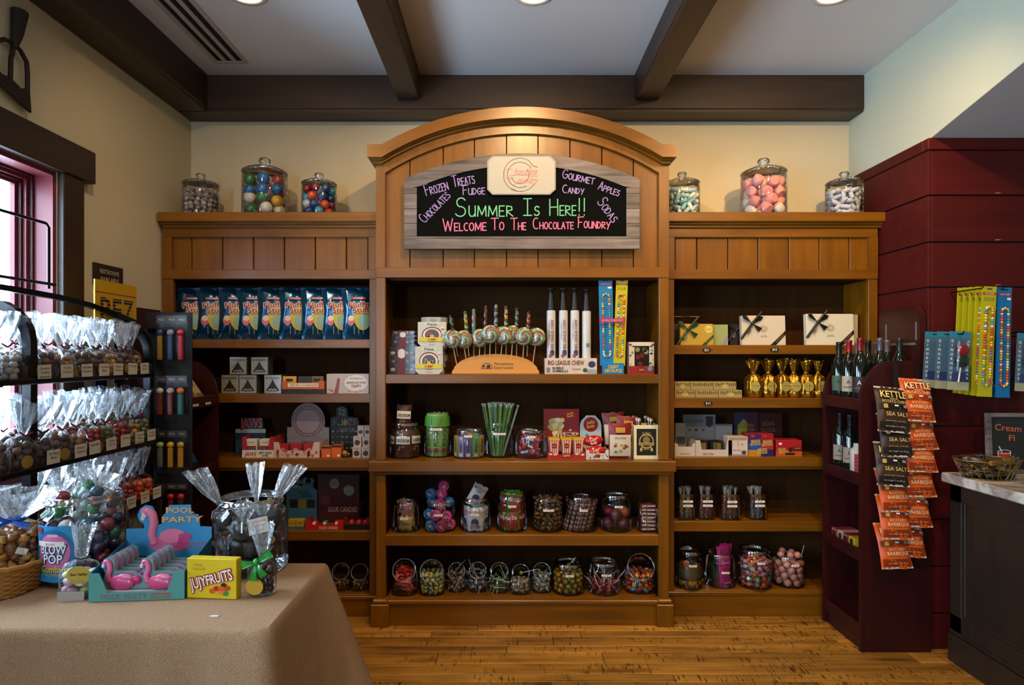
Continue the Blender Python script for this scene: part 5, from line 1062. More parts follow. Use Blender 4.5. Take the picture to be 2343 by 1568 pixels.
for k,(pa,pb,pt,pbb,c,lb,hf) in enumerate(((1024,1068,1273,1357,('#6a5a50','#8a7a70'),'brown lollipops, third on the bottom shelf',.62),(1071,1116,1272,1357,('#6a6668','#8a8488'),'grey lollipops, fourth on the bottom shelf',.72),(1119,1166,1275,1359,('#4f7a2c','#3f6a24'),'green lollipops, fifth on the bottom shelf',.52),(1168,1214,1278,1363,('#8a7a62','#a0947c'),'tan sweets, sixth on the bottom shelf',.45),(1216,1262,1275,1359,('#7a7c6a','#94968a'),'grey-green sweets, seventh on the bottom shelf',.62))):
    b,r,h=cjar('narrow slant-mouthed jar of '+lb,pa,pb,pt,pbb,z,'tilt',group=G4)
    if k<3: put('lollipop',[lollies('small_lolly',q) for q in c],'small lollipop in the jar of '+lb,'lollipop','lollipops in '+lb.split(',')[0]+' jar',b,pack(r*.92,h*hf,.0165,dense=.85))
    else: put('wrapped_sweet',wrapset('tan_sweet',c,.034,.009),'wrapped sweet in the jar of '+lb,'candy',lb.split(',')[0]+' in the jar',b,pack(r*.94,h*hf,.0145))
single('lollipop',lollies('green_lolly','#4f7a2c',.1),'green lollipop with its stick poking out of the narrow jar','lollipop',(b[0]-.115,b[1]-.05,b[2]+.115),(0,1.35,.0))
b,r,h=cjar('wide glass jar of gold foil balls on the bottom shelf',1263,1337,1284,1365,z,tagt='50c',tz=.68,group=G4)
put('foil_ball',[ballmesh('gold_foil_ball',.0155,C(c,.3,.5,bump=.3,bscale=300),10) for c in ('#a87a20','#8a6a1c','#7a7a28')],'gold foil ball in the wide bottom shelf jar','candy','gold foil balls',b,pack(r*.96,h*.78,.0165,dense=.9))
single('lollipop',lollies('gold_lolly','#6a7a38',.06),'lollipop stick poking out of the gold ball jar','lollipop',(b[0]+.0,b[1]-.02,b[2]+h*.9),(0,.75,0))
b,r,h=cjar('wide glass jar of red lollipops with white sticks on the bottom shelf',1345,1419,1282,1367,z,tagt='$0.50 EACH',tz=.68,group=G4,tagw=.055)
put('lollipop',[lollies('red_lolly',q,.085) for q in ('#8a1c2a','#a0303a')],'red lollipop with a white stick in the wide jar','lollipop','red lollipops',b,pack(r*.9,h*.42,.019,dense=.85),rot=lambda:(rr(-1,1),rr(-1,1),rr(0,6)))
b,r,h=cjar('slant-mouthed glass jar of orange, yellow and blue wrapped candies at the right end',1426,1497,1269,1361,z,'tilt',group=G4)
put('wrapped_sweet',wrapset('bright',('#b8551c','#a83424','#b88a2a','#4a7a94','#6a3a4a','#b84a1c'),.034,.0115),'orange, yellow or blue wrapped candy in the jar at the right end','candy','bright wrapped candies',b,pack(r*.95,h*.62,.0155))
# ---------------------------------------------------------------- right cabinet
z=SZ['R1']; d=3.47
def ribbon(mb,x,zc,s_,m,y=-.006):
    mb.tube([(x-.055*s_,y,zc-.075*s_),(x,y-.004,zc),(x+.05*s_,y,zc+.06*s_)],.006*s_,m,6)
    for a,b_ in ((.6,1),(2.4,1),(4.2,.8),(5.6,.8)):
        c,s2=math.cos(a),math.sin(a); mb.add([(x,y-.006,zc),(x+.05*s_*c-.012*s_*s2,y-.012,zc+.05*s_*s2+.012*s_*c),(x+.068*s_*c*b_,y-.005,zc+.06*s_*s2*b_),(x+.05*s_*c+.012*s_*s2,y-.003,zc+.05*s_*s2-.012*s_*c)],[(0,1,2,3)],m)
    mb.ball((x,y-.006,zc),.009*s_,m,8,6)
def giftbox(lb,pa,pb,pt,col,rib,seal,rz=0,dd=3.47,zz=None,depth=.035):
    zz=SZ['R1'] if zz is None else zz; w=(pb-pa)*dd/F; h=H(pt,dd)-zz; t=thing('chocolate_gift_box',lb,'gift box',(W((pa+pb)/2,dd),dd,zz),(-.06,0,rz),'chocolate gift boxes')
    mb=MB().bbox(-w/2,0,0,w/2,depth,h,C(col,.5),.002); obj('carton',mb,t)
    b_=MB(); m=C(rib,.35); b_.poly([(w*.16,.001),(w*.3,.001),(w*.5,h*.46),(w*.5,h*.6)][:0] or [(w*.14,.001),(w*.27,.001),(w*.499,h*.36),(w*.499,h*.5)],-.001,m); b_.text('SUN VALLEY',w*.36,h*.24,h*.07,C('#8a7a52',.5),-.0016,w=w*.26,rot=math.atan2(h*.43,w*.30)); ribbon(b_,-w*.28,h*.72,1.15,m); obj('ribbon',b_,t)
    s_=MB()
    if seal=='sun':
        q=C('#8a6f3a',.4,.4); s_.disc(0,h*.55,h*.075,h*.075,-.001,q,20); s_.disc(0,h*.55,h*.06,h*.06,-.0015,C(col,.5),18); s_.text('w',0,h*.55,h*.05,q,-.002)
        for i in range(16): a=2*PI*i/16; r0,r1=h*.095,h*(.17 if i%2 else .14); e=.08; s_.poly([(r0*math.cos(a-e),h*.55+r0*math.sin(a-e)),(r0*math.cos(a+e),h*.55+r0*math.sin(a+e)),(r1*math.cos(a),h*.55+r1*math.sin(a))],-.001,q)
        s_.text('Sun Valley',0,h*.32,h*.05,q,-.001,w=w*.13); s_.rect(-w*.1,h*.275,w*.1,h*.28,-.001,q)
    else: s_.disc(w*.36,h*.75,w*.12,w*.12,-.001,C('#cdbf6a',.4),22); s_.text('Sun Valley',w*.36,h*.75,h*.06,C('#7a6a2a',.5),-.0018,w=w*.17)
    obj('seal',s_,t); return t
giftbox('gold chocolate box with dark green bow on the right top shelf',1557,1633,741,'#b0912c','#1f3a26','round',.02)
giftbox('white chocolate box with black bow, middle of the right top shelf',1698,1799,722,'#c9bda6','#15120f','sun',.02)
giftbox('cream chocolate box with black bow, beside the burgundy wine stand end',1846,1956,718,'#d3cdb4','#15120f','sun',.03)
carton('gift_box','cream box standing behind the one with black bow at the right end',1880,1963,720,z,3.52,.03,'#b8b096',None,'gift box')
carton('gift_box','flat kraft box lying on top behind the gold box',1543,1601,724,z+.165,3.53,.09,'#a58a4a',lambda mb,w,h:mb.rect(-w*.2,0,w*.1,h,YT,C('#1d2a30',.4)),'gift box')
carton('gift_box','dark slim box under the flat kraft box',1540,1590,741,z,3.535,.08,'#2c2016',None,'gift box')
carton('gift_box','pale green box with lilac ribbon beside the gold box',1630,1665,743,z,3.50,.05,'#8f9a5e',lambda mb,w,h:mb.poly([(w*.1,0),(w*.35,0),(w*.5,h*.42),(w*.5,h*.6)],YT,C('#8a7a94',.4)),'gift box',rz=-.15)
carton('gift_box','black slim box with bow left of the white chocolate box',1670,1696,742,z,3.52,.06,'#17120f',lambda mb,w,h:ribbon(mb,0,h*.7,.9,C('#1c1716',.3)),'gift box')
z=SZ['R2']
def dfg(mb,w,h):
    for i in range(11): x=-w*.42+i*w*.084; mb.rect(x,h*.48,x+w*.04,h*(.9-.06*(i%3)),YT,C('#4a3c1c',.5))
for k,(row,sp) in enumerate(((893,((1544,1591),(1592,1644),(1645,1698))),(874,((1544,1580),(1581,1632),(1633,1685))))):
    for i,(a,b_) in enumerate(sp):
        zz=z if k==0 else H(893,3.46)+.001
        carton('fudge_box','flat kraft gift box with dark zigzag trim, %s row, %s'%(['bottom','top'][k],['left','middle','right'][i]),a,b_,row,zz,3.46,.12,'#a08a54',lambda mb,w,h,i=i:(dfg(mb,w,h),mb.disc(0,h*.42,w*.17,h*.28,YT*2,C('#b5a25a',.5),18) if i!=1 else None),'gift box','kraft gift boxes')
GOLD=C('#b8862a',.2,.9,bump=.9,bscale=35); LBG=C('#a89548',.35,.2)
for i,(a,b_) in enumerate(((1706,1741),(1742,1773),(1774,1803),(1802,1829),(1828,1860),(1859,1884))):
    dd=3.50; w=(b_-a)*dd/F*.46
    t=thing('foil_candy_bag','gold foil candy bag on the right second shelf, '+['first beside the kraft boxes','second from the kraft boxes','third from the kraft boxes','fourth from the kraft boxes','fifth from the kraft boxes','last one by the wine stand'][i],'candy bag',(W((a+b_)/2,dd),dd,z),(0,0,rr(-.3,.3)),'gold foil candy bags')
    obj('foil_bag',tiebag(w*1.12,.04,.14,.07,GOLD,seed=i,flare=.9,amp=3,n=36),t); obj('tie',MB().lathe([(.011,.137),(.012,.14),(.011,.143)],12,C('#8a6a20',.3,.7)),t)
    mb=MB(); wp=lambda x,zz:-.043-.0*x; mb.disc(.004,.065,.026,.03,-.044,LBG,18); mb.text('Sun Valley',.004,.068,.006,INK,-.0446,w=.035); obj('label_sticker',mb,t)
for i,px in enumerate((1722,1758,1790,1816,1844)):
    t=thing('foil_candy_bag','gold foil candy bag in the back row of gold bags, '+['first','second','third','fourth','fifth'][i]+' from the left','candy bag',(W(px,3.62),3.61,z),(0,0,i),'gold foil candy bags'); obj('foil_bag',tiebag(.036,.034,.145,.075,GOLD,seed=10+i,flare=.9,amp=3,n=36),t)
# shelf R3
z=SZ['R3']
def dw(tx): return lambda mb,w,h:mb.text(tx,0,h*.2,h*.14,C('#6a5a4a',.5),YT*2,w=w*.45,shear=.2)
tray('plain white tray with low front at the left end of the right third shelf',1544,1591,1015,z,3.45,.12,'#c2b4a4',dw('Harry Potter'),.75)
t=tray('white tray of black shield-marked tins on the right third shelf',1592,1675,1008,z,3.45,.16,'#c2b4a4',lambda mb,w,h:mb.text('Harry Potter',-w*.15,h*.16,h*.15,C('#6a5a4a',.5),YT*2,w=w*.3,shear=.2),.42)
def dcd(mb,w,h):
    mb.text('Harry Potter',-w*.14,h*.72,h*.17,C('#3a3634',.5),YT*2,w=w*.55,shear=.2); mb.poly([(w*.2,h*.92),(w*.42,h*.92),(w*.42,h*.55),(w*.31,h*.4),(w*.2,h*.55)],YT*2,C('#2c2624',.5))
    for x,c in ((-.3,'#6a2a2c'),(-.1,'#2c2a34'),(.12,'#3a4a34')): mb.disc(w*x,h*.3,w*.05,h*.06,YT*2,C(c,.5),12)
card(t,1563,1637,949,1040,3.60,'#74757a',lambda mb,w,h:(mb.__setattr__('M',Matrix.Translation((0,0,h*.45))),dcd(mb,w,h*.55),mb.__setattr__('M',Matrix())))
for k in range(4):
    for i,x in enumerate((1608,1642)):
        mb=MB().bbox(-.038,0,0,.038,.012,.078,C('#23241f',.3,.5),.006)
        mb.poly([(-.022,.07),(.022,.07),(.022,.035),(0,.018),(-.022,.035)],YT,C('#6a6450',.35,.5)); mb.poly([(0,.066),(.019,.066),(.019,.037),(0,.023)],YT*2,C('#8a702c',.35,.5)); mb.tube([(-.012,-.002,.06),(-.004,-.002,.05),(-.014,-.002,.042),(0,-.002,.032),(-.006,-.002,.024)],.002,C('#23241f',.4),5)
        single('shield_tin',mb,'black tin with a shield emblem, %s column, %s from the front'%(['left','right'][i],['first','second','third','fourth'][k]),'tin',(W(x,3.46),3.463+k*.02,z+.0035),(-.1,0,0),'black shield tins')
carton('candy_box','small grey card box behind the plain white tray',1545,1570,968,z,3.56,.03,'#77736c',lambda mb,w,h:mb.rect(-w*.4,h*.3,w*.4,h*.55,YT,C('#3a342c',.5)))
carton('candy_box','pale grey scalloped carton behind the striped box',1638,1676,971,z,3.58,.05,'#7f8486',lambda mb,w,h:[mb.rect(-w*.45+i*w*.1,h*.93,-w*.4+i*w*.1,h*.99,YT,C('#3a3a3a',.5)) for i in range(9)])
def dst(mb,w,h):
    for i in range(15): x=-w*.46+i*w*.062; mb.rect(x,h*.82,x+w*.03,h*.98,YT,C('#5a4444',.5)); mb.rect(x,.002,x+w*.03,h*.1,YT,C('#5a4444',.5))
    mb.rect(-.0008,h*.5,.0008,h*.8,YT,INK); mb.disc(w*.3,h*.2,w*.12,w*.1,YT*2,C('#4a3a2a',.5),14); mb.text('Harry Potter',-w*.05,h*.32,h*.08,C('#6a5a5a',.5),YT*2,w=w*.45); [mb.ringd(w*x,h*.62,w*.04,w*.055,YT*2,C('#6a5a5a',.5),14) for x in (-.3,.2)]
carton('candy_box','white candy box with brown striped edges beside the shield tins',1666,1711,1000,z,3.45,.08,'#cbb9a9',dst)
def dbb(mb,w,h):
    mb.rect(-w*.5,h*.55,0,h*.99,YT,C('#3a2458',.4)); mb.rect(0,h*.55,w*.5,h*.99,YT,C('#8e1a1c',.4)); mb.rect(-w*.5,h*.28,0,h*.56,YT,C('#1c4f92',.4)); mb.rect(-w*.5,0,0,h*.28,YT,C('#b87a1c',.4)); mb.rect(0,h*.0,w*.5,h*.3,YT,C('#2c1c4a',.4)); mb.rect(0,h*.3,w*.5,h*.56,YT,C('#a02c1c',.4))
    for x,zz in ((-.22,.68),(.25,.66),(.05,.3)): mb.text('BEAN',w*x,h*zz,h*.13,C('#c9b06a',.4),YT*3,w=w*.36,bold=1,rot=.12); mb.text('BOOZLED',w*x,h*(zz-.13),h*.12,C('#c9b06a',.4),YT*3,w=w*.42,bold=1,rot=.12)
    for x in (-.32,.16): mb.disc(w*x,h*.9,w*.08,h*.06,YT*2,C('#b0342c',.4),14)
carton('candy_box','tall blue, purple and orange jelly bean game box on the right third shelf',1712,1770,993,z,3.45,.1,'#8e1a1c',dbb)
def dbr(mb,w,h): mb.rect(-w*.5,0,w*.5,h*.3,YT,C('#b0501c',.4)); mb.text('BEAN',-w*.28,h*.42,h*.2,C('#c9a84a',.4),YT*2,w=w*.3,bold=1,rot=.1); mb.text('BOOZLED',-w*.2,h*.25,h*.16,C('#c9a84a',.4),YT*2,w=w*.36,bold=1,rot=.1); mb.rect(-w*.15,h*.08,w*.22,h*.22,YT*2,BLK); mb.disc(w*.05,h*.42,w*.08,h*.16,YT*2,C('#3a140e',.4),14); mb.rect(w*.15,h*.35,w*.48,h*.6,YT,C('#3a140e',.4)); mb.text('FLAMING',w*.32,h*.5,h*.12,C('#c9742a',.4),YT*2,w=w*.26,bold=1); mb.rect(-w*.4,h*.72,-w*.28,h*.85,YT,PAPER)
carton('candy_box','low red and orange jelly bean game box on the right third shelf',1776,1835,1008,z,3.45,.1,'#a3181c',dbr)
t=thing('display_tray','dim yellow and blue back display card on the right third shelf','display box',(W(1708,3.62),3.62,z)); card(t,1679,1735,943,1043,3.62,'#3a1a2a',lambda mb,w,h:(mb.rect(-w*.5,h*.6,-w*.05,h*.98,YT,C('#1c2c4a',.5)),mb.poly([(-w*.35,h*.45),(0,h*.45),(w*.05,h*.75),(-w*.1,h*.85),(-w*.35,h*.7)],YT*2,C('#8a8a2c',.5)),mb.text('BEAN',w*.1,h*.7,h*.09,C('#8a6a3a',.5),YT*3,w=w*.4,bold=1),mb.text('BOOZLED',w*.1,h*.58,h*.09,C('#8a6a3a',.5),YT*3,w=w*.45,bold=1)),name='printed_card')
t=thing('display_tray','dim dark red back display card on the right third shelf','display box',(W(1762,3.62),3.63,z)); card(t,1736,1790,945,1043,3.63,'#34100e',lambda mb,w,h:(mb.text('BEAN',-w*.1,h*.75,h*.1,C('#6a4a2a',.5),YT*3,w=w*.5,bold=1),mb.text('BOOZLED',-w*.1,h*.6,h*.09,C('#6a4a2a',.5),YT*3,w=w*.6,bold=1),mb.disc(-w*.1,h*.35,w*.2,h*.12,YT,C('#5a2c1c',.5),14)),name='printed_card')
# shelf R4: square jars of rock candy
z=SZ['R4']
for i,(a,b_,nm,c) in enumerate(((1546,1590,'Sugar','#8a8468'),(1592,1634,'Cherry','#7c4448'),(1641,1692,'STRAWBERRY','#6a3c3a'),(1708,1752,'Grape','#54687c'))):
    dd=3.49; r=(b_-a)/2*dd/F*.94; x=W((a+b_)/2,dd); h=H(1127,dd)-z
    jar('square glass jar of rock candy sticks labelled %s'%nm,x,dd,z,r,h,'square',[nm,'$2.00'],.72,'square rock candy jars',.055)
    mb=MB(); mb.tube([(0,0,.0),(0,0,.16)],.003,C('#b9ab8a',.6),6)
    for k in range(16): mb.ball((rr(-.006,.006),rr(-.006,.006),.012+.005*k),.008,C(c,.2,coat=.5),6,4,(1,1,1),.5)
    o=tiebag(.018,.016,.12,.05,CELLO,seed=i,flare=.8)
    me=mb.mesh('rock'); om=o.mesh('wrap'); mb.sm=[False]*len(mb.sm)
    for k in range(5):
        a2=2*PI*k/5-PI/2; q=r*.5; hh=.03 if (k==0 or i!=3) else 0
        t=thing('rock_candy','wrapped rock candy stick in the square jar labelled %s'%nm,'candy',(x+q*math.cos(a2),dd+q*math.sin(a2),z+.008),(rr(-.06,.06),rr(-.1,.1),k),'rock candy sticks'); obj('candy_stick',me,t); obj('wrapper',om,t)
# shelf R5
z=SZ['R5']; G5='jars on the right cabinet bottom shelf'
b,r,h=cjar('glass jar of orange and dark candy packets, leftmost at the bottom of the right cabinet',1546,1607,1257,1352,z,tagt='$2.50',tz=.66,group=G5)
def drr(mb,w,h,wp): mb.rect(-w*.4,h*.5,w*.4,h*.9,-.002,C('#4a4a2c',.4),wp); mb.text('RIPS',0,h*.28,h*.2,C('#c9a82a',.4),-.005,w=w*.6,bold=1,warp=wp)
mes=[packet('rips',.075,.12,.025,'#8a4a1c',drr),packet('rips_dark',.075,.12,.025,'#38342e',drr)]; stand_in('candy_packet',mes,'orange or dark candy packet in the leftmost bottom jar on the right','candy packet','orange and dark packets',b,r,8)
b,r,h=cjar('glass jar of magenta popping candy pouches, right cabinet bottom shelf',1612,1683,1262,1348,z,tagt='$1.50',tz=.5,group=G5)
def dpr(mb,w,h,wp): mb.text('POP',0,h*.8,h*.14,INK,-.005,w=w*.6,bold=1,rot=-.15,warp=wp); mb.text('ROCKS',0,h*.66,h*.13,INK,-.005,w=w*.75,bold=1,rot=-.15,warp=wp); mb.rect(-w*.3,h*.1,w*.3,h*.2,-.003,C('#b87aa0',.4),wp)
me=packet('pop',.075,.115,.02,'#a01c68',dpr); mes=[me,packet('pop_green',.075,.115,.02,'#22382a',dpr)]
for i in range(5): a=-PI/2+.35+i*1.1; single('popping_candy_pouch',mes[i in (3,4)],['magenta','dark green'][i in (3,4)]+' popping candy pouch standing in its jar','candy pouch',(b[0]+r*.5*math.cos(a),b[1]+r*.5*math.sin(a),b[2]+.008),(0,rr(-.05,.05),a+PI/2),'popping candy pouches')
for i in range(2): single('popping_candy_pouch',me,'magenta popping candy pouch poking out of the jar, '+['front','back'][i]+' one','candy pouch',(b[0]+.015+.01*i,b[1]-.03+.03*i,b[2]+.115),(0,-.12+.2*i,.1),'popping candy pouches')
b,r,h=cjar('glass jar of orange, green and pink twist-wrapped candies, right cabinet bottom shelf',1690,1764,1254,1352,z,tagt='$1.00',tz=.72,group=G5)
put('wrapped_sweet',wrapset('twist',('#b8602a','#5a7a4a','#a06a74','#8a8a84','#a84a24','#6a4a5a'),.05,.0135),'orange, green or pink twist-wrapped candy in its jar','candy','twist-wrapped candies',b,pack(r*.93,h*.75,.0185))
b,r,h=cjar('glass jar of round pink striped candies at the right end of the bottom shelf',1767,1839,1268,1348,z,tagt='$1.00',tz=.78,group=G5)
mb=MB().ball((0,0,0),.02,C('#b5796a',.35,var=.15),12,7); mb.text('CHEWY',0,0,.006,C('#6a3a34',.5),-.0202,w=.022); me=mb.mesh('pinkball')
for p in pack(r*.97,h*.84,.021,dense=.88): single('pink_candy','' or me,'round pink candy in the jar at the right end of the bottom shelf','candy',(b[0]+p[0],b[1]+p[1],b[2]+p[2]),(rr(-.3,.3),rr(-.5,.5),rr(-.4,.4)),'round pink candies')
for i,p in enumerate(((-.05,-.02,.2),(0,-.03,.205),(.03,.02,.2),(-.01,.05,.2),(.04,-.03,.21))): single('pink_candy',me,'round pink candy heaped above the jar rim','candy',(b[0]+p[0],b[1]+p[1],b[2]+h*.9+.02),(0,0,i),'round pink candies')
single('lollipop',lollies('pale_lolly','#a08a84',.07),'lollipop with a white stick poking from the pink candy jar','lollipop',(b[0]+.065,b[1]-.02,b[2]+h*.93),(0,.25,0))
# ---------------------------------------------------------------- table with burlap cloth
def burlap():
    m,nt,b=newmat('burlap'); L=nt.links.new; tc=node(nt,'ShaderNodeTexCoord'); sx=node(nt,'ShaderNodeSeparateXYZ'); L(tc.outputs['Object'],sx.inputs[0])
    def mth(op,a,b_=None,v=None):
        n=node(nt,'ShaderNodeMath',operation=op)
        for i,q in enumerate((a,b_)):
            if q is None: continue
            if isinstance(q,(int,float)): n.inputs[i].default_value=q
            else: L(q,n.inputs[i])
        return n.outputs[0]
    X,Y_,Z=sx.outputs; k=950.0
    u=mth('SINE',mth('MULTIPLY',mth('ADD',X,Y_),k)); v=mth('SINE',mth('MULTIPLY',mth('ADD',Z,mth('SUBTRACT',Y_,mth('MULTIPLY',X,.18))),k))
    wv=mth('MULTIPLY',u,v); nz=node(nt,'ShaderNodeTexNoise'); nz.inputs['Scale'].default_value=320; nz.inputs['Detail'].default_value=5; L(tc.outputs['Object'],nz.inputs['Vector'])
    hgt=mth('ADD',mth('MULTIPLY',wv,.42),mth('MULTIPLY',nz.outputs[0],1.15)); cr=node(nt,'ShaderNodeValToRGB'); cr.color_ramp.elements[0].position=.15; cr.color_ramp.elements[1].position=.95; cr.color_ramp.elements[0].color=hexl('#7d5d40'); cr.color_ramp.elements[1].color=hexl('#c09a74')
    L(hgt,cr.inputs[0]); L(cr.outputs[0],b.inputs['Base Color']); b.inputs['Roughness'].default_value=.95; bp=node(nt,'ShaderNodeBump'); bp.inputs['Strength'].default_value=.5; bp.inputs['Distance'].default_value=.002; L(hgt,bp.inputs['Height']); L(bp.outputs[0],b.inputs['Normal']); return m
BUR=burlap(); TZ=.76; tx0,tx1,ty0,ty1=-1.70,-.602,1.553,2.036
tb=thing('display_table','display table hidden under the burlap cloth','table',((tx0+tx1)/2,(ty0+ty1)/2,0))
DKT=C('#3a2a1c',.6)
wpart(tb,'tabletop',MB().bbox(tx0+.01,ty0+.01,TZ-.035,tx1-.01,ty1-.01,TZ-.006,DKT,.003))
for x in (tx0+.04,tx1-.08):
    for y in (ty0+.04,ty1-.08): wpart(tb,'leg',MB().bbox(x,y,0,x+.04,y+.04,TZ-.035,DKT,.003))
mb=MB(); cxm,cym=(tx0+tx1)/2,(ty0+ty1)/2; per=[]
def seg(a,b_,n): return [(a[0]+(b_[0]-a[0])*i/n,a[1]+(b_[1]-a[1])*i/n) for i in range(n)]
per=seg((tx0,ty0),(tx1,ty0),40)+seg((tx1,ty0),(tx1,ty1),18)+seg((tx1,ty1),(tx0,ty1),30)+seg((tx0,ty1),(tx0,ty0),14); NP=len(per)
def nrm(i):
    a=per[i-1]; c=per[(i+1)%NP]; tx_,ty_=c[0]-a[0],c[1]-a[1]; l=math.hypot(tx_,ty_); return (ty_/l,-tx_/l)
rows_=[(0,0),(.006,.003),(.012,.012),(.013,.03),(.015,.1),(.02,.25),(.03,.45),(.04,.66)]
vs=[]
for (o_,dz) in rows_:
    for i,(x,y) in enumerate(per):
        n=nrm(i); f=dz/.66; s_=i/NP
        fold=.018*f*math.sin(s_*70+1.2*math.sin(s_*21))+.014*f*math.sin(s_*131)
        fl=0
        dc=math.hypot(x-tx1,y-ty1); fl+=.24*f*math.exp(-(dc/.12)**2); dc=math.hypot(x-tx1,y-ty0); fl+=.03*f*math.exp(-(dc/.1)**2)
        q=o_+fold*(1 if dz>.02 else 0)+fl; vs.append((x+n[0]*q,y+n[1]*q,TZ-dz))
fs=[(k*NP+i,k*NP+(i+1)%NP,(k+1)*NP+(i+1)%NP,(k+1)*NP+i) for k in range(len(rows_)-1) for i in range(NP)]
mb.add(vs,fs,BUR,True); mb.add(vs[:NP],[tuple(range(NP))],BUR); mb.v=[(v[0]-cxm,v[1]-cym,v[2]) for v in mb.v]
single('tablecloth',mb,'tan burlap cloth draped over the display table','tablecloth',(cxm,cym,0))
single('paper_scrap',MB().prism([(-.012,-.002),(-.004,.004),(.011,.003),(.013,-.003),(0,-.004)],0,.002,PAPER,2),'tiny white paper scrap on the burlap cloth','scrap',(W(490,1.62),1.62,TZ+.0005))
def TD(py): return (CH-TZ)*F/(py-PY0)
# open jar of wrapped gumballs with blue label
d=1.92; r=.118; x=W(194,d); t=jar('big open glass jar with a blue and pink gumball label on the burlap table',x,d,TZ+.001,r,.262,'wide',group='big open jars on the table')
wp=lambda a,b_:-math.sqrt(max((r+.002)**2-a*a,1e-6)); mb=MB(); x0,x1=-.074,.05; mb.M=Matrix.Translation((0,0,0))
mb.grid(lambda u,v:(x0+(x1-x0)*u,wp(x0+(x1-x0)*u,0),.022+.165*v),10,4,C('#1f86b8',.4))
mb.disc(-.012,.115,.058,.062,-.001,C('#15609a',.4),26,wp); mb.disc(-.012,.112,.05,.053,-.002,C('#c86a9a',.4),26,wp); mb.disc(-.058,.172,.011,.011,-.002,C('#8a2430',.4),14,wp)
for tx,zz,w in (('BLOW',.12,.08),('POP',.092,.06)): mb.outlined(tx,-.012,zz,.026,C('#e4e8ea',.4),C('#24406a',.4),.003,-.0026,w=w,bold=1,warp=wp)
mb.text('CHARMS',-.012,.16,.007,PAPER,-.003,w=.034,bold=1,warp=wp); mb.text('Gumballs',-.008,.062,.018,C('#d8c81c',.4),-.003,w=.085,bold=1,warp=wp); mb.text('CRUSHED',-.014,.045,.008,C('#d88a2a',.4),-.003,w=.05,bold=1,warp=wp)
mb.rect(-.062,.128,.024,.143,-.0045,PAPER,wp); mb.text('$2.00',-.019,.1355,.007,REDI,-.0052,w=.03,warp=wp); mb.disc(-.064,.05,.006,.01,-.002,C('#b0202c',.4),10,wp); obj('label_sticker',mb,t)
ms=[];lb={}
for nm,c in (('green','#1f6a3c'),('dark blue','#1c3350'),('red','#8a2430'),('teal','#1f5a6a'),('pale','#b9c4c4'),('purple','#33203f')): 
    m=MB().ball((0,0,0),.021,C(c,.25,coat=.4),12,7).mesh(nm.replace(' ','_')+'_gum'); ms.append(m); lb[m.name]=nm+' gumball in the big jar with the blue label'
put('gumball',ms,lb,'gumball','gumballs in the big blue-label jar',(x,d,TZ+.001),pack(r*.95,.19,.0225,dense=.85,jit=.3))
GB=[C(c,.25,coat=.4) for c in ('#1f7a3c','#2a8a4a','#8a2a30','#20405a','#9ab0b4')]
for i,(dx,dy,hh,an) in enumerate(((-.055,-.03,.225,-.25),(.045,-.045,.235,.3),(.075,.02,.215,.5),(-.01,.03,.24,0),(-.03,.06,.22,-.2))):
    t=thing('gumball_sleeve','clear sleeve of gumballs poking out of the big blue-label jar, '+['left front','right front','far right','middle','back'][i],'candy bag',(x+dx,d+dy,TZ+hh-.035),(rr(-.2,.2),an,rr(0,3)),'clear gumball sleeves')
    mb=MB()
    for k in range(3): mb.ball((rr(-.014,.014),rr(-.012,.012),.022+.026*k),.019,GB[(i+k)%5],12,7)
    obj('gumballs',mb,t); obj('cellophane',tiebag(.034,.03,.085,.05,CELLO,seed=20+i,flare=1.2),t)
# jar of chocolate covered cookies
d=1.99; r=.113; x=W(576,d); t=jar('big open glass jar of dark wrapped cookies with a small red-lettered card',x,d,TZ+.001,r,.235,'wide',group='big open jars on the table')
mb=MB(); mb.box(-.029,-.0015,-.024,.029,0,.024,PAPER)
for k,tx in enumerate(('CHOCOLATE','COVERED','OREOS')): mb.text(tx,0,.014-.014*k,.0075,C('#a8584a',.5),-.002,w=(.046,.04,.03)[k])
obj('price_card',mb,t,(.062,-.101,.165),(0,-.12,.55))
for i in range(17):
    a=i*2.4; q=r*.62*math.sqrt((i%6+1)/6); k=i//6
    tt=thing('wrapped_cookie','dark chocolate cookie in clear wrap inside the big jar with the small card','cookie',(x+q*math.cos(a),d+q*math.sin(a),TZ+.006+.055*k),(rr(-.3,.3),rr(-.3,.3),a),'wrapped dark cookies')
    mb=MB().lathe([(.012,.004),(.024,.002),(.026,.01),(.026,.034),(.022,.044),(.005,.046)],14,C('#241a18',.35)); 
    if i%4==0: mb.disc(0,.025,.016,.014,-.027,C('#a8924a',.4,.3),14)
    obj('cookie',mb,tt); obj('cellophane',tiebag(.033,.03,.055,.045,CELLO,seed=i%5,flare=.9),tt)
for i,(dx,dy,hh,lx) in enumerate(((-.075,-.02,.125,-.06),(.055,.02,.12,.06),(.0,.04,.12,.05))):
    tt=thing('wrapped_cookie','clear bag end fanning up out of the cookie jar, '+['left one','right one','middle one'][i],'cookie',(x+dx,d+dy,TZ+hh),(0,lx*3,i),'wrapped cookies poking out'); obj('cookie',MB().lathe([(.02,.004),(.026,.01),(.026,.06),(.02,.068)],14,C('#241a18',.35)),tt); obj('cellophane',tiebag(.032,.03,.085,.125,CELLO,seed=40+i,flare=1.15,lean=(lx,0)),tt)
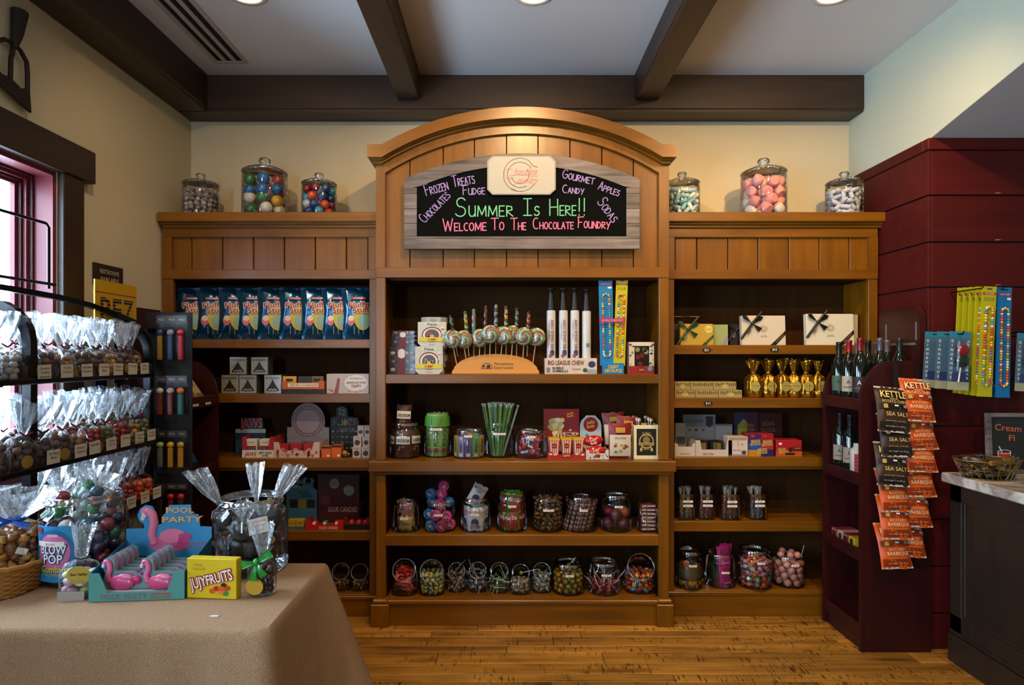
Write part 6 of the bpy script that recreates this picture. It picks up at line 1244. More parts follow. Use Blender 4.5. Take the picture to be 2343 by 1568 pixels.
# flamingo display box
fx0,fx1=W(207,1.719),W(416,1.719); bw=fx1-fx0; dy=.2; TEAL='#4f9a94'; t=thing('flamingo_display','teal and blue display box of pink flamingo candies with a pool-party back card','display box',((fx0+fx1)/2,1.722,TZ+.0015),(0,0,.09))
tm=C(TEAL,.45); tb2=C('#1f5f80',.5); hh=.079
mb=MB().prism([(-bw/2,0),(bw/2,0),(bw/2,hh),(bw/2-.028,hh),(bw/2-.048,.024),(-bw/2+.05,.024),(-bw/2+.028,hh),(-bw/2,hh)],0,.0025,tm); q=C('#8f6a6a',.5); mb.text('POOL PARTY',-.035,.013,.014,q,-.001,w=.125,bold=1); mb.text('PINK LEMONADE',.065,.017,.006,C('#c4544a',.5),-.001,w=.055,bold=1); mb.text('FLIP FLOP CANDY',.065,.008,.006,C('#c4544a',.5),-.001,w=.058,bold=1); obj('front_lip',mb,t)
for x in (-bw/2,bw/2-.0025): obj('side_wall',MB().prism([(.003,0),(dy,0),(dy,.115),(.003,hh)],x,x+.0025,tb2,0),t)
obj('base',MB().box(-bw/2+.003,.003,0,bw/2-.003,dy,.004,tm),t); obj('inner_tray',MB().box(-bw/2+.008,.012,.004,bw/2-.008,dy-.03,.022,C('#b9bdb6',.5)),t)
H2=.222; ol=[(-bw/2,0),(bw/2,0),(bw/2,H2*.67),(bw*.36,H2*.68),(bw*.36,H2*.8),(bw*.34,H2*.85),(bw*.27,H2*.86),(bw*.25,H2*.99),(bw*.0,H2*.99),(-bw*.03,H2*.9),(-bw*.075,H2*.85),(-bw*.09,H2*.73),(-bw*.15,H2*.71),(-bw*.16,H2*.8),(-bw*.16,H2*.9),(-bw*.2,H2*.98),(-bw*.28,H2*1.0),(-bw*.34,H2*.95),(-bw*.37,H2*.86),(-bw*.35,H2*.78),(-bw*.3,H2*.74),(-bw*.29,H2*.67),(-bw/2,H2*.67)]
WATER=C('#2f8fc4',.4,var=.35); mb=MB().prism(ol,dy,dy+.003,WATER); y=dy-.001; pk=C('#d85f8a',.4); pk2=C('#e27a9c',.4); pk3=C('#c43a74',.4)
mb.disc(0+.0,H2*.45,bw*.24,H2*.12,y,pk,26); mb.disc(bw*.04,H2*.56,bw*.15,H2*.1,y-.0006,pk2,22); mb.poly([(bw*.1,H2*.45),(bw*.2,H2*.42),(bw*.27,H2*.56),(bw*.22,H2*.6),(bw*.12,H2*.58)],y-.0008,pk3)
mb.tube([(-bw*.17,y,H2*.46),(-bw*.2,y,H2*.6),(-bw*.17,y,H2*.75),(-bw*.2,y,H2*.88),(-bw*.25,y,H2*.93)],.0125,pk2,8); mb.disc(-bw*.27,H2*.91,bw*.055,H2*.065,y-.001,pk2,18); mb.poly([(-bw*.31,H2*.9),(-bw*.26,H2*.85),(-bw*.3,H2*.78),(-bw*.33,H2*.8)],y-.0016,C('#d8ccc8',.5)); mb.poly([(-bw*.3,H2*.79),(-bw*.285,H2*.82),(-bw*.31,H2*.77)],y-.002,BLK); mb.disc(-bw*.255,H2*.925,.005,.005,y-.002,PAPER,12); mb.disc(-bw*.255,H2*.925,.0025,.0025,y-.0026,BLK,10)
ed=C('#e0b06a',.4)
for tx,zz,xx,w in (('POOL',.92,.125,.09),('PARTY',.79,.15,.13)): mb.text(tx,bw*xx,H2*zz,.021,C('#8a5a3a',.4),y,w=w*.98,bold=1); mb.text(tx,bw*xx,H2*zz,.017,ed,y-.0006,w=w*.93,bold=1)
mb.text('PINK LEMONADE',bw*.33,H2*.44,.0075,C('#c0584a',.5),y,w=.07,bold=1); mb.text('FLIP FLOP CANDY',bw*.33,H2*.38,.0075,C('#c0584a',.5),y,w=.074,bold=1)
mb.poly([(-bw/2,0),(bw/2,0),(bw/2,H2*.12),(bw*.25,H2*.24),(-bw*.1,H2*.27),(-bw*.35,H2*.29),(-bw/2,H2*.36)],y,C('#2a2f33',.6)); mb.poly([(-bw*.46,.0),(bw*.1,0),(bw*.1,H2*.2),(-bw*.46,H2*.2)],y-.0008,C('#3f7a76',.5))
obj('back_card',mb,t)
def flamingo():
    mb=MB(); m=C('#d4467c',.3,coat=.3); m2=C('#e0689a',.3,coat=.3); mb.ball((.012,0,.018),.026,m,14,8,(1.35,.32,.75)); mb.ball((.022,-.003,.03),.017,m2,12,6,(1.3,.3,.6)); mb.ball((.048,0,.024),.012,C('#c41f6a',.3),10,6,(1.2,.5,.9))
    mb.tube([(-.018,0,.02),(-.023,0,.036),(-.018,0,.05),(-.021,0,.062),(-.027,0,.067)],.0062,m2,8); mb.ball((-.028,0,.066),.0088,m2,10,6,(1.1,.6,1)); mb.ball((-.036,0,.058),.0062,C('#d8d0d0',.4),8,5,(.7,.6,1)); mb.ball((-.037,0,.052),.003,BLK,6,4); mb.ball((-.029,-.0055,.0685),.002,BLK,6,4); return mb.mesh('flamingo')
def blister(): 
    o=[(-.042,.002),(.062,.002),(.064,.03),(.03,.045),(-.008,.045),(-.012,.072),(-.026,.08),(-.04,.074),(-.046,.055),(-.034,.04)]; return MB().prism(o,.006,.014,C('#7fa0a4',.2,.1,coat=.4)).mesh('blister')
fm=flamingo(); bm=blister()
for c,(fx,nm) in enumerate(((-.072,'left row'),(.038,'right row'))):
    for k in range(5):
        tt=thing('flamingo_candy','pink flamingo candy in the teal box, %s, %s from the front'%(nm,['first','second','third','fourth','fifth'][k]),'candy',((fx0+fx1)/2+fx-.001*k,1.722+.022+.028*k,TZ+.0015+.0225),(-.1,0,0),'pink flamingo candies'); obj('candy',fm,tt); obj('blister_back',bm,tt); tt.scale=(1.12,1,1.12)
# yellow fruit candy box
d=1.735; w=(543-424)*d/F; h=.113; t=thing('fruit_candy_box','bright yellow fruit candy box with a slanted white wordmark','candy box',(W(484,d),d,TZ+.0015),(0,0,-.09)); YB_=C('#d8bc10',.4)
obj('carton',MB().bbox(-w/2,0,0,w/2,.028,h,YB_,.0015),t)
mb=MB(); 
mb.outlined('JUJYFRUITS',0,h*.5,.026,C('#efece2',.4),C('#a81c1c',.4),.0028,-.001,w=w*.86,bold=1,rot=.26,grow=.22)
mb.text('Chewy',-w*.27,h*.85,.008,C('#b08a2a',.5),-.001,w=.028); mb.text('Fruity Candy!',-w*.25,h*.75,.008,C('#b08a2a',.5),-.001,w=.042)
for a,b_,c in ((.02,.2,'#d8521c'),(.1,.26,'#b01c1c'),(.12,.15,'#c8b01c'),(.2,.27,'#d85a1c'),(.25,.34,'#2a1c1c'),(.28,.15,'#2f8a3c'),(.32,.28,'#c83a1c'),(.2,.2,'#e07a2c')): mb.disc(w*a,h*b_,.0095,.0075,-.0012-.0003*R.random(),C(c,.3),9)
obj('print',mb,t)
# bag of pastel mints
t=thing('mint_bag','clear tied bag of pastel mints with a gold label before the blue-label jar','candy bag',(W(172,1.745),1.765,TZ+.0015),(0,.05,.2)); mb=MB(); pc=['#d8b8c4','#e0dccb','#cdd08a','#9abf9a','#d6c8d0','#c9a0b0']
for p in pack(.046,.085,.0135,dense=.9): mb.ball((p[0],p[1]*.75,p[2]),.0135,C(R.choice(pc),.4),10,6,(1.15,1.15,.75))
obj('mints',mb,t,kind='stuff'); obj('cellophane',tiebag(.052,.041,.105,.098,CELLO,seed=5,flare=.55),t); obj('tie',MB().tube([(-.022,-.002,.107),(0,-.009,.105),(.022,.002,.108)],.0025,BLK,6),t)
mb=MB().disc(0,0,.03,.03,0,C('#c9b04a',.4),22); mb.text('Sun Valley',0,.004,.008,INK,-.001,w=.042,shear=.3,bold=1); obj('label_sticker',mb,t,(.012,-.043,.07),(.25,0,.1)); obj('nutrition_card',MB().box(-.034,-.001,0,.034,0,.026,C('#a8a29a',.6)),t,(-.004,-.046,.0))
# bag with green bow
t=thing('chocolate_bag','clear bag of dark chocolates tied with a big green satin bow','candy bag',(W(597,1.765),1.775,TZ+.0015)); mb=MB()
for p in pack(.036,.07,.0105,dense=.9): mb.ball((p[0],p[1]*.8,p[2]),.0105,C('#3a2622',.3),9,6)
obj('chocolates',mb,t,kind='stuff'); obj('cellophane',tiebag(.04,.032,.105,.1,CELLO,seed=9,flare=.85),t); GR=C('#178a2c',.3,coat=.3); mb=MB()
def leaf(p0,p1,wd_,m): 
    p0,p1=Vector(p0),Vector(p1); u=p1-p0; nn=Vector((-u.z,0,u.x)); nn.normalize()
    mb.grid(lambda a,b_:tuple(p0+u*a+nn*wd_*(b_-.5)*(.35+.75*a)+Vector((0,-.007*math.sin(PI*a)-.003*math.cos(PI*4*(b_-.5))*(1-.4*a),0))),6,4,m)
for p1,wd_ in (((-.042,-.044,.098),.024),((.042,-.044,.132),.026),((-.008,-.046,.052),.022),((.024,-.046,.066),.022)): leaf((0,-.04,.106),p1,wd_,GR)
mb.ball((0,-.043,.106),.0095,GR,10,6); obj('bow',mb,t); mb=MB().disc(0,0,.025,.024,0,C('#c0962a',.35,.2),22); obj('label_sticker',mb,t,(-.006,-.042,.035))
# wicker basket with caramel corn
WICK=C('#a86f2c',.6,var=.25); bx,by=W(20,1.86),1.86; t=thing('wicker_basket','shallow honey-coloured wicker basket at the left edge of the burlap table','basket',(bx,by,TZ+.001)); hw_,hd=.115,.15
def bring(zz,k=0,n=56):
    o=[]
    for i in range(n):
        a=2*PI*i/n; e=(abs(math.cos(a))**4+abs(math.sin(a))**4)**-.25; f=1+.18*zz/.075; q=.004*(1 if (i+k)%2 else -1); o.append(((hw_*f+q)*e*math.cos(a),(hd*f+q)*e*math.sin(a),zz+.018*(abs(math.sin(a))**3)*(zz/.075)))
    return o
for k in range(11): obj('weave_strand',MB().tube(bring(.006+.0066*k,k),.0042,WICK,6,True),t)
obj('rim',MB().tube(bring(.083,0),.0075,WICK,8,True),t); obj('base',MB().prism([(p[0],p[1]) for p in bring(.002,0,28)],.001,.006,WICK,2),t)
t=thing('caramel_corn_bag','clear bag of caramel corn with a blue ribbon standing in the wicker basket','candy bag',(bx+.015,by,TZ+.009),(0,.03,.3)); mb=MB(); cc_=[C(c,.5) for c in ('#a8712c','#8f5c1e','#bf9550','#7c4e1a')]
for p in pack(.095,.16,.0115,dense=.9,jit=.5): mb.ball((p[0],p[1],p[2]),.0135,R.choice(cc_),7,5,(1,1,1),.9)
obj('caramel_corn',mb,t,kind='stuff'); obj('cellophane',tiebag(.102,.095,.185,.09,CELLO,seed=13,flare=1.05),t); BR=C('#1a52a8',.35); mb=MB()
for p1,wd_ in (((-.07,-.03,.205),.024),((.055,-.05,.175),.022),((-.05,-.05,.165),.02)): leaf((0,-.03,.187),p1,wd_,BR)
mb.tube([(.02*math.cos(a),.02*math.sin(a),.185) for a in [2*PI*i/12 for i in range(12)]],.007,BR,6,True); obj('ribbon',mb,t); obj('price_label',MB().box(-.014,-.001,-.009,.014,0,.009,PAPER),t,(.05,-.085,.11),(0,.4,.5))
# ---------------------------------------------------------------- candy rack by the window
STEEL=C('#15171a',.28,.7); D0,D1=1.93,2.84; XBK=-1.885
rk=thing('candy_rack','black tubular steel rack of bagged sweets standing by the window','rack',(-1.72,2.3,0)); P=lambda n,mb:wpart(rk,n,mb)
def hoop(y,xf,zt): 
    pts=[(xf,y,.02),(xf,y,zt-.14)]+[(xf-.14+.14*math.cos(a),y,zt-.14+.14*math.sin(a)) for a in (.3,.6,.9,1.2,1.57)]+[(XBK,y,zt)]+[(XBK-.0,y,.02)]
    mb=MB()
    for a,b_ in zip(pts[:-1],pts[1:]): pass
    return mb.tube(pts,.022,STEEL,4,smooth=False)
P('end_hoop',hoop(2.125,-1.65,1.635)); P('end_hoop',hoop(2.86,-1.665,1.60))
P('top_rail',MB().tube([(-1.80,1.9,1.70),(-1.80,2.2,1.695),(-1.80,2.46,1.687),(-1.795,2.64,1.670),(-1.77,2.78,1.640),(-1.72,2.87,1.60)],.015,STEEL,4,smooth=False))
P('sign_wire',MB().tube([(-1.83,1.9,1.98),(-1.83,2.44,1.98),(-1.83,2.455,1.965),(-1.83,2.455,1.72)],.006,STEEL,6))
P('sign_wire',MB().tube([(-1.80,2.45,1.735),(-1.80,1.9,1.735)],.006,STEEL,6))
TIERS=[(1.36,-1.63,-1.80),(1.06,-1.60,-1.80),(.80,-1.575,-1.79),(.52,-1.55,-1.78)]
for k,(zz,xf,xb) in enumerate(TIERS):
    D0=1.93 if k<2 else 2.12
    P('tier_tray',MB().box(xb,D0,zz-.004,xf,D1,zz,STEEL).box(xb,D0,zz,xb+.004,D1,zz+.05,STEEL))
    P('tier_front_bar',MB().bbox(xf-.006,D0,zz-.008,xf+.008,D1,zz+.012,STEEL,.003)); P('price_rail',MB().box(xf+.001,D0,zz+.012,xf+.004,D1,zz+.06,ACRYL))
    for y in ((2.09,2.16) if k<2 else (2.16,))+(D1-.01,): P('tier_end_plate',MB().box(xb,y-.003,zz-.004,xf,y+.003,zz+.055,C('#1f3036',.5)))
    P('tier_bracket',MB().box(xb-.09,2.115,zz-.02,xb+.05,2.135,zz-.004,STEEL)); P('tier_bracket',MB().box(xb-.09,2.84,zz-.02,xb+.05,2.86,zz-.004,STEEL))
CT=[['Caramel','Toffee','Almonds'],['Turtle','Clusters'],['Milk Raisin','Clusters'],['Dark Almond','Bark'],['Peanut','Clusters'],['Malt Balls'],['Toffee','Crunch'],['Gummy Bears']]
pcs=[2.16,2.27,2.38,2.48,2.57,2.67,2.76]
for k,(zz,xf,xb) in enumerate(TIERS[:3]):
    for i,y in enumerate(pcs if k!=1 else pcs[:1]+pcs[1:]):
        if k==1 and i==1: y+=.03
        w=.062; hh=.056; mb=MB().box(-w/2,-.001,0,w/2,0,hh,C('#cfc8b6',.7)); L=CT[(i+k*3)%8]
        for q,tx in enumerate(L): mb.text(tx,0,hh*(.78-.26*q),.009,INK,-.002,w=min(.05,.007*len(tx)))
        o=obj('price_card',mb,rk,(xf+.006+1.72,y-2.3,zz+.003),(0,rr(-.05,.05),PI/2))
# bags in the rack: six kinds of filling
def filling(cols,r,n,rad=.041,hh=.102,sq=(1,1,1),wob=.15,rough=.5):
    mb=MB(); ms_=[C(c,rough) for c in cols]
    for p in pack(rad,hh,r,dense=.9): mb.ball(p,r,R.choice(ms_),8,5,sq,wob)
    return mb.mesh('filling')
FILL={'white sugared nuts':filling(['#b9b4b0','#a8a29c','#cac6c2'],.0125,0),'brown chocolate clusters':filling(['#4a3020','#6a4830','#38241a'],.014,0),'golden peanut brittle':filling(['#a07a34','#8a5f24','#b8954a'],.013,0),'red gummies':filling(['#8e1c1c','#a83424','#7a1a20'],.0115,0,rough=.25),'tan toffee pieces':filling(['#7a5a38','#94704a','#5a4028'],.0125,0),'green and brown sweets':filling(['#5a6a34','#6a5030','#7a7a44'],.0115,0),'orange jelly slices':filling(['#c4481c','#d8641c','#b83418'],.013,0,rough=.2),'multicoloured small sweets':filling(['#8a2c1c','#4a6a2c','#b88a1c','#6a3a24','#3a3028'],.0075,0)}
WR=[tiebag(.048,.044,.122,.115,CELLO,seed=60+i,flare=1.15).mesh('cellophane') for i in range(5)]
TIE=[MB().tube([(-.022,-.012,.130),(-.004,-.012,.121),(.0,-.014,.119),(.006,-.012,.122),(.024,-.01,.134)],.0034,C(c,.4),6).mesh('tie') for c in ('#7c1420','#7c1420','#1a1416')]
GLB=MB().disc(0,.03,.02,.022,-.047,C('#a8823a',.35,.2),18).mesh('gold_label')
kinds=list(FILL)
seqs=[['white sugared nuts','white sugared nuts','white sugared nuts','white sugared nuts','tan toffee pieces','brown chocolate clusters','tan toffee pieces','brown chocolate clusters','brown chocolate clusters','golden peanut brittle','brown chocolate clusters','tan toffee pieces'],
['brown chocolate clusters']*4+['brown chocolate clusters','brown chocolate clusters','tan toffee pieces','red gummies','green and brown sweets','red gummies','golden peanut brittle','green and brown sweets'],
['multicoloured small sweets']*5+['brown chocolate clusters','brown chocolate clusters','tan toffee pieces','golden peanut brittle','red gummies','orange jelly slices','orange jelly slices'],
['multicoloured small sweets']*12]
tn=['top rack tier','second rack tier','third rack tier','lowest rack tier']
ordn=['first','second','third','fourth','fifth','sixth','seventh','eighth','ninth','tenth','eleventh','twelfth']
for k,(zz,xf,xb) in enumerate(TIERS):
    for i in range(2,12):
        y=1.79+i*.0885; f=seqs[k][i]
        if k>1 and y<2.15: continue
        for row in range(2):
            if row==1 and k>2: continue
            t=thing('candy_bag','clear bag of %s, %s, %s %sfrom near end'%(f,tn[k],ordn[i-2],['','in back '][row]),'candy bag',((xf-.05) if row==0 else (xb+.048),y+rr(-.008,.008)+.03*row,zz+.001+.012*row),(rr(-.08,.08)-.05,rr(-.06,.06)+(.22 if k>0 else .05),PI/2+rr(-.5,.5)),'bags of sweets on the rack')
            obj('filling',FILL[f],t,kind='stuff'); wr_=obj('cellophane',WR[(i*3+k+row)%5],t); obj('tie',TIE[(i+k)%3],wr_)
            if (i+k)%2==0 and row==0: obj('gold_label',GLB,wr_)
# hanging candy dispensers on the far end of the rack
P('dark_backdrop',MB().box(-1.72,2.935,.62,-1.50,2.94,1.66,C('#0c0606',.7))); P('dark_backdrop_arm',MB().box(-1.69,2.86,1.56,-1.67,2.936,1.58,STEEL)); P('dark_backdrop_arm',MB().box(-1.69,2.86,.7,-1.67,2.936,.72,STEEL))  # added sheet, its black stands in for the dark behind the packs
pz=[[('#8a6a1c','#33395a'),('#2a3f6a','#8a8f9a'),('#a01c28','#b82430')],[('#7a2a1c','#c8bcae'),('#6a1c1c','#a89a8a'),('#1c5a5a','#c8641c')],[('#7a7a74','#a8b87a'),('#b8801c','#c89a2a'),('#b8801c','#b88a1c')],[('#4a2c1c','#a81c1c'),('#8a1c1c','#b82020'),('#3a3a3a','#b02020')]]
for ri,(yt,yb) in enumerate(((720,846),(858,972),(984,1092),(1106,1205))):
    for ci,px in enumerate((366,390,413)):
        dd=2.90-.012*(ci); st_,hd_=pz[ri][ci]
        t=thing('candy_dispenser','candy dispenser in clear hanging pack, %s row, %s column at the rack end'%(['top','second','third','bottom'][ri],['left','middle','right'][ci]),'candy dispenser',(W(px,dd),dd,H(yb,dd)),group='hanging candy dispensers'); hh=(yb-yt)*dd/F
        obj('clear_card',MB().box(-.026,.012,0,.026,.0135,hh,ACRYL).box(-.022,-.012,.02,.022,.011,.06,ACRYL),t); obj('stem',MB().bbox(-.011,-.008,.045,.011,.008,hh*.62,C(st_,.35),.003),t); obj('head',MB().ball((0,0,hh*.62+.014),.017,C(hd_,.35),12,7,(1,.8,.9)),t); obj('header_print',MB().rect(-.024,hh*.84,.024,hh*.98,.0115,C('#3a3430',.5)).text('PEZ',0,hh*.91,.009,C('#b8b0a0',.5),.0108,w=.03),t)
# signs by the window
t=single('restroom_sign',MB().box(-.105,0,0,.105,.012,.1,C('#2a1c12',.5)).text('RESTROOMS',0,.066,.02,C('#d8ccb4',.5),-.001,w=.145).text('AVAILABLE',0,.03,.02,C('#d8ccb4',.5),-.001,w=.14),'small dark brown restroom sign on the left wall','sign',(XL+.014,2.955,H(655,2.95)),(0,0,PI/2))
t=thing('dispenser_sign','yellow sign with dark striped letters behind the rack','sign',(-1.785,2.815,1.575),(0,0,PI/2)); w=.30; hh=.2; mb=MB().box(-w/2,0,0,w/2,.006,hh+.012,C('#c99a14',.45)); mb.rect(-w/2,hh*.78,w/2,hh*.8,-.001,C('#a83018',.5)); obj('board',mb,t)
mb=MB()
for q,ch_ in enumerate('PEZ'):
    mb.text(ch_,-.085+.085*q,hh*.42,.105,C('#161c3a',.5),-.001,w=.075,bold=1)
    for k in range(7): mb.rect(-.12+.085*q,hh*.42-.05+k*.0155,-.05+.085*q,hh*.42-.047+k*.0155,-.0018,C('#c99a14',.45))
obj('lettering',mb,t); obj('post',MB().box(-.015,.001,-.25,.015,.005,.0,STEEL),t)
# ---------------------------------------------------------------- burgundy end stands
def stand(label,xb,xf,y0,y1,sgn):
    # open shelf unit against the side wall: xb = wall side, xf = open side
    t=thing('display_stand',label,'shelf unit',((xb+xf)/2,(y0+y1)/2,0)); P=lambda n,mb:wpart(t,n,mb)
    prof=[(xb,.0),(xf,.0),(xf,1.22)]+[(xf-sgn*.15+sgn*.15*math.cos(a),1.22+.205*math.sin(a)) for a in [PI/2*i/8 for i in range(1,9)]]+[(xb,1.43)]
    P('side_panel',MB().prism(prof,y0,y0+.022,BURG)); P('side_panel',MB().prism(prof,y1-.022,y1,BURG))
    P('back_panel',MB().prism([(y0+.0,.05),(y1,.05),(y1,1.66),(y1-.03,1.70),(y0+.07,1.70),(y0+.04,1.66)],xb,xb+sgn*.03,BURG,0))
    lo,hi=sorted((xb+sgn*.03,xf-sgn*.004))
    for zz in (1.225,.856,.482,.115):
        P('shelf',MB().box(lo,y0+.022,zz-.02,hi,y1-.022,zz-.0,BURG)); a,b_=sorted((xf-sgn*.016,xf-sgn*.002)); P('shelf_lip',MB().bbox(a,y0+.022,zz-.045,b_,y1-.022,zz+.015,BURG,.003))
    a,b_=sorted((xf-sgn*.03,xf-sgn*.016)); P('kick_board',MB().box(a,y0+.022,.0,b_,y1-.022,.115,BURG))
    return t
RS=stand('burgundy wooden stand with rounded sides holding wine bottles beside the red wall',2.085,1.742,2.992,3.36,-1); LS=stand('burgundy wooden stand with rounded sides in the left corner behind the rack',-1.915,-1.577,3.02,3.375,1)
sm=C('#8f8a84',.35,.6); mb=MB()
for a,b_,c,e in ((3.05,3.056,1.53,1.62),(3.29,3.296,1.53,1.62),(3.06,3.28,1.505,1.517)): mb.box(2.050,a,c,2.0545,b_,e,sm)
wpart(RS,'sign_holder',mb)
def wine(lb,x,y,zz,cap,lab,h=.30,g='#0c1410'):
    t=thing('wine_bottle',lb,'bottle',(x,y,zz),(0,0,-.6),'bottles on the burgundy stand'); s_=h/.30
    bg_=obj('bottle_glass',MB().lathe([(.03,0),(.036,.006),(.037,.02),(.037,.175*s_),(.03,.2*s_),(.016,.225*s_),(.0135,.24*s_)],18,C(g,.08,coat=.6)),t); obj('capsule',MB().lathe([(.0138,.235*s_),(.0145,.285*s_),(.0155,.288*s_),(.0155,.297*s_),(.012,h)],14,C(cap,.3,.3)),t)
    if lab:
        r=.0375; mb=MB(); wp=lambda a,b_:-math.sqrt(max(r*r-a*a,1e-6)); mb.rect(-.03,.04,.03,.12,-.0006,C(lab,.6),wp); mb.text('A',0,.09,.02,INK if lab!='#1a1818' else PAPER,-.002,warp=wp); mb.rect(-.022,.06,.022,.066,-.0015,C('#6a4a3a',.6),wp); obj('label_sticker',mb,bg_)
caps=['#1a2018','#8a1424','#7c1a20','#6a6470','#1c1a1a','#5a5058','#4a4450','#6a5a5e','#2a2424']; labs_=['#3f5a48','#a89a86','#1a1818',None,None,None,None,None,None]; k=0
for X_ in (1.80,1.90,2.0):
    for y in (3.295,3.2,3.1): wine('tall dark wine bottle on the upper wine shelf, %s column, %s'%({1.80:'outer',1.90:'middle',2.0:'inner'}[X_],{3.295:'far',3.2:'middle',3.1:'near'}[y]),X_,y,1.226,caps[k],labs_[k],.30+.008*(k%3)); k+=1
for i,(X_,y,lab) in enumerate(((1.80,3.285,'#8a7f70'),(1.80,3.19,'#8a7f70'))): wine('slim dark bottle with grey label on the lower wine shelf, '+['far','near'][i]+' one',X_,y,.857,'#1a2224',lab,.29)
mb=MB().lathe([(.03,0),(.034,.008),(.034,.115),(.02,.13),(.018,.15)],16,C('#b8b0a8',.4)); mb.rect(-.015,.01,.012,.1,-.0345,C('#a81c1c',.5)); [mb.rect(-.012+.0,.02+.018*k,-.002,.026+.018*k,-.035,INK) for k in range(4)]
single('sauce_bottle',mb,'short white bottle with a red and black label on the lower wine shelf','bottle',(1.79,3.105,.857),(0,0,-.5),'bottles on the burgundy stand')
for i,(c,y) in enumerate((('#8a2a34',3.28),('#b0a08a',3.22),('#7c1c24',3.17),('#b8951c',3.115))):
    mb=MB().bbox(-.027,0,0,.027,.11,.045,C(c,.4),.002); mb.disc(0,.022,.015,.015,YT,C('#2a1c1c',.5),14); mb.rect(-.02,.034,.02,.041,YT,C('#8a8a5a',.5)); single('small_candy_box',mb,'small %s candy box on the low shelf of the wine stand'%['dark pink','beige','dark red','yellow'][i],'candy box',(1.765,y,.483),(0,0,-PI/2),'small boxes on the wine stand')
for i,y in enumerate((3.11,3.19,3.28)):
    mb=MB().bbox(-.033,0,0,.033,.012,.15,C('#b0a272',.5),.002); mb.rect(-.033,0,.033,.03,YT,C('#6a2a3a' if i==0 else '#7a5a3c',.5)); mb.disc(0,.115,.011,.018,YT,BLK,14); mb.text('Chocolate',0,.08,.007,INK,YT,w=.04); single('chocolate_bar',mb,'cream chocolate bar leaning on the left burgundy stand, '+['near','middle','far'][i]+' one','chocolate bar',(-1.625,y,1.228),(-.6,0,PI/2),'cream chocolate bars')
for i,y in enumerate((3.12,3.25)): obj('shelf_tag',MB().box(-.028,-.001,0,.028,0,.012,PAPER).text('$4.50',0,.006,.006,INK,-.0016,w=.03),LS,(-1.5755-LS.location[0],y-LS.location[1],1.193),(0,0,PI/2),label='white shelf price tag')
mb=MB().bbox(-.05,0,0,.05,.03,.16,C('#1f4a8a',.4),.002); mb.rect(-.05,0,.05,.03,YT,BLK); mb.rect(-.001,0,.001,.16,YT*1.5,BLK); single('chocolate_carton',mb,'blue and black carton leaning on the left burgundy stand','candy box',(-1.64,3.24,.858),(-.45,0,PI/2+.0))
mb=MB()
for k in range(40): a=k*2.4; mb.ball((.022*math.cos(a)*(1-k/60),.022*math.sin(a)*(1-k/60),.008+.0022*k),.011,C('#b8a98a',.6),7,5,(1,1,1),.3)
single('nut_roll',mb,'lumpy pale nut roll beside the blue carton on the left stand','candy',(-1.62,3.09,.858))
# ---------------------------------------------------------------- potato chip strips on the burgundy side panel
CHW=C('#cfc6b8',.4,.2)
def chipbag(kind):
    base,dk=('#cc520e','#8a300c') if kind=='o' else ('#3a2418','#1c120e'); w,h=.182,.24
    mb,wp=pillow(w,h,.042,C(base,.42,0,spec=.4),CHW,.04,4 if kind=='o' else 8,12,16); y=-.002
    mb.grid(lambda u,v:(-w*.44+w*.88*u,wp(-w*.44+w*.88*u,h*.05+h*.16*v)+.004,h*.05+h*.16*v),8,3,C(dk,.35)); mb.grid(lambda u,v:(-w*.44+w*.88*u,wp(-w*.44+w*.88*u,h*.48+h*.12*v)+.004,h*.48+h*.12*v),8,3,C(dk,.35))
    k1=C('#d8c878' if kind=='b' else '#e0d0a8',.45); mb.outlined('KETTLE',.0,h*.82,.036,k1,C(dk,.4),.003,y,w=w*.8,bold=1,warp=wp); mb.text('BRAND',0,h*.715,.008,k1,y,w=w*.25,warp=wp); mb.text('POTATO CHIPS',0,h*.655,.015,k1,y,w=w*.72,warp=wp)
    if kind=='o': mb.text('BACKYARD',0,h*.42,.014,C('#e0b07a',.45),y,w=w*.5,warp=wp); mb.text('BARBEQUE',.004,h*.33,.019,k1,y,w=w*.68,warp=wp)
    else: mb.text('SEA SALT',.01,h*.38,.02,k1,y,w=w*.68,warp=wp)
    mb.text('great taste...naturally',0,h*.235,.007,C('#c89a5a',.45),y,w=w*.6,warp=wp); mb.text('net weight 2 oz (56 g)',0,h*.12,.008,C('#c8b49a',.45),y,w=w*.62,warp=wp)
    mb.rect(-w*.34,h*.5,-w*.22,h*.59,y*1.5,C('#b89a4a',.5),wp); mb.rect(-w*.02,h*.55,w*.1,h*.585,y*1.5,PAPER,wp); mb.rect(w*.26,h*.53,w*.38,h*.59,y*1.5,C('#8a8a8a',.5),wp)
    return mb.mesh('chip_bag')
CB={'o':chipbag('o'),'b':chipbag('b')}
L_=[('b',2046,883,990,.10,'topmost dark bag'),('b',2054,945,1046,.04,'second dark bag'),('b',2044,1012,1113,.07,'third dark bag'),('o',2053,1072,1172,.0,'fourth bag, orange'),('o',2054,1134,1235,.02,'fifth bag, orange'),('o',2054,1200,1302,-.02,'lowest bag, orange')]
R_=[('o',2104,864,965,.06,'topmost'),('o',2114,930,1030,-.02,'second'),('o',2112,982,1081,.03,'third'),('o',2108,1038,1138,.0,'fourth'),('o',2100,1107,1207,.03,'fifth'),('o',2084,1176,1275,.08,'lowest')]
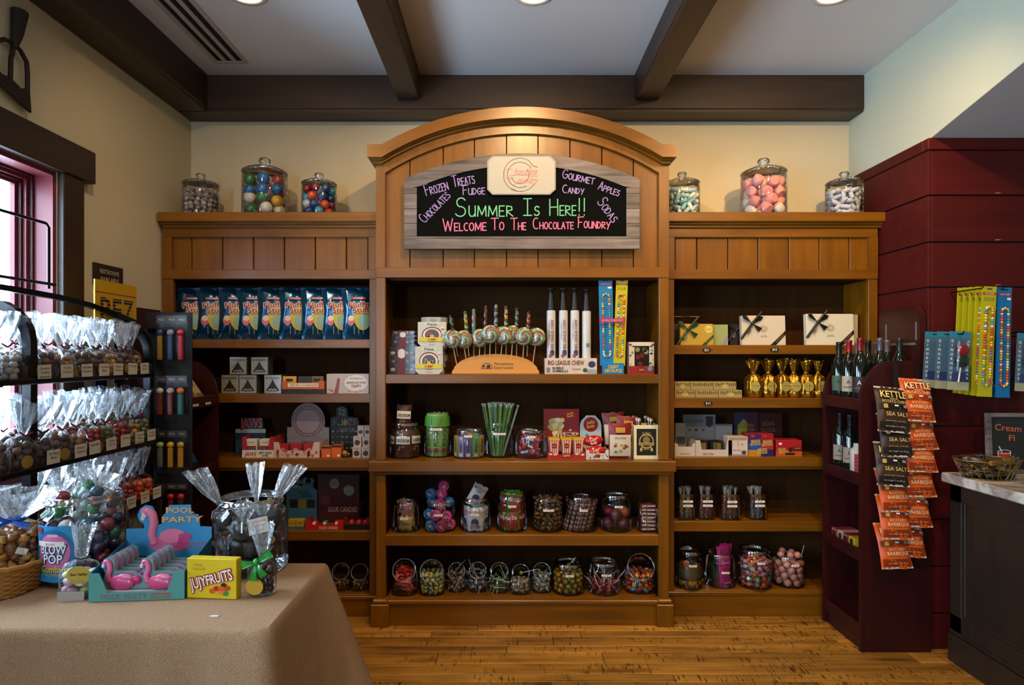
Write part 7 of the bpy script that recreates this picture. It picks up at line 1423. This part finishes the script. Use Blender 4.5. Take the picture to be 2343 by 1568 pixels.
for nm,lst,base in (('left',L_,2.89),('right',R_,2.915)):
    for i,(k,px,yt,yb,ry,lb) in enumerate(lst):
        d=base+.010*(i%2); h=(yb-yt)*d/F; s_=h/.24*1.0
        o=single('chip_bag',CB[k],'%s potato chip bag in the %s hanging strip, %s'%({'o':'orange barbecue','b':'dark brown sea salt'}[k],nm,lb.split(' ')[0]+' from the top' if lb.split(' ')[0] in('second','third','fourth','fifth') else lb.split(' ')[0]),'chip bag',(W(px,d),d,H(yb,d)),(-.30,ry,rr(-.06,.06)),'hanging potato chip bags'); o.scale=(s_*.95,s_,s_)
for nm,px,d in (('left',2050,2.962),('right',2100,2.985)):
    single('clip_strip',MB().box(-.012,0,H(1290,d)-H(830,d),.012,.0015,0,C('#1a1210',.4)),'dark clip strip holding the %s column of chip bags'%nm,'clip strip',(W(px,d),d,H(830,d)))
# ---------------------------------------------------------------- goods hanging on the red wall
HOOK=C('#1a1a1a',.4,.6)
def hook(lb,x,z_,y0): single('peg_hook',MB().tube([(0,DR-.008-y0,0),(0,0,0),(0,-.012,.012)],.003,HOOK,6),lb,'hook',(x,y0,z_),group='peg hooks on the red wall')
xx,zz=W(2252,2.84),H(908,2.84)
for i in range(5): necklace('yellow sour candy necklace pack hanging on the red wall, '+['front','second','third','fourth','back'][i]+' one',(xx-.003*i,2.84+.034*i,zz+.002*i),'#a8a414',True,.512,.066,(0,.045,0),'necklace packs on the red wall',beads=i<2)
hook('peg hook of the yellow necklace packs',xx-.022,zz+.502,2.825)
xx=W(2293,2.86); zz=H(910,2.86)
for i in range(3): necklace('blue candy necklace pack hanging on the red wall, '+['front','middle','back'][i]+' one',(xx-.004*i,2.86+.045*i,zz),'#1268a4',False,.515,.066,(0,.02,0),'necklace packs on the red wall',beads=i<2)
hook('peg hook of the blue necklace packs',xx-.01,zz+.506,2.845)
def gummy(lb,x,y,z_,vis):
    t=thing('gummy_pack',lb,'candy pack',(x,y,z_),(0,.05,0),'clear gummy packs on the red wall'); w,h=.1,.27
    mb=MB().box(-w/2,0,0,w/2,.002,h,C('#46647a',.35,var=.2)); mb.rect(-w/2,h*.9,w/2,h,-.0006,C('#2a7a94',.4)); mb.rect(-w/2,0,w/2,h*.14,-.0006,C('#9a9a7a',.5)); mb.rect(-w*.3,h*.14,w*.5,h*.3,-.0006,C('#2c3560',.5)); mb.rect(-.015,h*.945,.015,h*.965,-.001,BLK)
    for i,ch_ in enumerate('GINORMOUS'): mb.text(ch_,-w*.36,h*(.84-.078*i),.012,PAPER,-.0012,bold=1)
    for i,ch_ in enumerate('GUMMY BEAR'): mb.text(ch_,w*.40,h*(.84-.07*i),.01,PAPER,-.0012,bold=1)
    obj('card',mb,t)
    if vis: obj('gummy_candy',MB().ball((.008,-.012,h*.68),.028,C('#8a1420',.1,coat=.6),14,8,(1,.5,1)).ball((.006,-.012,h*.50),.03,C('#1c2a22',.1,coat=.6),14,8,(1.05,.5,1.05)),t); obj('stick',MB().tube([(.004,-.008,h*.42),(-.004,-.008,h*.14)],.0035,PAPER,8),t); obj('blister',MB().bbox(-w*.28,-.03,h*.3,w*.36,-.001,h*.86,ACRYL,.006),t)
for i in range(3): gummy('blue-grey gummy bear pack hanging left of the yellow packs, '+['front','middle','back'][i]+' one',W(2191,2.82)-.008*i,2.82+.07*i,H(893,2.82)+.002*i,i==0)
hook('peg hook of the gummy packs left of the yellow packs',W(2191,2.82)+.006,H(893,2.82)+.258,2.80)
gummy('blue-grey gummy bear pack hanging at the far right beside the blue packs',W(2346,2.84),2.84,H(896,2.84),True); hook('peg hook of the gummy pack at the far right',W(2346,2.84)+.006,H(896,2.84)+.258,2.82)
# ---------------------------------------------------------------- counter
def marble():
    m,nt,b=newmat('veined_marble'); L=nt.links.new; tc=node(nt,'ShaderNodeTexCoord'); nz=node(nt,'ShaderNodeTexNoise'); nz.inputs['Scale'].default_value=3.2; nz.inputs['Detail'].default_value=6; nz.inputs['Distortion'].default_value=2.2
    L(tc.outputs['Object'],nz.inputs['Vector']); cr=node(nt,'ShaderNodeValToRGB'); e=cr.color_ramp.elements; e[0].position=.40; e[0].color=hexl('#c9c3b8'); e[1].position=.60; e[1].color=hexl('#cfc9bd'); q=e.new(.49); q.color=hexl('#8a7d70'); L(nz.outputs[0],cr.inputs[0]); L(cr.outputs[0],b.inputs['Base Color']); b.inputs['Roughness'].default_value=.2; return m
ct=thing('counter','dark wooden service counter with a pale marble top','counter',(2.45,2.0,0)); P=lambda n,mb:wpart(ct,n,mb); CZ=.895; cy0,cy1=.4,2.93
P('marble_top',MB().bbox(2.087,cy0,CZ-.045,2.85,cy1,CZ,marble(),.005)); P('cabinet_body',MB().box(2.135,cy0+.02,.1,2.8,cy1-.02,CZ-.045,DARKC))
P('plinth',MB().bbox(2.115,cy0+.01,0,2.8,cy1-.005,.13,DARKC,.004)); P('plinth_moulding',MB().bbox(2.12,cy0+.01,.13,2.15,cy1-.008,.155,DARKC,.006))
st_=[cy1-.018,2.47,2.02,1.55,1.1,.65]
for a in st_: P('stile',MB().bbox(2.12,a-.07,.155,2.136,a,CZ-.045,DARKC,.002))
P('rail',MB().bbox(2.12,cy0,CZ-.13,2.136,cy1-.018,CZ-.045,DARKC,.002)); P('rail',MB().bbox(2.12,cy0,.155,2.136,cy1-.018,.23,DARKC,.002))
for a,b_ in zip(st_[:-1],st_[1:]): P('panel_bead',MB().bbox(2.126,b_+.0,.23,2.137,a-.07,.242,DARKC,.002)); P('panel_bead',MB().bbox(2.126,a-.085,.242,2.137,a-.07,CZ-.13,DARKC,.002))
# small framed chalkboard on the counter
d=2.875; bx0=W(2262,d); t=thing('framed_chalkboard','small grey-framed chalkboard with orange chalk lettering on the counter','sign',(bx0+.15,d,CZ+.001),(-.04,0,0)); w,h=.30,.285; fw=.024
for nm,(a,b_,c,e) in (('l',(-w/2,0,-w/2+fw,h)),('r',(w/2-fw,0,w/2,h)),('t',(-w/2+fw,h-fw*.8,w/2-fw,h)),('b',(-w/2+fw,0,w/2-fw,fw*.8))): obj('frame_side',MB().bbox(a,0,b_,c,.018,e,GREYW,.002),t)
obj('blackboard',MB().box(-w/2+fw,.008,fw*.8,w/2-fw,.014,h-fw*.8,C('#141a18',.8,var=.2)),t)
mb=MB(); oc=C('#c4673a',.9); 
mb.text('Cream',-.045,.215,.03,oc,.0066,w=.13,rot=-.08); mb.text('Fl',-.03,.168,.028,oc,.0066,w=.034); obj('chalk_lettering',mb,t); mb=MB(); mb.poly([(-.098,.10),(-.038,.10),(-.044,.045),(-.09,.045)],.0072,C('#b82a1c',.9)); mb.ringd(-.068,.103,.029,.0315,.0066,C('#c9c4c0',.9),20,PI*0,PI*2) if 0 else mb.tube([(-.068+.031*math.cos(a),.0066,.102+.009*math.sin(a)) for a in [2*PI*i/20 for i in range(20)]],.0016,C('#c9c4c0',.9),5,True)
mb.tube([(-.078,.0066,.1),(-.092,.0066,.128)],.0026,C('#c9c4c0',.9),6); mb.tube([(-.099,.0066,.1),(-.09,.0066,.044)],.0014,C('#c9c4c0',.9),5); mb.tube([(-.037,.0066,.1),(-.044,.0066,.044)],.0014,C('#c9c4c0',.9),5); obj('chalk_drawing',mb,t)
# wire basket of gold-wrapped sweets
d=2.78; WIRE=C('#8a6f42',.3,.8); t=thing('wire_basket','shallow bronze wire basket on the marble counter','basket',(W(2258,d),d,CZ+.001)); rx,ry,hh=.135,.10,.085
def bp(a,v): f=.72+.3*v; return (rx*f*math.cos(a),ry*f*math.sin(a),hh*v)
R3=random.Random(11)
for k in range(34):
    a=2*PI*k/34; b2=a+R3.uniform(-.55,.55); mid=(a+b2)/2+R3.uniform(-.15,.15); obj('wire',MB().tube([bp(a,0),bp(mid,.5),bp(b2,1+R3.uniform(-.05,.12))],.0013,WIRE,5),t)
obj('rim_wire',MB().tube([bp(2*PI*i/30,1) for i in range(30)],.0028,WIRE,6,True),t); obj('base_ring',MB().tube([bp(2*PI*i/30,.02) for i in range(30)],.0028,WIRE,6,True),t); obj('waist_ring',MB().tube([bp(2*PI*i/30+.1,.5) for i in range(30)],.0016,WIRE,6,True),t)
obj('base_mesh',MB().prism([bp(2*PI*i/24,.02)[:2] for i in range(24)],.002,.004,WIRE,2),t)
GF=C('#c89a34',.2,.9,bump=.4,bscale=60)
mb=MB().lathe([(.006,-.036),(.012,-.03),(.0135,0),(.012,.03),(.006,.036)],12,GF); gm=mb.mesh('gold_sweet'); dk=C('#3a2c20',.3); bm=MB().lathe([(.006,-.036),(.014,-.028),(.016,0),(.014,.028),(.006,.036)],12,dk).mesh('dark_sweet')
for i in range(16):
    a=i*2.4; q=.075*math.sqrt((i%8+.5)/8); g=i in (9,10,13,15); tt=thing('wrapped_sweet','%s wrapped sweet in the bronze wire basket'%('gold foil' if g else 'dark'),'candy',(W(2258,d)+q*1.15*math.cos(a),d+q*.85*math.sin(a),CZ+.022+.03*(i//6)),(PI/2+rr(-.3,.3),rr(-.2,.2),PI/2+rr(-.7,.7)),'sweets in the wire basket'); obj('sweet',gm if g else bm,tt); obj('clear_wrap',MB().lathe([(.02,-.055),(.007,-.042),(.018,-.03),(.02,0),(.018,.03),(.007,.042),(.02,.055)],10,FILM,cap0=False,cap1=False,wob=lambda a,z:.1*math.sin(3*a)) if i==0 else bpy.data.meshes['clear_wrap'],tt)
# ---------------------------------------------------------------- iron fork head on the left wall
IRON=C('#2c2018',.6,.4,bump=.4,bscale=120); t=thing('fork_head','rusty antique three-tine iron fork head hung high on the left wall','wall decoration',(XL+.02,2.36,2.38)); P=lambda n,mb:wpart(t,n,mb); X_=XL+.022
def q3(y,z_): return (X_,y,z_+.045)
P('socket',MB().tube([q3(2.37,2.60),q3(2.385,2.66),q3(2.398,2.755)],.012,IRON,10,r2=.03))
P('outer_tine',MB().tube([q3(2.365,2.615),q3(2.40,2.605),q3(2.432,2.575),q3(2.437,2.53),q3(2.437,2.46)],.0085,IRON,6)); P('outer_tine',MB().tube([q3(2.365,2.615),q3(2.325,2.61),q3(2.292,2.585),q3(2.285,2.53),q3(2.285,2.47)],.0085,IRON,6)); P('middle_tine',MB().tube([q3(2.37,2.61),q3(2.355,2.55),q3(2.352,2.46)],.0085,IRON,6))
P('blade',MB().prism([(2.28,2.53),(2.31,2.515),(2.35,2.52),(2.40,2.50),(2.442,2.52),(2.452,2.425),(2.36,2.455),(2.27,2.48)],X_-.005,X_+.005,IRON,0))
